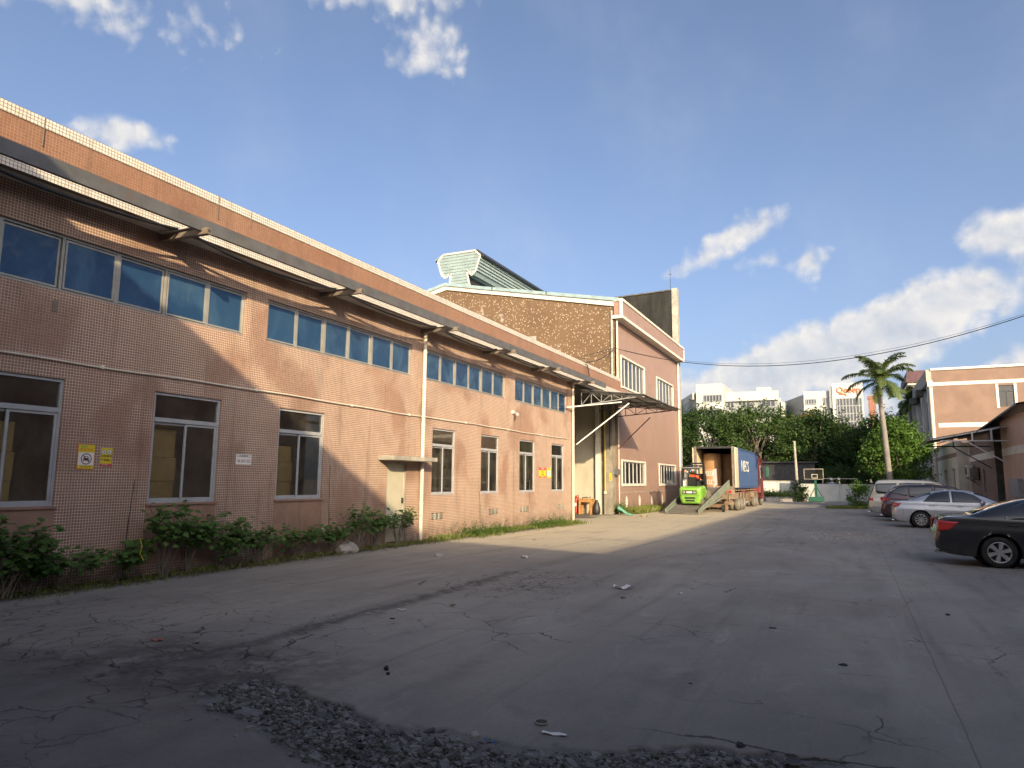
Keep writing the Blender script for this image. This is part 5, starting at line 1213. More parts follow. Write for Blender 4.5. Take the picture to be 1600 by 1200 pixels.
# ------------------------------------------------------------------ truck, container, ramp, forklift
def truck():
    GZ = gzf(-8, 50); x0, x1 = -8.85, -6.42; xc = (x0+x1)/2; y0, y1 = 45.0, 57.2; z0, z1 = 1.20, 3.80
    tk = thing('container_truck', 'articulated truck with a dusty chassis and red cab facing away beside the tall hall', 'truck', (xc, 51, GZ))
    m = MB()
    for x in (xc-.45, xc+.45): m.box(x-.07, x+.07, y0+.1, y1+.4, .88, 1.16)
    for y in np.arange(y0+.2, y1, 1.2): m.box(x0+.1, x1-.1, y, y+.12, 1.04, 1.17)
    m.build('chassis', 'truck_dirt', tk, bevel=.01)
    MB().box(x0+.05, x1-.02, y0-.05, y0+.10, .86, 1.18).build('rear_beam', 'truck_dirt', tk)
    MB().box(x0+.1, x1-.1, y0+.05, y0+.2, .22, .40).build('underrun_bar', 'truck_dirt', tk)
    for x in (x0+.35, x1-.35): MB().box(x-.05, x+.05, y0+.07, y0+.18, .40, .87).build('underrun_arm', 'truck_dirt', tk)
    for x in (x0+.2, x1-.5): MB().box(x, x+.3, y0-.07, y0-.05, .94, 1.08).build('rear_lamp', 'tail_lamp', tk)
    def tw(x, y, side, dual=True):
        w = MB().lathe((x, y, GZ+.50), (-side, 0, 0), [(.05, .26), (.0, .30), (.0, .44), (.04, .50), (.21, .50), (.25, .44), (.25, .3)], 28).build('wheel', 'dusty_rubber', tk, smooth='all')
        MB().lathe((x, y, GZ+.50), (-side, 0, 0), [(.02, .29), (.03, .26), (.13, .22), (.13, .10), (.03, .09), (.03, 0)], 20).build('hub', 'grey_metal', w, smooth='all')
        if dual: MB().lathe((x-side*.30, y, GZ+.50), (-side, 0, 0), [(.0, .3), (.0, .44), (.04, .50), (.21, .50), (.25, .44), (.25, .3)], 28).build('inner_tyre', 'dusty_rubber', w, smooth='all')
    for y in (46.75, 48.05, 49.35):
        tw(x1-.02, y, 1); tw(x0+.02, y, -1)
        MB().tube((x0+.3, y, GZ+.5), (x1-.3, y, GZ+.5), .07, 8).build('axle', 'truck_dirt', tk)
    for y in (54.9, 56.25): tw(x1-.02, y, 1); tw(x0+.02, y, -1)
    tw(x1+.02, 59.3, 1, False); tw(x0-.02, 59.3, -1, False)
    for y in (46.75, 48.05, 49.35, 54.9, 56.25):
        m = MB(); pts = [(y+.62*math.cos(a), GZ+.5+.62*math.sin(a)) for a in np.linspace(.35, math.pi-.35, 9)]; pin = [(y+.59*math.cos(a), GZ+.5+.59*math.sin(a)) for a in np.linspace(.35, math.pi-.35, 9)]
        m.prism(pts+pin[::-1], x1-.6, x1+.01, 0); m.build('mudguard', 'truck_dirt', tk)
    MB().box(x1-.55, x1-.02, 51.0, 52.4, .30, .85).build('tool_box', 'orange_steel', tk, bevel=.02)
    MB().tube((x1-.5, 50.6, .95), (x1-.1, 50.6, .95), .16, 12).build('air_tank', 'truck_red', tk, smooth=True)
    MB().tube((x1-.4, 53.0, .35), (x1-.4, 54.0, .35), .22, 14).build('fuel_tank', 'grey_metal', tk, smooth=True)
    MB().box(xc-1.0, xc+1.0, 52.6, 57.9, .62, .85).build('tractor_frame', 'truck_dirt', tk)
    # cab
    cx0, cx1 = xc-1.27, xc+1.27; m = MB()
    m.prism([(58.0, .75), (58.0, 3.25), (58.35, 3.55), (59.8, 3.50), (60.25, 2.2), (60.35, .75)], cx0, cx1, 0); cab = m.build('cab', 'truck_red', tk, bevel=.05)
    MB(lambda u, w, z: (cx1+.003+w, u, z)).box(58.55, 59.75, 0, .006, 1.95, 2.75).build('side_window', 'car_window', cab)
    MB(lambda u, w, z: (cx1+w, u, z)).box(58.3, 58.34, 0, .05, 1.0, 3.0).build('grab_rail', 'chrome', cab)
    MB().box(cx1-.02, cx1+.03, 58.05, 58.25, 1.9, 2.9).build('side_fairing', 'white_trim', cab)
    for s_ in (1, -1):
        MB().path([(xc+s_*1.27, 60.0, 2.9), (xc+s_*1.6, 60.1, 2.95), (xc+s_*1.62, 60.1, 2.0), (xc+s_*1.27, 60.0, 1.9)], .02, 6).build('mirror_arm', 'dark_metal', cab)
        MB().box(xc+s_*1.62-.11, xc+s_*1.62+.11, 60.05, 60.13, 2.05, 2.85).build('mirror', 'hoop_green', cab, bevel=.02)
    MB().box(cx0, cx1+.02, 58.5, 60.3, .35, .78).build('steps', 'truck_red', tk, bevel=.03)
    # container
    ct = thing('shipping_container', 'dark blue shipping container on the truck with white letters and open cream doors', 'container', (xc, 51, z0))
    def corr(side):
        m = MB(); vs = []; fs = []; y = y0+.16; k = 0; xo = x1-.02 if side > 0 else x0+.02; pts = []
        while y < y1-.16:
            for dy, d in ((0, 0), (.07, .0), (.14, .036), (.21, .036)): pts.append((y+dy, d))
            y += .28
        for i, (yy, d) in enumerate(pts):
            xx = xo-side*d; vs += [(xx, yy, z0+.14), (xx, yy, z1-.10)]
            if i: fs.append((2*i-2, 2*i, 2*i+1, 2*i-1))
        m.add(vs, fs); o = m.build('side_panel', 'container_blue', ct, recalc=False); return o
    corr(1); corr(-1)
    for x in (x0, x1-.14): MB().box(x, x+.14, y0, y0+.14, z0, z1).build('corner_post', 'rust_steel', ct)
    for x in (x0, x1-.14): MB().box(x, x+.14, y1-.14, y1, z0, z1).build('corner_post', 'container_blue', ct)
    for x in (x0, x1-.08):
        MB().box(x, x+.08, y0+.14, y1-.14, z1-.10, z1).build('top_rail', 'container_blue', ct); MB().box(x, x+.08, y0+.14, y1-.14, z0, z0+.14).build('bottom_rail', 'container_blue', ct)
    MB().box(x0+.14, x1-.14, y0, y0+.12, z1-.12, z1).build('door_header', 'dark_metal', ct); MB().box(x0+.14, x1-.14, y0, y0+.12, z0, z0+.12).build('door_sill', 'rust_steel', ct)
    MB().box(x0+.05, x1-.05, y0+.1, y1-.05, z1-.03, z1-.004).build('roof_panel', 'container_blue', ct)
    MB().box(x0+.09, x1-.09, y0+.12, y1-.1, z0+.02, z0+.15).build('floor_boards', 'wood', ct); MB().box(x0+.1, x1-.1, y1-.1, y1-.06, z0, z1).build('end_panel', 'container_blue', ct)
    MB().box(x0+.085, x0+.10, y0+.14, y1-.1, z0+.15, z1-.12).build('inner_lining', 'container_cream', ct)
    # right door folded back along the side, left door folded on the other side
    d = MB().box(x1+.03, x1+.09, y0+.0, y0+1.17, z0+.06, z1-.06).build('open_door', 'container_cream', ct)
    for z in np.arange(z0+.25, z1-.3, .36): MB().box(x1+.09, x1+.105, y0+.06, y0+1.1, z, z+.05).build('rib', 'container_cream', d)
    for y in (y0+.3, y0+.85): MB().tube((x1+.02, y, z0+.1), (x1+.02, y, z1-.1), .017, 6).build('lock_rod', 'grey_metal', d)
    d = MB().box(x0-.09, x0-.03, y0+.0, y0+1.17, z0+.06, z1-.06).build('open_door', 'container_cream', ct)
    for z in np.arange(z0+.25, z1-.3, .36): MB().box(x0-.105, x0-.09, y0+.06, y0+1.1, z, z+.05).build('rib', 'container_cream', d)
    text('lettering', 'NECS', 1.05, 'sign_white', face_px(x1+.012, 50.0, 2.62), ct, extrude=.006, sx=1.45)
    # paper rolls inside
    for i, (x, y, lab) in enumerate(((-8.10, 47.2, 'large standing brown paper roll at left inside the open container'), (-7.12, 48.1, 'second brown paper roll standing at right inside the open container'))):
        t = thing('paper_roll', lab, 'paper roll', (x, y, z0+.15), 'paper rolls inside the container')
        MB().lathe((x, y, z0+.152), (0, 0, 1), [(0, 0), (0, .56), (.02, .575), (1.08, .575), (1.10, .55), (1.10, .0)], 40).build('roll', 'paper_roll', t, smooth=True)
        MB().lathe((x, y, z0+1.256), (0, 0, 1), [(0, 0), (0, .56), (.02, .575), (.95, .575), (.97, .55), (.97, .10), (.9, .05), (.9, 0)], 40).build('upper_roll', 'paper_roll', t, smooth=True)
truck()
# ramp
RY0, RY1, RZ0, RZ1 = 39.3, 45.0, -.12, 1.22
def rz_(y): return RZ0+(RZ1-RZ0)*(y-RY0)/(RY1-RY0)
def ramp_():
    r = thing('loading_ramp', 'mobile yellow and green railed steel ramp leading up into the container', 'ramp', (-8.5, 42, -.1))
    xl, xr = -9.45, -7.35
    def X(y, s): f = (y-RY0)/(RY1-RY0); return (-9.35+.55*f) if s < 0 else (-7.55+.80*f)
    m = MB(); m.add([(X(RY0, -1), RY0, RZ0-.03), (X(RY0, 1), RY0, RZ0-.03), (X(RY1, 1), RY1, RZ1-.03), (X(RY1, -1), RY1, RZ1-.03), (X(RY0, -1), RY0, RZ0+.02), (X(RY0, 1), RY0, RZ0+.02), (X(RY1, 1), RY1, RZ1+.02), (X(RY1, -1), RY1, RZ1+.02)],
        [(0, 3, 2, 1), (4, 5, 6, 7), (0, 1, 5, 4), (1, 2, 6, 5), (2, 3, 7, 6), (3, 0, 4, 7)]); m.build('deck', 'ramp_deck', r)
    for k in range(18):
        y = RY0+.25+k*.31; MB().beam((X(y, -1)+.05, y, rz_(y)+.028), (X(y, 1)-.05, y, rz_(y)+.028), .03, .014, (0, 0, 1)).build('grip_bar', 'ramp_deck', r)
    for s_ in (-1, 1):
        a = Vector((X(RY0, s_), RY0, RZ0+.04)); b = Vector((X(RY1, s_), RY1, RZ1+.05)); up = Vector((0, 0, .42))
        m = MB(); m.beam(a+up*.35, b+up, .07, .07).beam(a, b, .07, .09); rail = m.build('side_rail', 'ramp_yellow', r)
        n = 19
        for k in range(n+1):
            f = k/n; p = a.lerp(b, f); q = (a+up*.35).lerp(b+up, f)
            MB().beam(p, q, .05, .05, (0, 1, 0)).build('stile', 'ramp_yellow', rail)
        m = MB(); off = Vector((-.02*s_, 0, 0)); m.add([tuple(a+off), tuple(b+off), tuple(b+up+off), tuple(a+up*.35+off)], [(0, 1, 2, 3)]); m.build('mesh_panel', 'ramp_green', rail, recalc=False)
        m = MB(); lo = Vector((0, 0, -.30)); m.beam(a.lerp(b, .25)+lo*.2, b+lo*1.3, .07, .07); m.build('under_beam', 'ramp_yellow', r)
        for f in (.35, .5, .65, .8, .95): p = a.lerp(b, f); MB().beam(p, p+lo*(.2+1.1*max(0, (f-.25)/.75)), .05, .05, (0, 1, 0)).build('strut', 'ramp_yellow', r)
    for x in (-8.6, -7.0):
        w = MB().lathe((x, 43.6, gzf(-8, 43)+.22), (1, 0, 0), [(0, 0), (0, .17), (.02, .22), (.14, .22), (.16, .17), (.16, 0)], 20).build('wheel', 'rubber', r, smooth=True)
    MB().box(-8.75, -6.85, 43.5, 43.7, .1, .28).build('axle', 'orange_steel', r)
    MB().box(-8.6, -6.75, 44.3, 44.75, .55, 1.0).build('support_box', 'orange_steel', r, bevel=.02)
    MB().box(-6.95, -6.8, 44.5, 44.7, -.1, .6).build('support_leg', 'orange_steel', r)
ramp_()
def forklift():
    cy = 41.6; cz = rz_(cy-1.0)+.03; th = math.atan2(RZ1-RZ0, RY1-RY0)
    fl = thing('forklift', 'lime green forklift seen from behind driving up the ramp', 'forklift', (-8.22, cy-.62, cz), rot=(th*.72, 0, R(-3)))
    # local frame: x right, y forward, z up, origin under the rear axle
    def loft(secs, name, mat, bev=.03):
        m = MB(); n = len(secs[0][1]); vs = []; fs = []
        for y, ring in secs: vs += [(x, y, z) for x, z in ring]
        for i in range(len(secs)-1):
            for k in range(n): fs.append((i*n+k, i*n+(k+1) % n, (i+1)*n+(k+1) % n, (i+1)*n+k))
        fs += [tuple(range(n)), tuple(range((len(secs)-1)*n, len(secs)*n))[::-1]]; m.add(vs, fs); return m.build(name, mat, fl, bevel=bev)
    def ring(w, zb, zt, wb=None, ch=.08): wb = wb or w*.8; return [(-wb, zb), (wb, zb), (w, zb+.3), (w, zt-ch), (w-ch, zt), (-w+ch, zt), (-w, zt-ch), (-w, zb+.3)]
    loft([(-.42, ring(.50, .30, 1.02)), (-.34, ring(.60, .20, 1.10)), (-.1, ring(.64, .18, 1.14)), (.05, ring(.64, .62, 1.14))], 'counterweight', 'forklift_green')
    loft([(.05, ring(.60, .62, 1.12)), (.45, ring(.60, .55, 1.05)), (1.0, ring(.58, .28, 1.02)), (1.35, ring(.56, .28, .75))], 'body', 'forklift_green')
    m = MB(); m.box(-.40, .40, -.47, -.43, .78, .98); m.build('lamp_panel', 'dark_metal', fl, bevel=.01)
    MB().box(-.16, .16, -.485, -.47, .83, .93).build('number_plate', 'sign_white', fl)
    for s_ in (-1, 1): MB().box(s_*.30-.07, s_*.30+.07, -.485, -.47, .82, .94).build('lamp', 'lamp_clear', fl)
    for z, w in ((.50, .30), (.35, .26)): MB().box(-w, w, -.44, -.38, z, z+.10).build('grille_slot', 'dark_metal', fl, bevel=.015)
    MB().box(-.55, .55, -.42, -.38, .70, .715).build('panel_line', 'dark_metal', fl)
    for (x, y, r_, w, nm) in ((.62, .12, .27, .20, 'rear_wheel'), (-.62, .12, .27, .20, 'rear_wheel'), (.70, 1.45, .34, .24, 'front_wheel'), (-.70, 1.45, .34, .24, 'front_wheel')):
        s_ = 1 if x > 0 else -1
        MB().lathe((x, y, r_), (-s_, 0, 0), [(.03, 0), (.03, r_*.4), (0, r_*.5), (0, r_*.9), (.03, r_), (w-.03, r_), (w, r_*.9), (w, 0)], 24).build(nm, 'dusty_rubber', fl, smooth=True)
    # overhead guard
    g = MB(); P = [(-.50, .02, 1.12), (.50, .02, 1.12), (-.48, .12, 2.12), (.48, .12, 2.12), (-.46, 1.25, 2.14), (.46, 1.25, 2.14), (-.48, 1.45, .95), (.48, 1.45, .95)]
    for a, b in ((0, 2), (1, 3), (2, 3), (2, 4), (3, 5), (4, 5), (4, 6), (5, 7)): g.beam(P[a], P[b], .06, .06, (0, 1, .01))
    og = g.build('overhead_guard', 'black_paint', fl)
    for k in range(6): x = -.38+k*.152; MB().beam((x, .14, 2.15), (x, 1.25, 2.16), .03, .03).build('guard_bar', 'black_paint', og)
    MB().box(-.62, .60, .02, .2, 2.17, 2.20).build('sun_sheet', 'grey_metal', og)
    for k, (c, x) in enumerate((('red_paint', -.36), ('yellow_sign', -.2), ('banner_blue', -.02), ('red_paint', .12))):
        MB().lathe((x, .13, 1.93-.03*(k % 2)), (0, 0, 1), [(0, 0), (.03, .05), (.08, .03), (.12, 0)], 8).tube((x, .13, 2.04), (x, .13, 2.12), .006, 4).build('hanging_charm', c, og)
    MB().box(.05, .22, .10, .13, 2.03, 2.10).build('notice', 'sign_white', og)
    MB().box(-.26, .26, .30, .42, 1.12, 1.62).build('seat_back', 'black_paint', fl, bevel=.04); MB().box(-.25, .25, .35, .85, 1.05, 1.18).build('seat', 'black_paint', fl, bevel=.03)
    m = MB()
    for x in (-.34, .34): m.box(x-.05, x+.05, 1.78, 1.90, .15, 2.25)
    for z in (.3, 1.1, 2.15): m.box(-.3, .3, 1.80, 1.86, z, z+.09)
    m.build('mast', 'black_paint', fl)
    cl = MB().box(-.42, .42, 1.95, 2.02, .55, 1.55).build('carriage', 'black_paint', fl)
    for x, z in ((.52, 1.42), (.56, .92)):
        m = MB(); m.box(x-.12, x+.30, 2.0, 2.07, z, z+.06); m.box(x-.12, x+.30, 2.0, 2.07, z+.22, z+.28)
        for q in range(4): m.box(x-.12+q*.12, x-.08+q*.12, 2.0, 2.07, z, z+.28)
        m.build('clamp_arm', 'white_steel', cl)
    MB().box(.80, .87, 2.0, 2.8, .75, 1.75).build('clamp_pad', 'white_steel', cl); MB().box(-.87, -.80, 2.0, 2.8, .75, 1.75).build('clamp_pad', 'white_steel', cl)
    MB().lathe((0, 1.15, 1.42), (0, -.5, .8), [(0, .17), (.02, .18), (.03, .16)], 16).build('steering_wheel', 'black_paint', fl)
    # driver: seated, leaning to the right, both hands forward
    pr = thing('person', 'forklift driver in an orange shirt and green cap seated with back turned', 'person', (0, 0, 0)); pr.parent = None
    pr.location = fl.location; pr.rotation_euler = fl.rotation_euler; ORG[pr.name] = (0, 0, 0)
    J = {'pel': (0, .52, 1.24), 'wa': (.02, .50, 1.38), 'ch': (.05, .50, 1.56), 'nk': (.08, .52, 1.70), 'nk2': (.085, .54, 1.745), 'hd': (.09, .555, 1.82), 'ht': (.09, .55, 1.92),
         'sl': (-.13, .52, 1.65), 'el': (-.20, .70, 1.44), 'wl': (-.10, .98, 1.44), 'hl': (-.06, 1.06, 1.45), 'sr': (.27, .51, 1.63), 'er': (.38, .66, 1.42), 'wr': (.36, .90, 1.36), 'hr': (.35, .99, 1.36),
         'pl': (-.10, .58, 1.22), 'kl': (-.17, .98, 1.24), 'al': (-.17, 1.12, .86), 'fl': (-.17, 1.28, .82), 'pr': (.10, .58, 1.22), 'kr': (.20, .98, 1.24), 'ar': (.20, 1.12, .86), 'fr': (.20, 1.28, .82)}
    E_ = [('pel', 'wa', ), ('wa', 'ch'), ('ch', 'nk'), ('nk', 'nk2'), ('nk2', 'hd'), ('hd', 'ht'), ('ch', 'sl'), ('sl', 'el'), ('el', 'wl'), ('wl', 'hl'), ('ch', 'sr'), ('sr', 'er'), ('er', 'wr'), ('wr', 'hr'), ('pel', 'pl'), ('pl', 'kl'), ('kl', 'al'), ('al', 'fl'), ('pel', 'pr'), ('pr', 'kr'), ('kr', 'ar'), ('ar', 'fr')]
    rad = dict(pel=.15, wa=.135, ch=.15, nk=.06, nk2=.055, hd=.088, ht=.07, sl=.075, el=.052, wl=.038, hl=.042, sr=.075, er=.052, wr=.038, hr=.042, pl=.095, kl=.068, al=.045, fl=.04, pr=.095, kr=.068, ar=.045, fr=.04)
    def skin(names, edges, nm, mat, grow=0, root=None, fingers=False):
        ks = list(names); me = bpy.data.meshes.new(nm); vs = [J[k] for k in ks]; es = [(ks.index(a), ks.index(b)) for a, b in edges if a in ks and b in ks]; rr = [rad[k]+grow for k in ks]
        if fingers:
            for hnd, wr_ in (('hl', 'wl'), ('hr', 'wr')):
                h = Vector(J[hnd]); d = (h-Vector(J[wr_])).normalized(); sd_ = Vector((1, 0, 0))
                for q in range(4):
                    i0 = len(vs); p = h+sd_*(-.03+.02*q)+d*.03; vs.append(tuple(p)); rr.append(.011); es.append((ks.index(hnd), i0)); p2 = p+d*(.035+.006*(q in (1, 2)))+Vector((0, 0, -.02)); vs.append(tuple(p2)); rr.append(.009); es.append((i0, i0+1))
                i0 = len(vs); p = h+sd_*.04; vs.append(tuple(p)); rr.append(.012); es.append((ks.index(hnd), i0)); vs.append(tuple(p+d*.03)); rr.append(.010); es.append((i0, i0+1))
        me.from_pydata(vs, es, []); o = bpy.data.objects.new(nm, me); C.objects.link(o); o.parent = pr
        sm = o.modifiers.new('skin', 'SKIN'); o.modifiers.new('sub', 'SUBSURF').levels = 1; o.modifiers['sub'].render_levels = 2
        for i, d in enumerate(me.skin_vertices[0].data): d.radius = (rr[i], rr[i]*(.8 if ks[i] in ('pel', 'wa', 'ch') else 1) if i < len(ks) else rr[i]); d.use_root = (i == (ks.index(root) if root else 0))
        sm.use_smooth_shade = True; me.materials.append(MATS[mat]); return o
    skin(J.keys(), E_, 'body', 'skin', 0, 'pel', True)
    skin(['pel', 'wa', 'ch', 'nk', 'sl', 'el', 'sr', 'er'], E_, 'shirt', 'orange_cloth', .016, 'pel')
    skin(['pel', 'pl', 'kl', 'al', 'pr', 'kr', 'ar'], E_, 'trousers', 'navy_cloth', .016, 'pel')
    MB().lathe((.09, .55, 1.865), (0, -.1, 1), [(0, .105), (.03, .108), (.07, .09), (.10, .05), (.11, 0)], 16).build('cap', 'green_cap', pr, smooth='all')
    MB().lathe((.09, .55, 1.83), (0, -.1, 1), [(-.05, .085), (.0, .098), (.04, .10)], 14).build('hair', 'black_paint', pr, smooth='all')
    MB().box(.03, .15, .63, .75, 1.865, 1.88).build('cap_peak', 'green_cap', pr)
    for s_ in (-1, 1): MB().lathe((.09+s_*.035, .64, 1.835), (0, 1, 0), [(0, .012), (.006, .008), (.008, 0)], 8).build('eye', 'sign_black', pr)
    MB().lathe((.09, .635, 1.81), (0, 1, -.3), [(0, .018), (.02, .012), (.03, 0)], 8).build('nose', 'skin', pr); MB().box(.065, .115, .632, .64, 1.775, 1.783).build('mouth', 'litter_red', pr)
forklift()
# ------------------------------------------------------------------ vegetation
def leaf_shape(l, w, fold=.12, tip=True):
    """one lobed leaf, base at the origin, pointing +y; 8 triangles"""
    return ([(0, 0, 0), (w*.55, l*.22, fold*l), (w*.5, l*.62, fold*l*.8), (0, l, -.06*l), (-w*.5, l*.62, fold*l*.8), (-w*.55, l*.22, fold*l), (0, l*.5, 0)],
            [(0, 1, 6), (1, 2, 6), (2, 3, 6), (3, 4, 6), (4, 5, 6), (5, 0, 6)])
def foliage(name, pts, nrm, size, mat, parent=None, aspect=.55, seed=1, kind='stuff', jitter=.7):
    """many leaf faces at pts (numpy), facing roughly along nrm"""
    g = np.random.default_rng(seed); n = len(pts)
    nr = nrm+g.normal(0, jitter, (n, 3)); nr /= np.linalg.norm(nr, axis=1, keepdims=True)+1e-9
    t = g.normal(0, 1, (n, 3)); t[:, 2] -= .4; t -= nr*(t*nr).sum(1, keepdims=True); t /= np.linalg.norm(t, axis=1, keepdims=True)+1e-9
    b = np.cross(nr, t); l = size*g.uniform(.6, 1.35, (n, 1)); w = l*aspect
    V = np.stack([pts, pts+t*l*.5+b*w*.5+nr*l*.06, pts+t*l-nr*l*.10, pts+t*l*.5-b*w*.5+nr*l*.06], 1).reshape(-1, 3)
    F = np.arange(4*n).reshape(n, 4)
    me = bpy.data.meshes.new(name); me.vertices.add(4*n); me.vertices.foreach_set('co', V.ravel()); me.loops.add(4*n); me.loops.foreach_set('vertex_index', F.ravel())
    me.polygons.add(n); me.polygons.foreach_set('loop_start', np.arange(0, 4*n, 4)); me.polygons.foreach_set('loop_total', np.full(n, 4)); me.update()
    me.materials.append(MATS[mat]); o = bpy.data.objects.new(name, me); C.objects.link(o)
    if parent: o.parent = parent
    if kind: o['kind'] = kind
    return o
def crown_pts(rad, hgt, nb, per, br, seed, z0, flat=.75, top=1.0):
    """boughs spread through a crown, leaves on each bough's shell"""
    g = np.random.default_rng(seed); P = []; Nn = []; cs = []
    for i in range(nb):
        a = g.uniform(0, 2*math.pi); u = g.uniform(0, 1); rr = math.sqrt(g.uniform(.08, 1)); zz = u
        prof = math.sin(math.pi*(.18+.78*zz**.9))**.6
        c = np.array([math.cos(a)*rad*rr*prof, math.sin(a)*rad*rr*prof, z0+hgt*zz]); r = br*g.uniform(.55, 1.25); cs.append((c, r))
        n = int(per*r*r/(br*br)); d = g.normal(0, 1, (n, 3)); d /= np.linalg.norm(d, axis=1, keepdims=True); d[:, 2] = np.abs(d[:, 2])*np.where(g.uniform(size=n) < .8, 1, -.6)
        k = g.uniform(.35, 1.05, (n, 1))**.6; sh = np.array([1.15, 1.15, flat])
        wob = 1+.25*np.sin(d[:, :1]*7+i)+.2*np.sin(d[:, 1:2]*9+2*i); P.append(c+d*k*r*sh*wob); Nn.append(d+np.array([0, 0, .6]))
        # spiky shoots sticking out of the bough
        for q in range(4):
            sd_ = g.normal(0, 1, 3); sd_[2] = abs(sd_[2])+.5; sd_ /= np.linalg.norm(sd_); m = 14; tt = g.uniform(.7, 1.75, (m, 1)); P.append(c+sd_*tt*r*.95+g.normal(0, r*.13, (m, 3))); Nn.append(np.tile(sd_, (m, 1)))
    return np.concatenate(P), np.concatenate(Nn), cs
def make_tree(name, label, loc, rad, hgt, z0, nb, per, br, leaf, mat, seed, trunk_r=.25, trunks=1, group=None, flat=.75):
    t = thing(name, label, 'tree', loc, group); ORG[t.name] = (0, 0, 0)
    P, Nn, cs = crown_pts(rad, hgt, nb, per, br, seed, z0, flat)
    foliage('crown', P, Nn, leaf, mat, t, seed=seed)
    g = random.Random(seed); m = MB()
    for k in range(trunks):
        ox = (k-(trunks-1)/2)*.7; top = z0+hgt*.3
        m.path([(ox, 0, -.3), (ox+g.uniform(-.1, .1), .1, top*.4), (ox*1.3, 0, top*.8), (ox*1.4, .1, top)], [trunk_r, trunk_r*.85, trunk_r*.7, trunk_r*.5], 8)
        for (c, r) in cs[k::trunks][:14]: m.path([(ox*1.2, 0, top*.62), ((ox+c[0])*.5, c[1]*.45, (top+c[2])*.5-.3), tuple(c)], [trunk_r*.42, trunk_r*.28, trunk_r*.08], 5)
    m.build('trunk', 'bark', t, smooth='all'); return t
TG = 'ficus trees behind the yard wall'
fic = [make_tree('ficus_tree', 'dense dark ficus with a high crown directly behind the container truck', (-9.5, 84, 0), 5.2, 6.7, 2.6, 62, 210, 1.35, .30, 'ficus_leaf', 21, .3, 3, TG),
       make_tree('ficus_tree', 'broad dark ficus with a spiky crown behind the basketball stand', (-3.4, 86, 0), 4.6, 6.1, 2.7, 56, 200, 1.25, .30, 'ficus_leaf', 22, .28, 2, TG),
       make_tree('ficus_tree', 'dark ficus half hidden behind the palm trunk', (3.2, 88, 0), 4.4, 6.2, 2.0, 52, 200, 1.25, .30, 'ficus_leaf', 23, .28, 2, TG)]
more = [(0, -15.2, 84, 1.0, .4, 'dark ficus touching the corner of the tall pink hall'), (1, -20.5, 88, 1.0, 1.3, 'ficus mostly hidden behind the tall pink hall'), (2, -12.6, 92, 1.06, 2.2, 'ficus rising behind the container with a ragged top'),
        (1, -6.3, 91, 1.02, 3.0, 'tall ficus whose crown covers the gap between the offices'), (0, -.6, 93, .84, 4.1, 'lower rounded ficus below the orange office lettering'), (2, .7, 84.5, .80, 5.0, 'small ficus in front of the glass office tower'),
        (1, 7.6, 96, .98, .8, 'ficus filling the gap beside the pink block'), (0, 5.2, 84, .72, 2.6, 'low dark ficus behind the round green tree')]
for k, x, y, s_, rz, lab in more:
    c = clone(fic[k]); c.location = (x, y, 0); c.scale = (s_, s_, s_); c.rotation_euler = (0, 0, rz); c['label'] = lab
ft = make_tree('flame_tree', 'tree with orange blossom showing through the dark crowns', (-4.2, 100, 0), 2.4, 3.6, 7.0, 20, 150, 1.0, .30, 'ficus_leaf', 31, .2, 1)
P, Nn, cs = crown_pts(2.2, 1.0, 7, 22, .6, 33, 9.4); foliage('blossom', P, Nn, .20, 'sign_orange', ft, seed=5)
make_tree('round_tree', 'bright green round-headed tree beside the pink block behind the palm', (2.95, 57, -.1), 2.15, 4.3, 1.35, 64, 190, .78, .20, 'bright_leaf', 41, .16, 2)
make_tree('garden_bush', 'pale green bush with light flowers on the grass island by the van', (.50, 53.5, -.1), .62, 1.25, .05, 20, 110, .36, .11, 'bright_leaf', 43, .03, 2)['category'] = 'bush'
for k, (x, y, s_, rz, lab) in enumerate(((-1.0, 78, .42, .5, 'dark understorey bush just behind the wall right of the basketball stand'), (1.9, 79, .44, 1.7, 'dark understorey bush behind the wall near the minivan'), (-3.6, 80, .40, 2.8, 'dark understorey bush behind the basketball backboard'), (4.6, 80, .46, .1, 'dark understorey bush behind the pale flowering bush'))):
    c = clone(fic[k % 3]); c.location = (x, y, -1.0); c.scale = (s_*1.2, s_, s_*1.0); c.rotation_euler = (0, 0, rz); c['label'] = lab; c['group'] = 'understorey bushes behind the yard wall'; c['category'] = 'bush'; c.name = 'understorey_bush'
make_tree('wall_creeper', 'dark creeper growing over the wall end beside the utility pole', (-4.35, 71.3, -.2), .55, 1.7, .1, 16, 80, .4, .16, 'ficus_leaf', 44, .04, 2)['category'] = 'bush'
hg = thing('low_hedge', 'low dark green hedge against the higher boundary wall', 'hedge', (-6.9, 71, 0)); ORG[hg.name] = (0, 0, 0)
g_ = np.random.default_rng(5); n = 2600; P = np.stack([g_.uniform(-2.2, 1.9, n), g_.normal(0, .3, n), .35+np.abs(g_.normal(0, .22, n))], 1); foliage('foliage', P, np.tile([0, -.4, 1.], (n, 1)), .16, 'ficus_leaf', hg, seed=3)
m = MB(); [m.path([(-9+.5*k, 71, -.25), (-9+.5*k+.05, 71, .45)], .03, 5) for k in range(9)]; m.build('stems', 'bark', hg)
for k, x in enumerate((-8.6, -7.3, -6.1)):
    t = tag(MB().box(x, x+1.15, 70.2, 70.6, -.22, .12+.05*(k % 2)).build('kerb_block', 'pale_stone', bevel=.05), ('pale concrete block at left end below the low hedge', 'pale concrete block in the middle below the low hedge', 'pale concrete block at right end below the low hedge')[k], 'block', 'concrete blocks below the hedge')
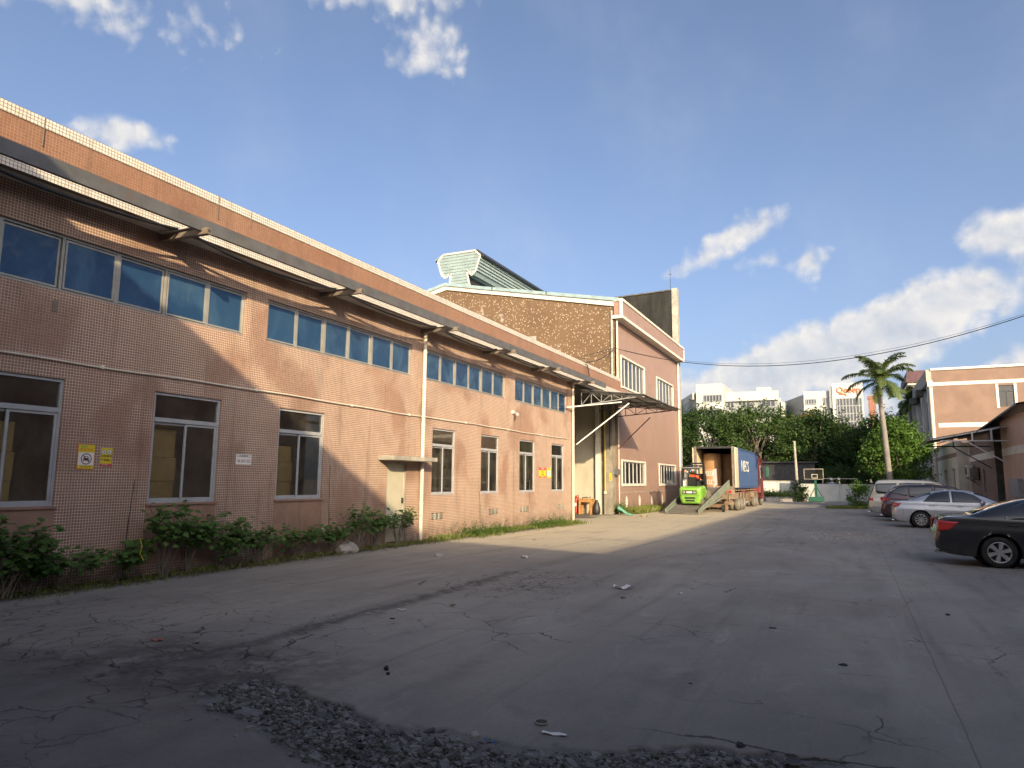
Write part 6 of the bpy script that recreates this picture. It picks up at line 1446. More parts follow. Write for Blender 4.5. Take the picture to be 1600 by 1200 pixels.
# palms
def make_palm(name, label, loc, lean, H_, nf, fl_, seed, tr=.17):
    t = thing(name, label, 'palm tree', loc); ORG[t.name] = (0, 0, 0); g = random.Random(seed)
    pts = [(lean*(max(z, 0)/H_)**1.4, .0, z) for z in np.linspace(-.2, H_, 16)]; rr = [tr*(1.15 if i < 2 else 1.0-.25*i/15+.06*math.sin(i/15*math.pi)) for i in range(16)]
    m = MB(); m.path(pts, rr, 14); tk = m.build('trunk', 'palm_bark', t, smooth='all')
    for i in range(1, 46):
        f = i/46; z = H_*f; x = lean*f**1.4; r_ = tr*(1.0-.25*f+.06*math.sin(f*math.pi))+.006; MB().lathe((x, 0, z), (0, 0, 1), [(0, r_-.004), (.012, r_), (.024, r_-.004)], 12).build('ring_scar', 'palm_bark', tk) if i % 3 == 0 else None
    m = MB(); m.path([(lean, 0, H_-.02), (lean+.02, 0, H_+.45), (lean+.03, 0, H_+1.05)], [tr*.86, tr*.80, tr*.42], 12); m.build('crownshaft', 'crownshaft', t, smooth='all')
    top = Vector((lean+.03, 0, H_+1.0))
    for k in range(nf):
        az = 2*math.pi*k/nf+g.uniform(-.25, .25); el0 = R([78, 55, 32, 12, -8][k % 5]+g.uniform(-8, 8)); Lf = fl_*g.uniform(.85, 1.1)
        hd = Vector((math.cos(az), math.sin(az), 0)); p = top.copy(); pts = [p.copy()]; el = el0; nseg = 18
        for i in range(nseg): el -= (.030+.0065*i)*(1.0 if el0 > .9 else .9); p = p+(hd*math.cos(el)+Vector((0, 0, math.sin(el))))*Lf/nseg; pts.append(p.copy())
        m = MB(); m.path(pts, [.032*(1-i/nseg*.85) for i in range(nseg+1)], 5); sd_ = hd.cross(Vector((0, 0, 1)))
        for i in range(1, nseg*5):
            f = i/(nseg*5); 
            if f < .07: continue
            j = min(int(f*nseg), nseg-1); q = pts[j].lerp(pts[j+1], f*nseg-j); d = (pts[j+1]-pts[j]).normalized(); up = sd_.cross(d).normalized()
            ll = .62*fl_/2.6*(math.sin(math.pi*min(1, .15+.85*f))**.55)*g.uniform(.8, 1.1)
            for s_ in (-1, 1):
                a = (sd_*s_*math.cos(.25)+d*.62+up*g.uniform(-.15, .35)).normalized(); w = d*.022
                mid = q+a*ll*.55-Vector((0, 0, ll*.10)); tip = q+a*ll*.9-Vector((0, 0, ll*.42))
                m.add([tuple(q-w), tuple(q+w), tuple(mid+w*1.1), tuple(tip), tuple(mid-w*1.1)], [(0, 1, 2, 4), (4, 2, 3)])
        m.build('frond', 'palm_leaf', t, recalc=False)
    return t
make_palm('royal_palm', 'tall royal palm with a pale slightly leaning trunk behind the minivan', (2.18, 48, -.15), -.30, 7.0, 17, 2.45, 3)
make_palm('small_palm', 'second palm half hidden behind the royal palm fronds by the pink block', (5.6, 76, -.15), -.15, 8.6, 13, 2.2, 9, .16)

# shrubs along the foot of the long wall: broad lobed leaves on bending stems
LEAFM = []
for sz in (.065, .09, .12):
    v, f = leaf_shape(sz, sz*.85); me = bpy.data.meshes.new('leaf'); me.from_pydata(v, [], f); me.materials.append(MATS['shrub_leaf']); LEAFM.append(me)
def shrub(x, y, h, spread, nst, nl, label, seed, each=0):
    spread *= 1.5; nst = int(nst*1.45); g = random.Random(seed); z0 = gzf(x, y); t = thing('mulberry_shrub', label, 'shrub', (x, y, z0), 'leafy shrubs along the foot of the long hall'); m = MB(); pts = []; nr = []; cnt = 0
    for s_ in range(nst):
        a = g.uniform(-1.9, 1.9); tip = Vector((x+abs(math.cos(a))*spread*.55*g.uniform(.2, 1), y+math.sin(a)*spread*g.uniform(.3, 1), z0+h*g.uniform(.6, 1)))
        p0 = Vector((x+g.uniform(-.05, .05), y+g.uniform(-.08, .08), z0-.05)); c = p0.lerp(tip, .5)+Vector((0, 0, h*.22)); pp = []
        for k in range(9): f = k/8; pp.append(p0*(1-f)**2+c*2*f*(1-f)+tip*f*f)
        m.path(pp, [.011*(1-.7*k/8) for k in range(9)], 5)
        for q in range(nl):
            f = g.uniform(.42, 1.0)**.8; k = min(int(f*8), 7); b = pp[k].lerp(pp[k+1], f*8-k); off = Vector((g.uniform(-.6, 1), g.uniform(-1, 1), g.uniform(-.35, .7))); L_ = g.uniform(.05, .20)
            d = off.normalized(); e = b+d*L_; 
            if e.x < -10.94: e.x = -10.94
            if q % 3 == 0: m.path([b, e], [.004, .003], 3)
            nrm = Vector((.25+g.uniform(-.5, .5), g.uniform(-.6, .3), 1+g.uniform(-.3, .2))).normalized()
            dirn = (d+Vector((0, 0, -.35))).normalized(); dirn = (dirn-nrm*dirn.dot(nrm)).normalized(); sd_ = dirn.cross(nrm)
            if cnt < each:
                o = bpy.data.objects.new('leaf', g.choice(LEAFM)); C.objects.link(o); o.parent = t
                M_ = Matrix(((sd_.x, dirn.x, nrm.x, e.x-x), (sd_.y, dirn.y, nrm.y, e.y-y), (sd_.z, dirn.z, nrm.z, e.z-z0), (0, 0, 0, 1))); o.matrix_local = M_
            else: pts.append((e.x-x, e.y-y, e.z-z0)); nr.append(tuple(nrm))
            cnt += 1
    m.build('stem', 'bark', t)
    if pts:
        vs = []; fs = []; gg = random.Random(seed+1)
        for p, nv in zip(pts, nr):
            sz = gg.uniform(.05, .115); v, f = leaf_shape(sz, sz*.8); nv = Vector(nv); a = Vector((gg.uniform(-1, 1), gg.uniform(-1, 1), -.3)); a = (a-nv*a.dot(nv)).normalized(); s2 = a.cross(nv); o_ = len(vs)
            for q in v: w = Vector(p)+s2*q[0]+a*q[1]+nv*q[2]; vs.append((min(w.x, 9), w.y, w.z))
            fs += [tuple(i+o_ for i in ff) for ff in f]
        vs = [(max(vx, -10.985-x), vy, vz) for vx, vy, vz in vs]
        me = bpy.data.meshes.new('foliage'); me.from_pydata(vs, [], fs); me.materials.append(MATS['shrub_leaf']); o = bpy.data.objects.new('foliage', me); C.objects.link(o); o.parent = t; o['kind'] = 'stuff'
SH = [(5.45, 1.15, .55, 10, 30, 'leftmost leafy shrub cut by the left edge of the picture', 180), (5.95, .95, .55, 9, 28, 'leafy shrub under the right half of the leftmost lower window', 180), (6.85, .62, .50, 8, 24, 'low leafy shrub below the yellow no parking sign', 160), (7.55, .60, .50, 8, 24, 'low leafy shrub with a hanging yellow ribbon', 160),
      (8.45, 1.20, .50, 9, 30, 'tallest bushy shrub under the left of the second lower window', 160), (9.05, 1.05, .52, 9, 28, 'bushy shrub reaching the sill of the second lower window', 150), (9.75, .85, .50, 8, 24, 'leafy shrub just past the second lower window', 120),
      (10.55, .70, .45, 7, 22, 'thin leafy shrub below the red phone sticker', 80), (11.85, .62, .45, 7, 24, 'leafy shrub before the air vent under the third lower window', 80), (12.8, .72, .40, 7, 22, 'leafy shrub beside the boulder', 60),
      (13.75, .98, .42, 7, 24, 'upright shrub between boulder and cream door', 60), (14.6, .90, .40, 7, 24, 'upright shrub just left of the cream door canopy', 50), (15.45, 1.02, .45, 8, 24, 'upright shrub in front of the cream door', 50), (10.0, .6, .4, 5, 20, 'small shrub in the gap before the phone sticker', 0), (6.4, .55, .4, 6, 22, 'small shrub between the two leftmost window shrubs', 0)]
for i, (y, h, sp_, ns, nl, lab, each) in enumerate(SH): shrub(-10.72+.10*math.sin(i*2.1), y, h, sp_, ns, nl, lab, 100+i, each)
def grass(name, x0, x1, y0, y1, n, h, seed, mat='grass_blade', dens=None):
    g = np.random.default_rng(seed); X = g.uniform(x0, x1, n); Y = g.uniform(y0, y1, n)
    if dens is not None: k = g.uniform(size=n) < dens(X, Y); X, Y = X[k], Y[k]
    n = len(X); Z = gz(X, Y); a = g.uniform(0, 2*math.pi, n); hh = h*g.uniform(.4, 1.3, n); w = .006+.004*g.uniform(size=n); ln = g.normal(0, .35, (n, 2))*hh[:, None]
    dx, dy = np.cos(a)*w, np.sin(a)*w
    V = np.stack([np.stack([X-dx, Y-dy, Z-.01], 1), np.stack([X+dx, Y+dy, Z-.01], 1), np.stack([X+ln[:, 0]*.4, Y+ln[:, 1]*.4, Z+hh*.65], 1)+np.stack([dx*.8, dy*.8, 0*dx], 1), np.stack([X+ln[:, 0], Y+ln[:, 1], Z+hh], 1)], 1).reshape(-1, 3)
    F = np.arange(4*n).reshape(n, 4); me = bpy.data.meshes.new(name); me.from_pydata(V.tolist(), [], F.tolist()); me.materials.append(MATS[mat]); o = bpy.data.objects.new(name, me); C.objects.link(o); o['kind'] = 'stuff'; return o
o = grass('verge_grass', -10.95, -10.1, 3, 17.2, 9000, .07, 1, dens=lambda x, y: np.exp(-(x+10.95)/.45)*(.4+.6*vnoise(x*3, y*1.7, 2)))
tag(o, 'thin grass and weeds along the foot of the long pink wall', 'grass')
o = grass('weed_strip', -10.95, -9.9, 17.2, 28.6, 16000, .14, 2, dens=lambda x, y: np.exp(-(x+10.95)/.38)*(.15+.85*(vnoise(x*2+3, y*.9, 4) > .45)))
tag(o, 'sunlit bright weeds between the rain pipe and the loading bay', 'weeds')
o = grass('hall_grass', -11.45, -10.3, 37.6, 43.5, 16000, .30, 3, dens=lambda x, y: np.clip(1.1-(x+11.45)*1.0, 0, 1)); tag(o, 'tall yellow green grass at the foot of the tall hall by the ramp', 'grass')
o = grass('island_grass', -1.6, 1.0, 51.6, 54.5, 14000, .16, 4, dens=lambda x, y: np.clip(1.2-np.hypot((x+.3)/1.3, (y-53)/1.4), 0, 1)); tag(o, 'patch of grass on the small island before the bush', 'grass')
# fallen leaves along the wall
g_ = np.random.default_rng(8); n = 1500; X = -10.9+np.abs(g_.normal(0, .28, n)); Y = g_.uniform(3.5, 17, n); P = np.stack([X, Y, gz(X, Y)+.012], 1)
o = foliage('fallen_leaves', P, np.tile([0, 0, 3.], (n, 1)), .075, 'dry_leaf', None, aspect=.7, seed=6, jitter=.5); tag(o, 'dry fallen leaves scattered along the foot of the pink wall', 'leaves')
# broad leaved weeds in the sun by the bay
for (y, h, sp_, lab) in ((19.6, .30, .5, 'low sunlit weed clump under the first window past the rain pipe'), (24.6, .30, .55, 'low sunlit weed clump below the orange notice'), (26.4, .34, .6, 'bright green weed clump near the loading bay corner'), (21.2, .22, .4, 'small sunlit weed clump in the middle of the sunlit wall')):
    t = thing('weed_clump', lab, 'weeds', (-10.7, y, gzf(-10.7, y)), 'weed clumps along the sunlit wall'); ORG[t.name] = (0, 0, 0); g2 = np.random.default_rng(int(y*10)); n = 900
    P = np.stack([np.clip(g2.normal(.05, .22, n), -.28, .6), g2.normal(0, sp_*.9, n), np.abs(g2.normal(0, h*.5, n))], 1); foliage('foliage', P, np.tile([.3, -.3, 1.], (n, 1)), .06, 'bright_leaf', t, seed=int(y*7))
t = thing('potted_plant', 'small dark leafy plant beside the green tarp at the tall hall corner', 'plant', (-11.2, 36.75, gzf(-11, 36))); ORG[t.name] = (0, 0, 0); g2 = np.random.default_rng(77); n = 500
P = np.stack([g2.normal(0, .15, n), g2.normal(0, .14, n), .1+np.abs(g2.normal(.22, .18, n))], 1); foliage('foliage', P, np.tile([0, -.3, 1.], (n, 1)), .08, 'shrub_leaf', t, seed=2); MB().path([(0, 0, -.02), (.02, 0, .5)], .012, 5).build('stem', 'bark', t)

# ------------------------------------------------------------------ signs and small fittings
def rect_label(parent, name, mat, y, z, w, h, d, x=-11.0, ): return MB(wx(x)).box(y-w/2, y+w/2, d, d+.002, z-h/2, z+h/2).build(name, mat, parent)
def ringmesh(parent, name, mat, y, z, r, t_, d, x=-11.0):
    m = MB(wx(x)); n = 28; vs = []; fs = []
    for k in range(n): a = 2*math.pi*k/n; vs += [(y+r*math.cos(a), d, z+r*math.sin(a)), (y+(r-t_)*math.cos(a), d, z+(r-t_)*math.sin(a))]
    for k in range(n): j = (k+1) % n; fs.append((2*k, 2*j, 2*j+1, 2*k+1))
    m.add(vs, fs); return m.build(name, mat, parent, recalc=False)
def disc(parent, name, mat, y, z, r, d, x=-11.0):
    n = 24; return MB(wx(x)).add([(y+r*math.cos(2*math.pi*k/n), d, z+r*math.sin(2*math.pi*k/n)) for k in range(n)], [tuple(range(n))]).build(name, mat, parent, recalc=False)
def poly(parent, name, mat, y, z, pts, s_, d, x=-11.0): return MB(wx(x)).add([(y+a*s_, d, z+b*s_) for a, b in pts], [tuple(range(len(pts)))]).build(name, mat, parent, recalc=False)
def signs():
    y, z = 7.165, 1.91
    s = thing('no_parking_sign', 'yellow and white loading zone sign with a crossed-out car symbol', 'sign', (-11, y, z))
    rect_label(s, 'board', 'sign_orange', y, z, .285, .40, .004); rect_label(s, 'face', 'yellow_sign', y, z, .262, .375, .007)
    rect_label(s, 'white_field', 'sign_white', y, z-.035, .258, .20, .0095)
    ringmesh(s, 'prohibition_ring', 'sign_maroon', y, z-.035, .088, .013, .0165)
    poly(s, 'car_symbol', 'sign_black', y, z-.035, [(-.6, -.42), (-.42, -.42), (-.42, -.3), (.42, -.3), (.42, -.42), (.6, -.42), (.6, .05), (.42, .18), (.32, .48), (-.32, .48), (-.42, .18), (-.6, .05)], .088, .0125)
    poly(s, 'car_screen', 'sign_white', y, z-.035, [(-.28, .16), (.28, .16), (.22, .38), (-.22, .38)], .088, .0138)
    for k in (-.42, .42): disc(s, 'car_lamp', 'sign_white', y+k*.088, z-.04, .008, .0138)
    MB(wx(-11)).beam((y-.056, .0155, z+.021), (y+.056, .0155, z-.091), .011, .001, (0, 1, 0)).build('slash', 'sign_maroon', s)
    text('lettering', '装卸货区', .052, 'sign_orange', face_px(-10.9905, y, z+.108), s, .001, spacing=1.1); text('lettering', '禁止停放车辆', .026, 'sign_maroon', face_px(-10.9905, y, z-.162), s, .001, spacing=1.2)
    rect_label(s, 'logo_patch', 'sign_green', y-.045, z+.160, .10, .022, .0095)
    y, z = 7.505, 1.915
    s = thing('fire_warning_sign', 'small yellow no smoking warning sign right of the crossed-out car sign', 'sign', (-11, y, z))
    rect_label(s, 'board', 'yellow_sign', y, z, .195, .30, .006); rect_label(s, 'red_strip', 'sign_red', y, z-.128, .19, .042, .0085)
    for k in (-.047, .047):
        disc(s, 'pictogram', 'sign_white', y+k, z+.082, .036, .0085); ringmesh(s, 'ring', 'sign_black', y+k, z+.082, .038, .005, .0105)
        poly(s, 'flame', 'sign_black', y+k, z+.082, [(-.25, -.45), (.25, -.45), (.3, -.05), (.05, .5), (-.3, 0)], .034, .0110)
    text('lettering', '仓库重地', .048, 'sign_black', face_px(-10.991, y, z+.013), s, .001); text('lettering', '严禁烟火', .048, 'sign_black', face_px(-10.991, y, z-.052), s, .001); text('lettering', '禁止吸烟 119', .026, 'sign_white', face_px(-10.989, y, z-.128), s, .001)
    y, z = 10.41, 1.965
    s = thing('phone_sticker', 'white sticker with a dark red phone number on the shaded wall', 'sticker', (-11, y, z))
    rect_label(s, 'sheet', 'sign_white', y, z, .40, .205, .004); text('lettering', '工具租购电工', .062, 'sign_black', face_px(-10.9925, y, z+.062), s, .001); text('lettering', '136 0243 2222', .088, 'sign_maroon', face_px(-10.9925, y, z-.035), s, .001, sx=.66); 
    y, z = 25.68, 1.90
    s = thing('notice_board', 'orange and yellow notice on the sunlit wall near the loading bay', 'notice', (-11, y, z))
    rect_label(s, 'board', 'yellow_sign', y, z, .70, .42, .006); rect_label(s, 'header', 'sign_red', y, z+.155, .69, .11, .009); rect_label(s, 'footer', 'sign_orange', y, z-.165, .69, .085, .009)
    text('lettering', '安全须知', .085, 'sign_white', face_px(-10.989, y, z+.155), s, .001); text('lettering', '消防通道', .095, 'sign_orange', face_px(-10.9915, y, z+.035), s, .001); text('lettering', '请勿堵塞', .07, 'sign_black', face_px(-10.9915, y, z-.07), s, .001); text('lettering', '注意安全', .06, 'sign_white', face_px(-10.989, y, z-.165), s, .001)
    y = 26.36
    s = thing('warning_sign', 'narrow yellow and white warning sign right of the orange notice', 'sign', (-11, y, z))
    rect_label(s, 'board', 'yellow_sign', y, z, .36, .42, .006); rect_label(s, 'white_field', 'sign_white', y, z-.02, .34, .22, .009); poly(s, 'symbol', 'sign_black', y, z-.02, [(-.5, -.8), (.5, -.8), (.3, 0), (.5, .3), (0, .9), (-.5, .3), (-.3, 0)], .09, .0115)
    text('lettering', '当心', .08, 'sign_black', face_px(-10.9915, y, z+.15), s, .001)
    s = thing('pillar_sign', 'small yellow sign on the loading bay pillar', 'sign', (-11.6, 36.4, 1.82)); MB(wy(36.42)).box(-11.68, -11.54, .004, .012, 1.62, 2.02).build('board', 'yellow_sign', s)
    for z in (1.92, 1.80, 1.70): MB(wy(36.42)).box(-11.655, -11.565, .012, .014, z-.02, z+.02).build('print', 'sign_black', s)
    # camera on the wall
    s = thing('wall_camera', 'small white wall camera below the last upper window strip', 'camera', (-10.9, 22.9, 3.95)); MB(wx(-11)).box(22.82, 22.98, .0, .05, 4.0, 4.12).build('bracket', 'white_trim', s)
    MB().tube((-10.92, 22.9, 4.05), (-10.80, 22.85, 3.98), .03, 8).tube((-10.86, 22.98, 4.0), (-10.70, 22.70, 3.95), .05, 10).build('housing', 'white_frame', s)
    for i, (y0, y1, h, lab) in enumerate(((7.98, 7.86, 1.55, 'thin dark stick leaning on the wall right of the small yellow sign'), (12.95, 12.93, 1.9, 'thin dark stick rising beside the third lower window'), (20.3, 20.35, 1.6, 'thin dry stick leaning on the sunlit wall'), (24.35, 24.2, 1.6, 'thin bent stick by the vent under the notice'))):
        s = thing('stick', lab, 'stick', (-10.9, y0, 0)); MB().path([(-10.80, y1-.04, -.15), (-10.90, (y0+y1)/2, h*.5), (-10.97, y0+.05, h)], [.010, .008, .005], 5).build('stem', 'dark_metal' if i < 2 else 'bark', s)
    # rust streaks and loose bars on the parapet
    for y in (8.95, 9.75, 5.75):
        s = tag(MB().box(XF+.009, XF+.02, y-.006, y+.006, 6.42+.1*(y > 9), 6.86).build('rusty_strap', 'rust_steel'), {8.95: 'rusty strap hanging over the parapet, left of a close pair', 9.75: 'rusty strap hanging over the parapet, right of a close pair', 5.75: 'rusty strap on the shaded end of the parapet near the picture edge'}[y], 'strap')
    s = tag(MB(wx(-11)).box(6.42, 6.50, .0, .012, 4.12, 4.30).build('rusty_plate', 'rust_steel'), 'rusty slot plate under the first divider of the upper window strip', 'plate')
    tag(MB(wx(-11)).box(6.56, 6.585, .0, .01, 0, 0.001).build('x', 'rust_steel'), '', None) if False else None
    t = thing('yellow_ribbon', 'yellow ribbon hanging from the low shrub', 'ribbon', (-10.3, 7.75, .5)); MB().path([(-10.30, 7.72, .62), (-10.28, 7.75, .50), (-10.29, 7.73, .38), (-10.27, 7.79, .27)], .006, 4).build('strip', 'yellow_sign', t)
signs()
def bay_things():
    t = thing('work_table', 'small rough wooden table with tools on top in the loading bay', 'table', (-12.9, 35.7, -.17)); z0 = -.175; x0, x1, y0, y1 = -13.22, -12.45, 35.75, 36.3
    MB().box(x0, x1, y0, y1, z0+.78, z0+.83).build('top', 'wood', t, bevel=.006)
    for x in (x0+.02, x1-.12):
        for y in (y0+.02, y1-.12): MB().box(x, x+.10, y, y+.10, z0, z0+.78).build('leg', 'wood', t)
    MB().box(x0+.12, x1-.12, y0+.03, y0+.07, z0+.64, z0+.77).build('apron', 'wood', t)
    t = thing('tool_pile', 'dark tools heaped on the wooden table', 'tools', (-12.6, 35.3, z0+.83))
    for k in range(6): a = k*1.1; MB().beam((-13.05+.07*k, 35.9+.04*k, z0+.86+.015*(k % 3)), (-12.92+.06*k+.10*math.cos(a), 35.95+.1*math.sin(a), z0+.90+.02*(k % 2)), .05, .045).build('tool', 'rust_steel' if k % 2 else 'dark_metal', t)
    t = thing('fire_extinguisher_trolley', 'large red fire extinguisher standing beside the wooden table', 'extinguisher', (-13.3, 35.1, z0))
    MB().lathe((-13.50, 36.2, z0), (0, 0, 1), [(0.02, 0), (.02, .19), (.78, .19), (.88, .14), (.93, .05), (.97, .05), (.97, 0)], 24).build('cylinder', 'red_paint', t, smooth=True)
    MB().path([(-13.48, 36.2, z0+.95), (-13.34, 36.12, z0+1.02), (-13.28, 36.05, z0+.8), (-13.31, 36.03, z0+.5)], .014, 6).build('hose', 'dark_metal', t); MB().lathe((-13.50, 36.0, z0+.5), (0, -1, 0), [(0, .1), (.012, .1), (.012, 0)], 12).build('badge', 'sign_white', t)
    t = thing('black_sack', 'dark sack slumped right of the wooden table', 'sack', (-12.5, 36.1, z0)); MB().lathe((-12.30, 36.05, z0), (0.05, 0, 1), [(0, 0), (0, .17), (.12, .22), (.35, .19), (.6, .12), (.72, .05), (.76, .08), (.77, 0)], 14).build('sack', 'dark_metal', t, smooth='all')
    t = thing('alarm_reel', 'round black hose reel hanging on the corner pipes of the bay', 'reel', (-11.3, 36.8, 2.1)); MB().lathe((-11.36, 36.80, 2.08), (.4, -1, 0), [(-.06, .0), (-.06, .19), (-.03, .13), (.03, .13), (.06, .19), (.06, 0)], 20).build('drum', 'dark_metal', t, smooth=True); MB().path([(-11.36, 36.8, 2.2), (-11.37, 36.84, 2.45)], .012, 5).build('hook', 'dark_metal', t)
    t = thing('green_tarp', 'crumpled pale green tarp lying by the corner rain pipe', 'tarp', (-11, 36.6, gzf(-11, 36))); m = MB(); n = 9; vs = []; fs = []
    for i in range(n):
        for j in range(n):
            u, v = i/(n-1), j/(n-1); hgt = .50*(1-u)**1.5*(1-.35*abs(v-.5)*2)+.05*math.sin(7*u+9*v)*u; vs.append((-11.22+.85*u, 36.25+.5*v*(1-.3*u)-.15*u, gzf(-11, 36)+.02+max(0, hgt)))
    for i in range(n-1):
        for j in range(n-1): fs.append((i*n+j, i*n+j+1, (i+1)*n+j+1, (i+1)*n+j))
    m.add(vs, fs); o = m.build('sheet', 'green_tarp', t, smooth='all'); o.modifiers.new('t', 'SOLIDIFY').thickness = .01
bay_things()
def cables():
    A = Vector((-11.95+.5, 36.9, 8.93)); B = Vector((6.9, 31.0, 8.05))
    for k, (dz, sag, lab) in enumerate(((0, 1.55, 'lower thick black cable sagging across the yard from the tall hall'), (.05, 1.46, 'upper thin black cable sagging across the yard beside the thicker one'))):
        pts = []
        for i in range(41): f = i/40; p = A.lerp(B, f); p.z += dz*f-4*sag*f*(1-f); pts.append(p)
        t = thing('overhead_cable', lab, 'cable', tuple(A), 'overhead cables across the yard'); MB().path(pts, .016 if k == 0 else .006, 6).build('wire', 'black_cable', t)
    t = thing('wall_cable', 'loose black cable looping from the parapet up to the tall hall corner', 'cable', (-11, 33, 7))
    pts = [Vector((-10.6, 29.3, 6.9)).lerp(A, i/12)+Vector((0, 0, -.5*4*(i/12)*(1-i/12)*.5)) for i in range(13)]; MB().path(pts, .022, 5).path([(-10.6, 29.3, 6.9), (-10.42, 29.45, 6.75), (-10.40, 29.6, 6.4), (-10.42, 29.7, 6.15)], .022, 5).path([(-16.5, 36.9, 8.3), (-14, 36.85, 8.45), (-11.5, 36.9, 8.93)], .014, 5).build('wire', 'black_cable', t)
cables()
def court():
    t = thing('basketball_stand', 'green basketball stand with a clear framed backboard before the yard wall', 'basketball stand', (-2.9, 69.2, -.1)); z = -.08; x = -2.86; y = 69.2
    MB().box(x-.62, x+.62, y-.35, y+1.2, z, z+.42).build('base', 'hoop_green', t, bevel=.03)
    MB().beam((x, y+.25, z+.35), (x, y+.05, z+1.95), .20, .16, (0, 1, 0)).build('post', 'hoop_green', t)
    for s_ in (-1, 1): MB().beam((x+s_*.52, y+.2, z+.42), (x+s_*.07, y+.12, z+1.25), .07, .07, (0, 1, 0)).build('stay', 'hoop_green', t)
    MB().beam((x, y+.05, z+1.9), (x, y-.1, z+2.35), .13, .10, (0, 1, 0)).build('upper_arm', 'truck_dirt', t)
    m = MB(wy(y-.15)); frame_bars(m, x-.92, x+.70, z+1.98, z+2.93, .0, .04, .045); bb = m.build('backboard', 'concrete_trim', t)
    MB(wy(y-.15)).quad((x-.89, .02, z+2.01), (x+.67, .02, z+2.01), (x+.67, .02, z+2.90), (x-.89, .02, z+2.90)).build('pane', 'board_glass', bb, recalc=False)
    m = MB(wy(y-.15)); frame_bars(m, x-.28, x+.2, z+2.08, z+2.45, .045, .05, .04); m.build('target_square', 'white_trim', bb)
    m = MB(); m.path([(x-.03+.22*math.cos(a), y-.42+.22*math.sin(a), z+2.07) for a in np.linspace(0, 2*math.pi, 20)], .012, 5); m.build('hoop', 'orange_steel', t)
    # figure on the far side of the wall in a pale cap and a blue top, arms out along a rail
    t = thing('person', 'person in a pale cap and blue top behind the low yard wall', 'person', (-1.62, 73.9, 0)); ORG[t.name] = (0, 0, 0)
    me = bpy.data.meshes.new('body'); vs = [(0, 0, .9), (0, 0, 1.15), (0, 0, 1.42), (0, 0, 1.62), (0, 0, 1.72), (0, 0, 1.88), (0, 0, 2.0), (-.2, 0, 1.58), (-.36, -.02, 1.32), (-.30, -.2, 1.15), (.2, 0, 1.58), (.38, -.02, 1.36), (.30, -.2, 1.18), (-.1, 0, .8), (-.11, 0, .4), (-.11, 0, -.05), (.1, 0, .8), (.11, 0, .4), (.11, 0, -.05)]
    es = [(0, 1), (1, 2), (2, 3), (3, 4), (4, 5), (5, 6), (3, 7), (7, 8), (8, 9), (3, 10), (10, 11), (11, 12), (0, 13), (13, 14), (14, 15), (0, 16), (16, 17), (17, 18)]; rr = [.15, .15, .16, .09, .055, .095, .07, .085, .055, .04, .085, .055, .04, .1, .07, .05, .1, .07, .05]
    def sk(sel, nm, mat, grow):
        me = bpy.data.meshes.new(nm); mp = {k: i for i, k in enumerate(sel)}; me.from_pydata([vs[k] for k in sel], [(mp[a], mp[b]) for a, b in es if a in mp and b in mp], []); o = bpy.data.objects.new(nm, me); C.objects.link(o); o.parent = t
        o.modifiers.new('skin', 'SKIN').use_smooth_shade = True; o.modifiers.new('sub', 'SUBSURF').render_levels = 2
        for i, k in enumerate(sel): me.skin_vertices[0].data[i].radius = (rr[k]+grow, (rr[k]+grow)*.85); me.skin_vertices[0].data[i].use_root = i == 0
        me.materials.append(MATS[mat])
    sk(list(range(19)), 'body', 'skin', 0); sk([0, 1, 2, 3, 7, 8, 10, 11], 'shirt', 'banner_blue', .03); sk([0, 13, 14, 15, 16, 17, 18], 'trousers', 'navy_cloth', .02)
    MB().lathe((0, 0, 1.90), (0, 0, 1), [(-.02, .20), (0, .19), (.02, .13), (.12, .12), (.16, .07), (.17, 0)], 16).build('cap', 'cap_white', t, smooth='all')
    t = thing('rail', 'pale pipe rail standing behind the low yard wall', 'rail', (-.6, 74, 0)); MB().tube((-2.4, 74.0, 2.0), (.58, 74.0, 2.0), .03, 6).tube((.58, 74.0, 2.0), (.58, 74, .0), .03, 6).tube((-2.4, 74.0, 2.0), (-2.4, 74, .0), .03, 6).build('pipe', 'white_trim', t)
court()

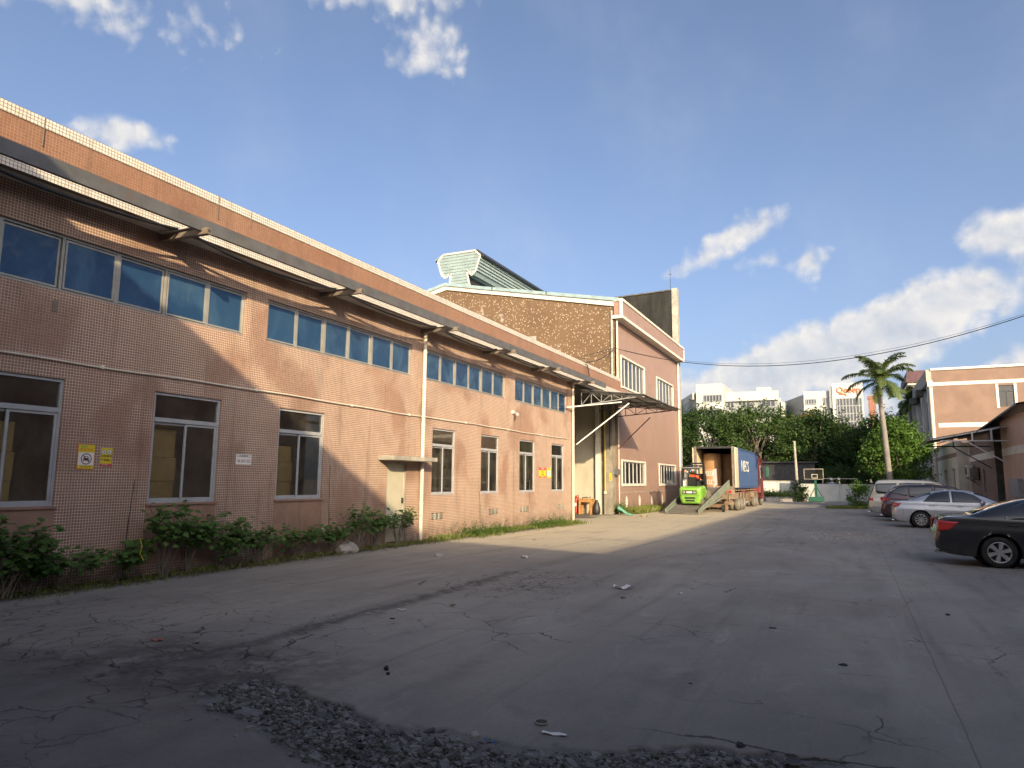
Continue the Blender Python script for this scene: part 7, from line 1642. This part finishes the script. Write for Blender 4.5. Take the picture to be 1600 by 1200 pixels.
# ------------------------------------------------------------------ rubble, stones and litter
def rubble():
    g = np.random.default_rng(3); vs = []; fs = []; n = 0; tries = 0
    while n < 11000 and tries < 90000:
        tries += 1
        x = g.uniform(-5.4, .8); e = float(np.interp(x, EDGE_X, EDGE_Y)); y = e+.14-abs(g.normal(.36, .28))
        if x < -4.2: y -= .1*(-4.2-x); 
        if x > -1.2 and g.uniform() < (x+1.2)/1.7: continue
        if x < -4.3 and g.uniform() < (-4.3-x)/1.2: continue
        mk, _ = broken_mask(np.array([x]), np.array([y]))
        if (mk[0] > .45 and n % 4) or y < 3.2: continue
        s = .005+abs(g.normal(0, .0105))*(1 if g.uniform() < .93 else 2.1); s = min(s, .055)
        if n % 4 == 0: s = g.uniform(.003, .008); y += g.normal(0, .45); x += g.normal(0, .3); k = int(g.integers(5, 8)); z = gzf(x, y)-.038+s*.14+.012*(1-mk[0]); a0 = g.uniform(0, 6.28); tx, ty = g.normal(0, .25, 2)
        o = len(vs); top = []
        h = s*g.uniform(.25, .5)
        for layer, (zz, sc) in enumerate(((-.3*h, 1.0), (h, .82))):
            for q in range(k):
                a = a0+2*math.pi*q/k; r_ = s*sc*(1+.35*math.sin(q*2.7+n)); px, py = math.cos(a)*r_, math.sin(a)*r_*.8; vs.append((x+px, y+py, z+zz+px*tx+py*ty))
        fs += [tuple(range(o+k, o+2*k))]+[(o+q, o+(q+1) % k, o+k+(q+1) % k, o+k+q) for q in range(k)]; n += 1
    me = bpy.data.meshes.new('rubble'); me.from_pydata(vs, [], fs); mt, t, b = base('rubble_stone'); geo = N(t, 'ShaderNodeNewGeometry'); c = mix(t, geo.outputs['Random Per Island'], (.055, .053, .051), (.235, .228, .218))
    c = mix(t, ramp(t, noise(t, 30, 4, .6, geo.outputs['Position']), .4, .7, 0, .4), c, (.05, .047, .044)); L(t, c, b.inputs['Base Color']); b.inputs['Roughness'].default_value = .85
    me.materials.append(mt); o = bpy.data.objects.new('rubble', me); C.objects.link(o); tag(o, 'broken grey stone rubble filling the gap in the paving in front', 'rubble', kind='stuff')
rubble()
def stone(x, y, s, label, mat='stone', h=.6, name='stone', seed=0, group=None, cat='stone'):
    g = np.random.default_rng(seed+int(abs(x)*100)+int(y*10)); bm = bmesh.new(); bmesh.ops.create_icosphere(bm, subdivisions=2, radius=1)
    for v in bm.verts:
        k = 1+.25*math.sin(v.co.x*3+seed)+.18*math.sin(v.co.y*4+seed*2)+g.normal(0, .05); v.co = Vector((v.co.x*s*k, v.co.y*s*k*.8, v.co.z*s*h*k))
    me = bpy.data.meshes.new(name); bm.to_mesh(me); bm.free(); me.materials.append(MATS[mat]); o = bpy.data.objects.new(name, me); C.objects.link(o); mk, _ = broken_mask(np.array([x]), np.array([y]))
    o.location = (x, y, gzf(x, y)+s*h*.45-.034*(1-float(mk[0]))); return tag(o, label, cat, group)
stone(-10.45, 13.15, .26, 'pale boulder at the wall foot between two shrubs', 'pale_stone', .62, 'boulder', 3)
stone(-3.80, 5.37, .028, 'larger of two black pebbles on the slab left of centre', 'litter_dark', .8, seed=1)
stone(-3.70, 5.26, .018, 'smaller black pebble next to a bigger one left of centre', 'litter_dark', .8, seed=2)
stone(-.72, 4.92, .030, 'black lump beside the crack near bottom right', 'litter_dark', .6, seed=3)
stone(-4.05, 4.02, .10, 'flat grey slab fragment lying in the rubble left part', 'stone', .25, 'slab_fragment', seed=5)
stone(-4.55, 4.08, .13, 'long flat concrete splinter at the left edge of the rubble', 'stone', .16, 'slab_fragment', seed=6)
stone(-2.35, 4.34, .045, 'pale rounded stone at the rubble edge near the round cover', 'pale_stone', .6, seed=7)
stone(-8.3, 13.6, .12, 'pair of grey rubble lumps on the pavement past the boulder', 'pale_stone', .4, seed=8)
for i, (x, y, s, lab) in enumerate(((-.15, 7.45, .045, 'dark chip in the pale scar on the right slab'), (1.05, 10.9, .035, 'dark leaf scrap right of the joint far up the slab'), (-3.05, 10.1, .04, 'dark scrap just below the white litter'), (-.9, 8.9, .035, 'dark twig piece in the middle of the slab'), (-5.1, 7.3, .03, 'dark pebble near the slab edge by the red leaf'), (-6.1, 5.3, .025, 'tiny black pebble beside the fallen red leaf'), (-1.3, 6.2, .018, 'tiny black pebble alone on the wide slab'), (-.5, 6.9, .014, 'tiny dark chip below the pale scar'))): stone(x, y, s, lab, 'litter_dark', .3, 'scrap', 20+i, cat='scrap')
def flat(x, y, w, l, rz, mat, name, label, cat, z=.006, curl=.01):
    n = 6; vs = []; fs = []
    for i in range(n+1):
        for j in range(3): u = (i/n-.5)*l; v = (j/2-.5)*w*(1-.5*abs(i/n-.5)); vs.append((u, v, z+curl*math.sin(i*1.4+j)+curl))
    for i in range(n):
        for j in range(2): fs.append((i*3+j, (i+1)*3+j, (i+1)*3+j+1, i*3+j+1))
    me = bpy.data.meshes.new(name); me.from_pydata(vs, [], fs); me.materials.append(MATS[mat]); o = bpy.data.objects.new(name, me); C.objects.link(o); o.location = (x, y, gzf(x, y)); o.rotation_euler = (0, 0, rz); o.modifiers.new('t', 'SOLIDIFY').thickness = .003; return tag(o, label, cat)
flat(-6.54, 5.19, .07, .12, .3, 'litter_red', 'fallen_leaf', 'reddish fallen leaf on the left slab', 'leaf')
flat(-3.31, 10.97, .16, .30, .2, 'litter_white', 'paper_litter', 'crumpled white paper litter in the middle of the yard', 'litter', curl=.03)
flat(-1.87, 4.58, .045, .17, .1, 'litter_white', 'paper_strip', 'white printed paper strip on the slab edge by the round cover', 'litter', .004, .004)
flat(-2.05, 4.38, .10, .12, .8, 'litter_blue', 'blue_wrapper', 'blue plastic wrapper in the rubble below the paper strip', 'litter', -.02)
flat(-2.22, 4.33, .08, .10, 2.2, 'litter_blue', 'blue_wrapper', 'small dark blue wrapper scrap left of the bigger blue wrapper', 'litter', -.025)
flat(-6.5, 14.2, .14, .16, 1.2, 'litter_white', 'paper_litter', 'small white scrap near the shadow edge by the wall', 'litter', curl=.03)
flat(-5.3, 7.8, .05, .12, .1, 'litter_white', 'paper_litter', 'thin white scrap beside the raised slab edge', 'litter'); flat(-2.4, 10.9, .04, .08, .5, 'litter_white', 'paper_litter', 'tiny white scrap right of the crumpled paper', 'litter')
flat(-4.9, 8.4, .06, .09, .9, 'dry_leaf', 'fallen_leaf', 'yellowish leaf on the left slab near its edge', 'leaf')
flat(-9.6, 35.4, .3, .5, .4, 'cardboard', 'cardboard_scrap', 'pale cardboard scrap at the foot of the ramp', 'litter', curl=.03)
for x, y, r_, lab in ((-2.03, 4.74, .042, 'small round dark cover with a pale rim above the rubble'), (-.40, 4.80, .045, 'small round dark hole in the slab near bottom right')):
    t = thing('drain_cover', lab, 'cover', (x, y, gzf(x, y))); z = gzf(x, y)+.004+.0; MB().lathe((x, y, z), (0, 0, 1), [(0.0, r_*1.14), (.010, r_*1.10), (.010, r_)], 24).build('rim', 'pale_stone' if r_ < .044 else 'stone', t); MB().lathe((x, y, z), (0, 0, 1), [(.008, r_*1.02), (.009, 0)], 24).build('lid', 'litter_dark', t)
# rough scar and small broken pieces out in the yard
g_ = np.random.default_rng(12); vs = []; fs = []
for i in range(520):
    x = g_.normal(.1, .75); y = g_.normal(25.2, 1.0) if i < 460 else g_.normal(11.2, .8)
    if i >= 460: x = g_.normal(-4.9, .6)
    s = (abs(g_.normal(.02, .012))+.008)*(1.0 if i < 460 else .6); k = 5; o_ = len(vs); z = gzf(x, y)
    for zz, sc in ((0, 1), (s*.5, .7)):
        for q in range(k): a = 2*math.pi*q/k+i; vs.append((x+math.cos(a)*s*sc*(1+.3*math.sin(q*3+i)), y+math.sin(a)*s*sc, z+zz))
    fs += [tuple(range(o_+k, o_+2*k))]+[(o_+q, o_+(q+1) % k, o_+k+(q+1) % k, o_+k+q) for q in range(k)]
me = bpy.data.meshes.new('concrete_crumbs'); me.from_pydata(vs, [], fs); me.materials.append(MATS['pale_stone']); o = bpy.data.objects.new('concrete_crumbs', me); C.objects.link(o); tag(o, 'loose concrete crumbs on worn patches of the yard', 'crumbs', kind='stuff')
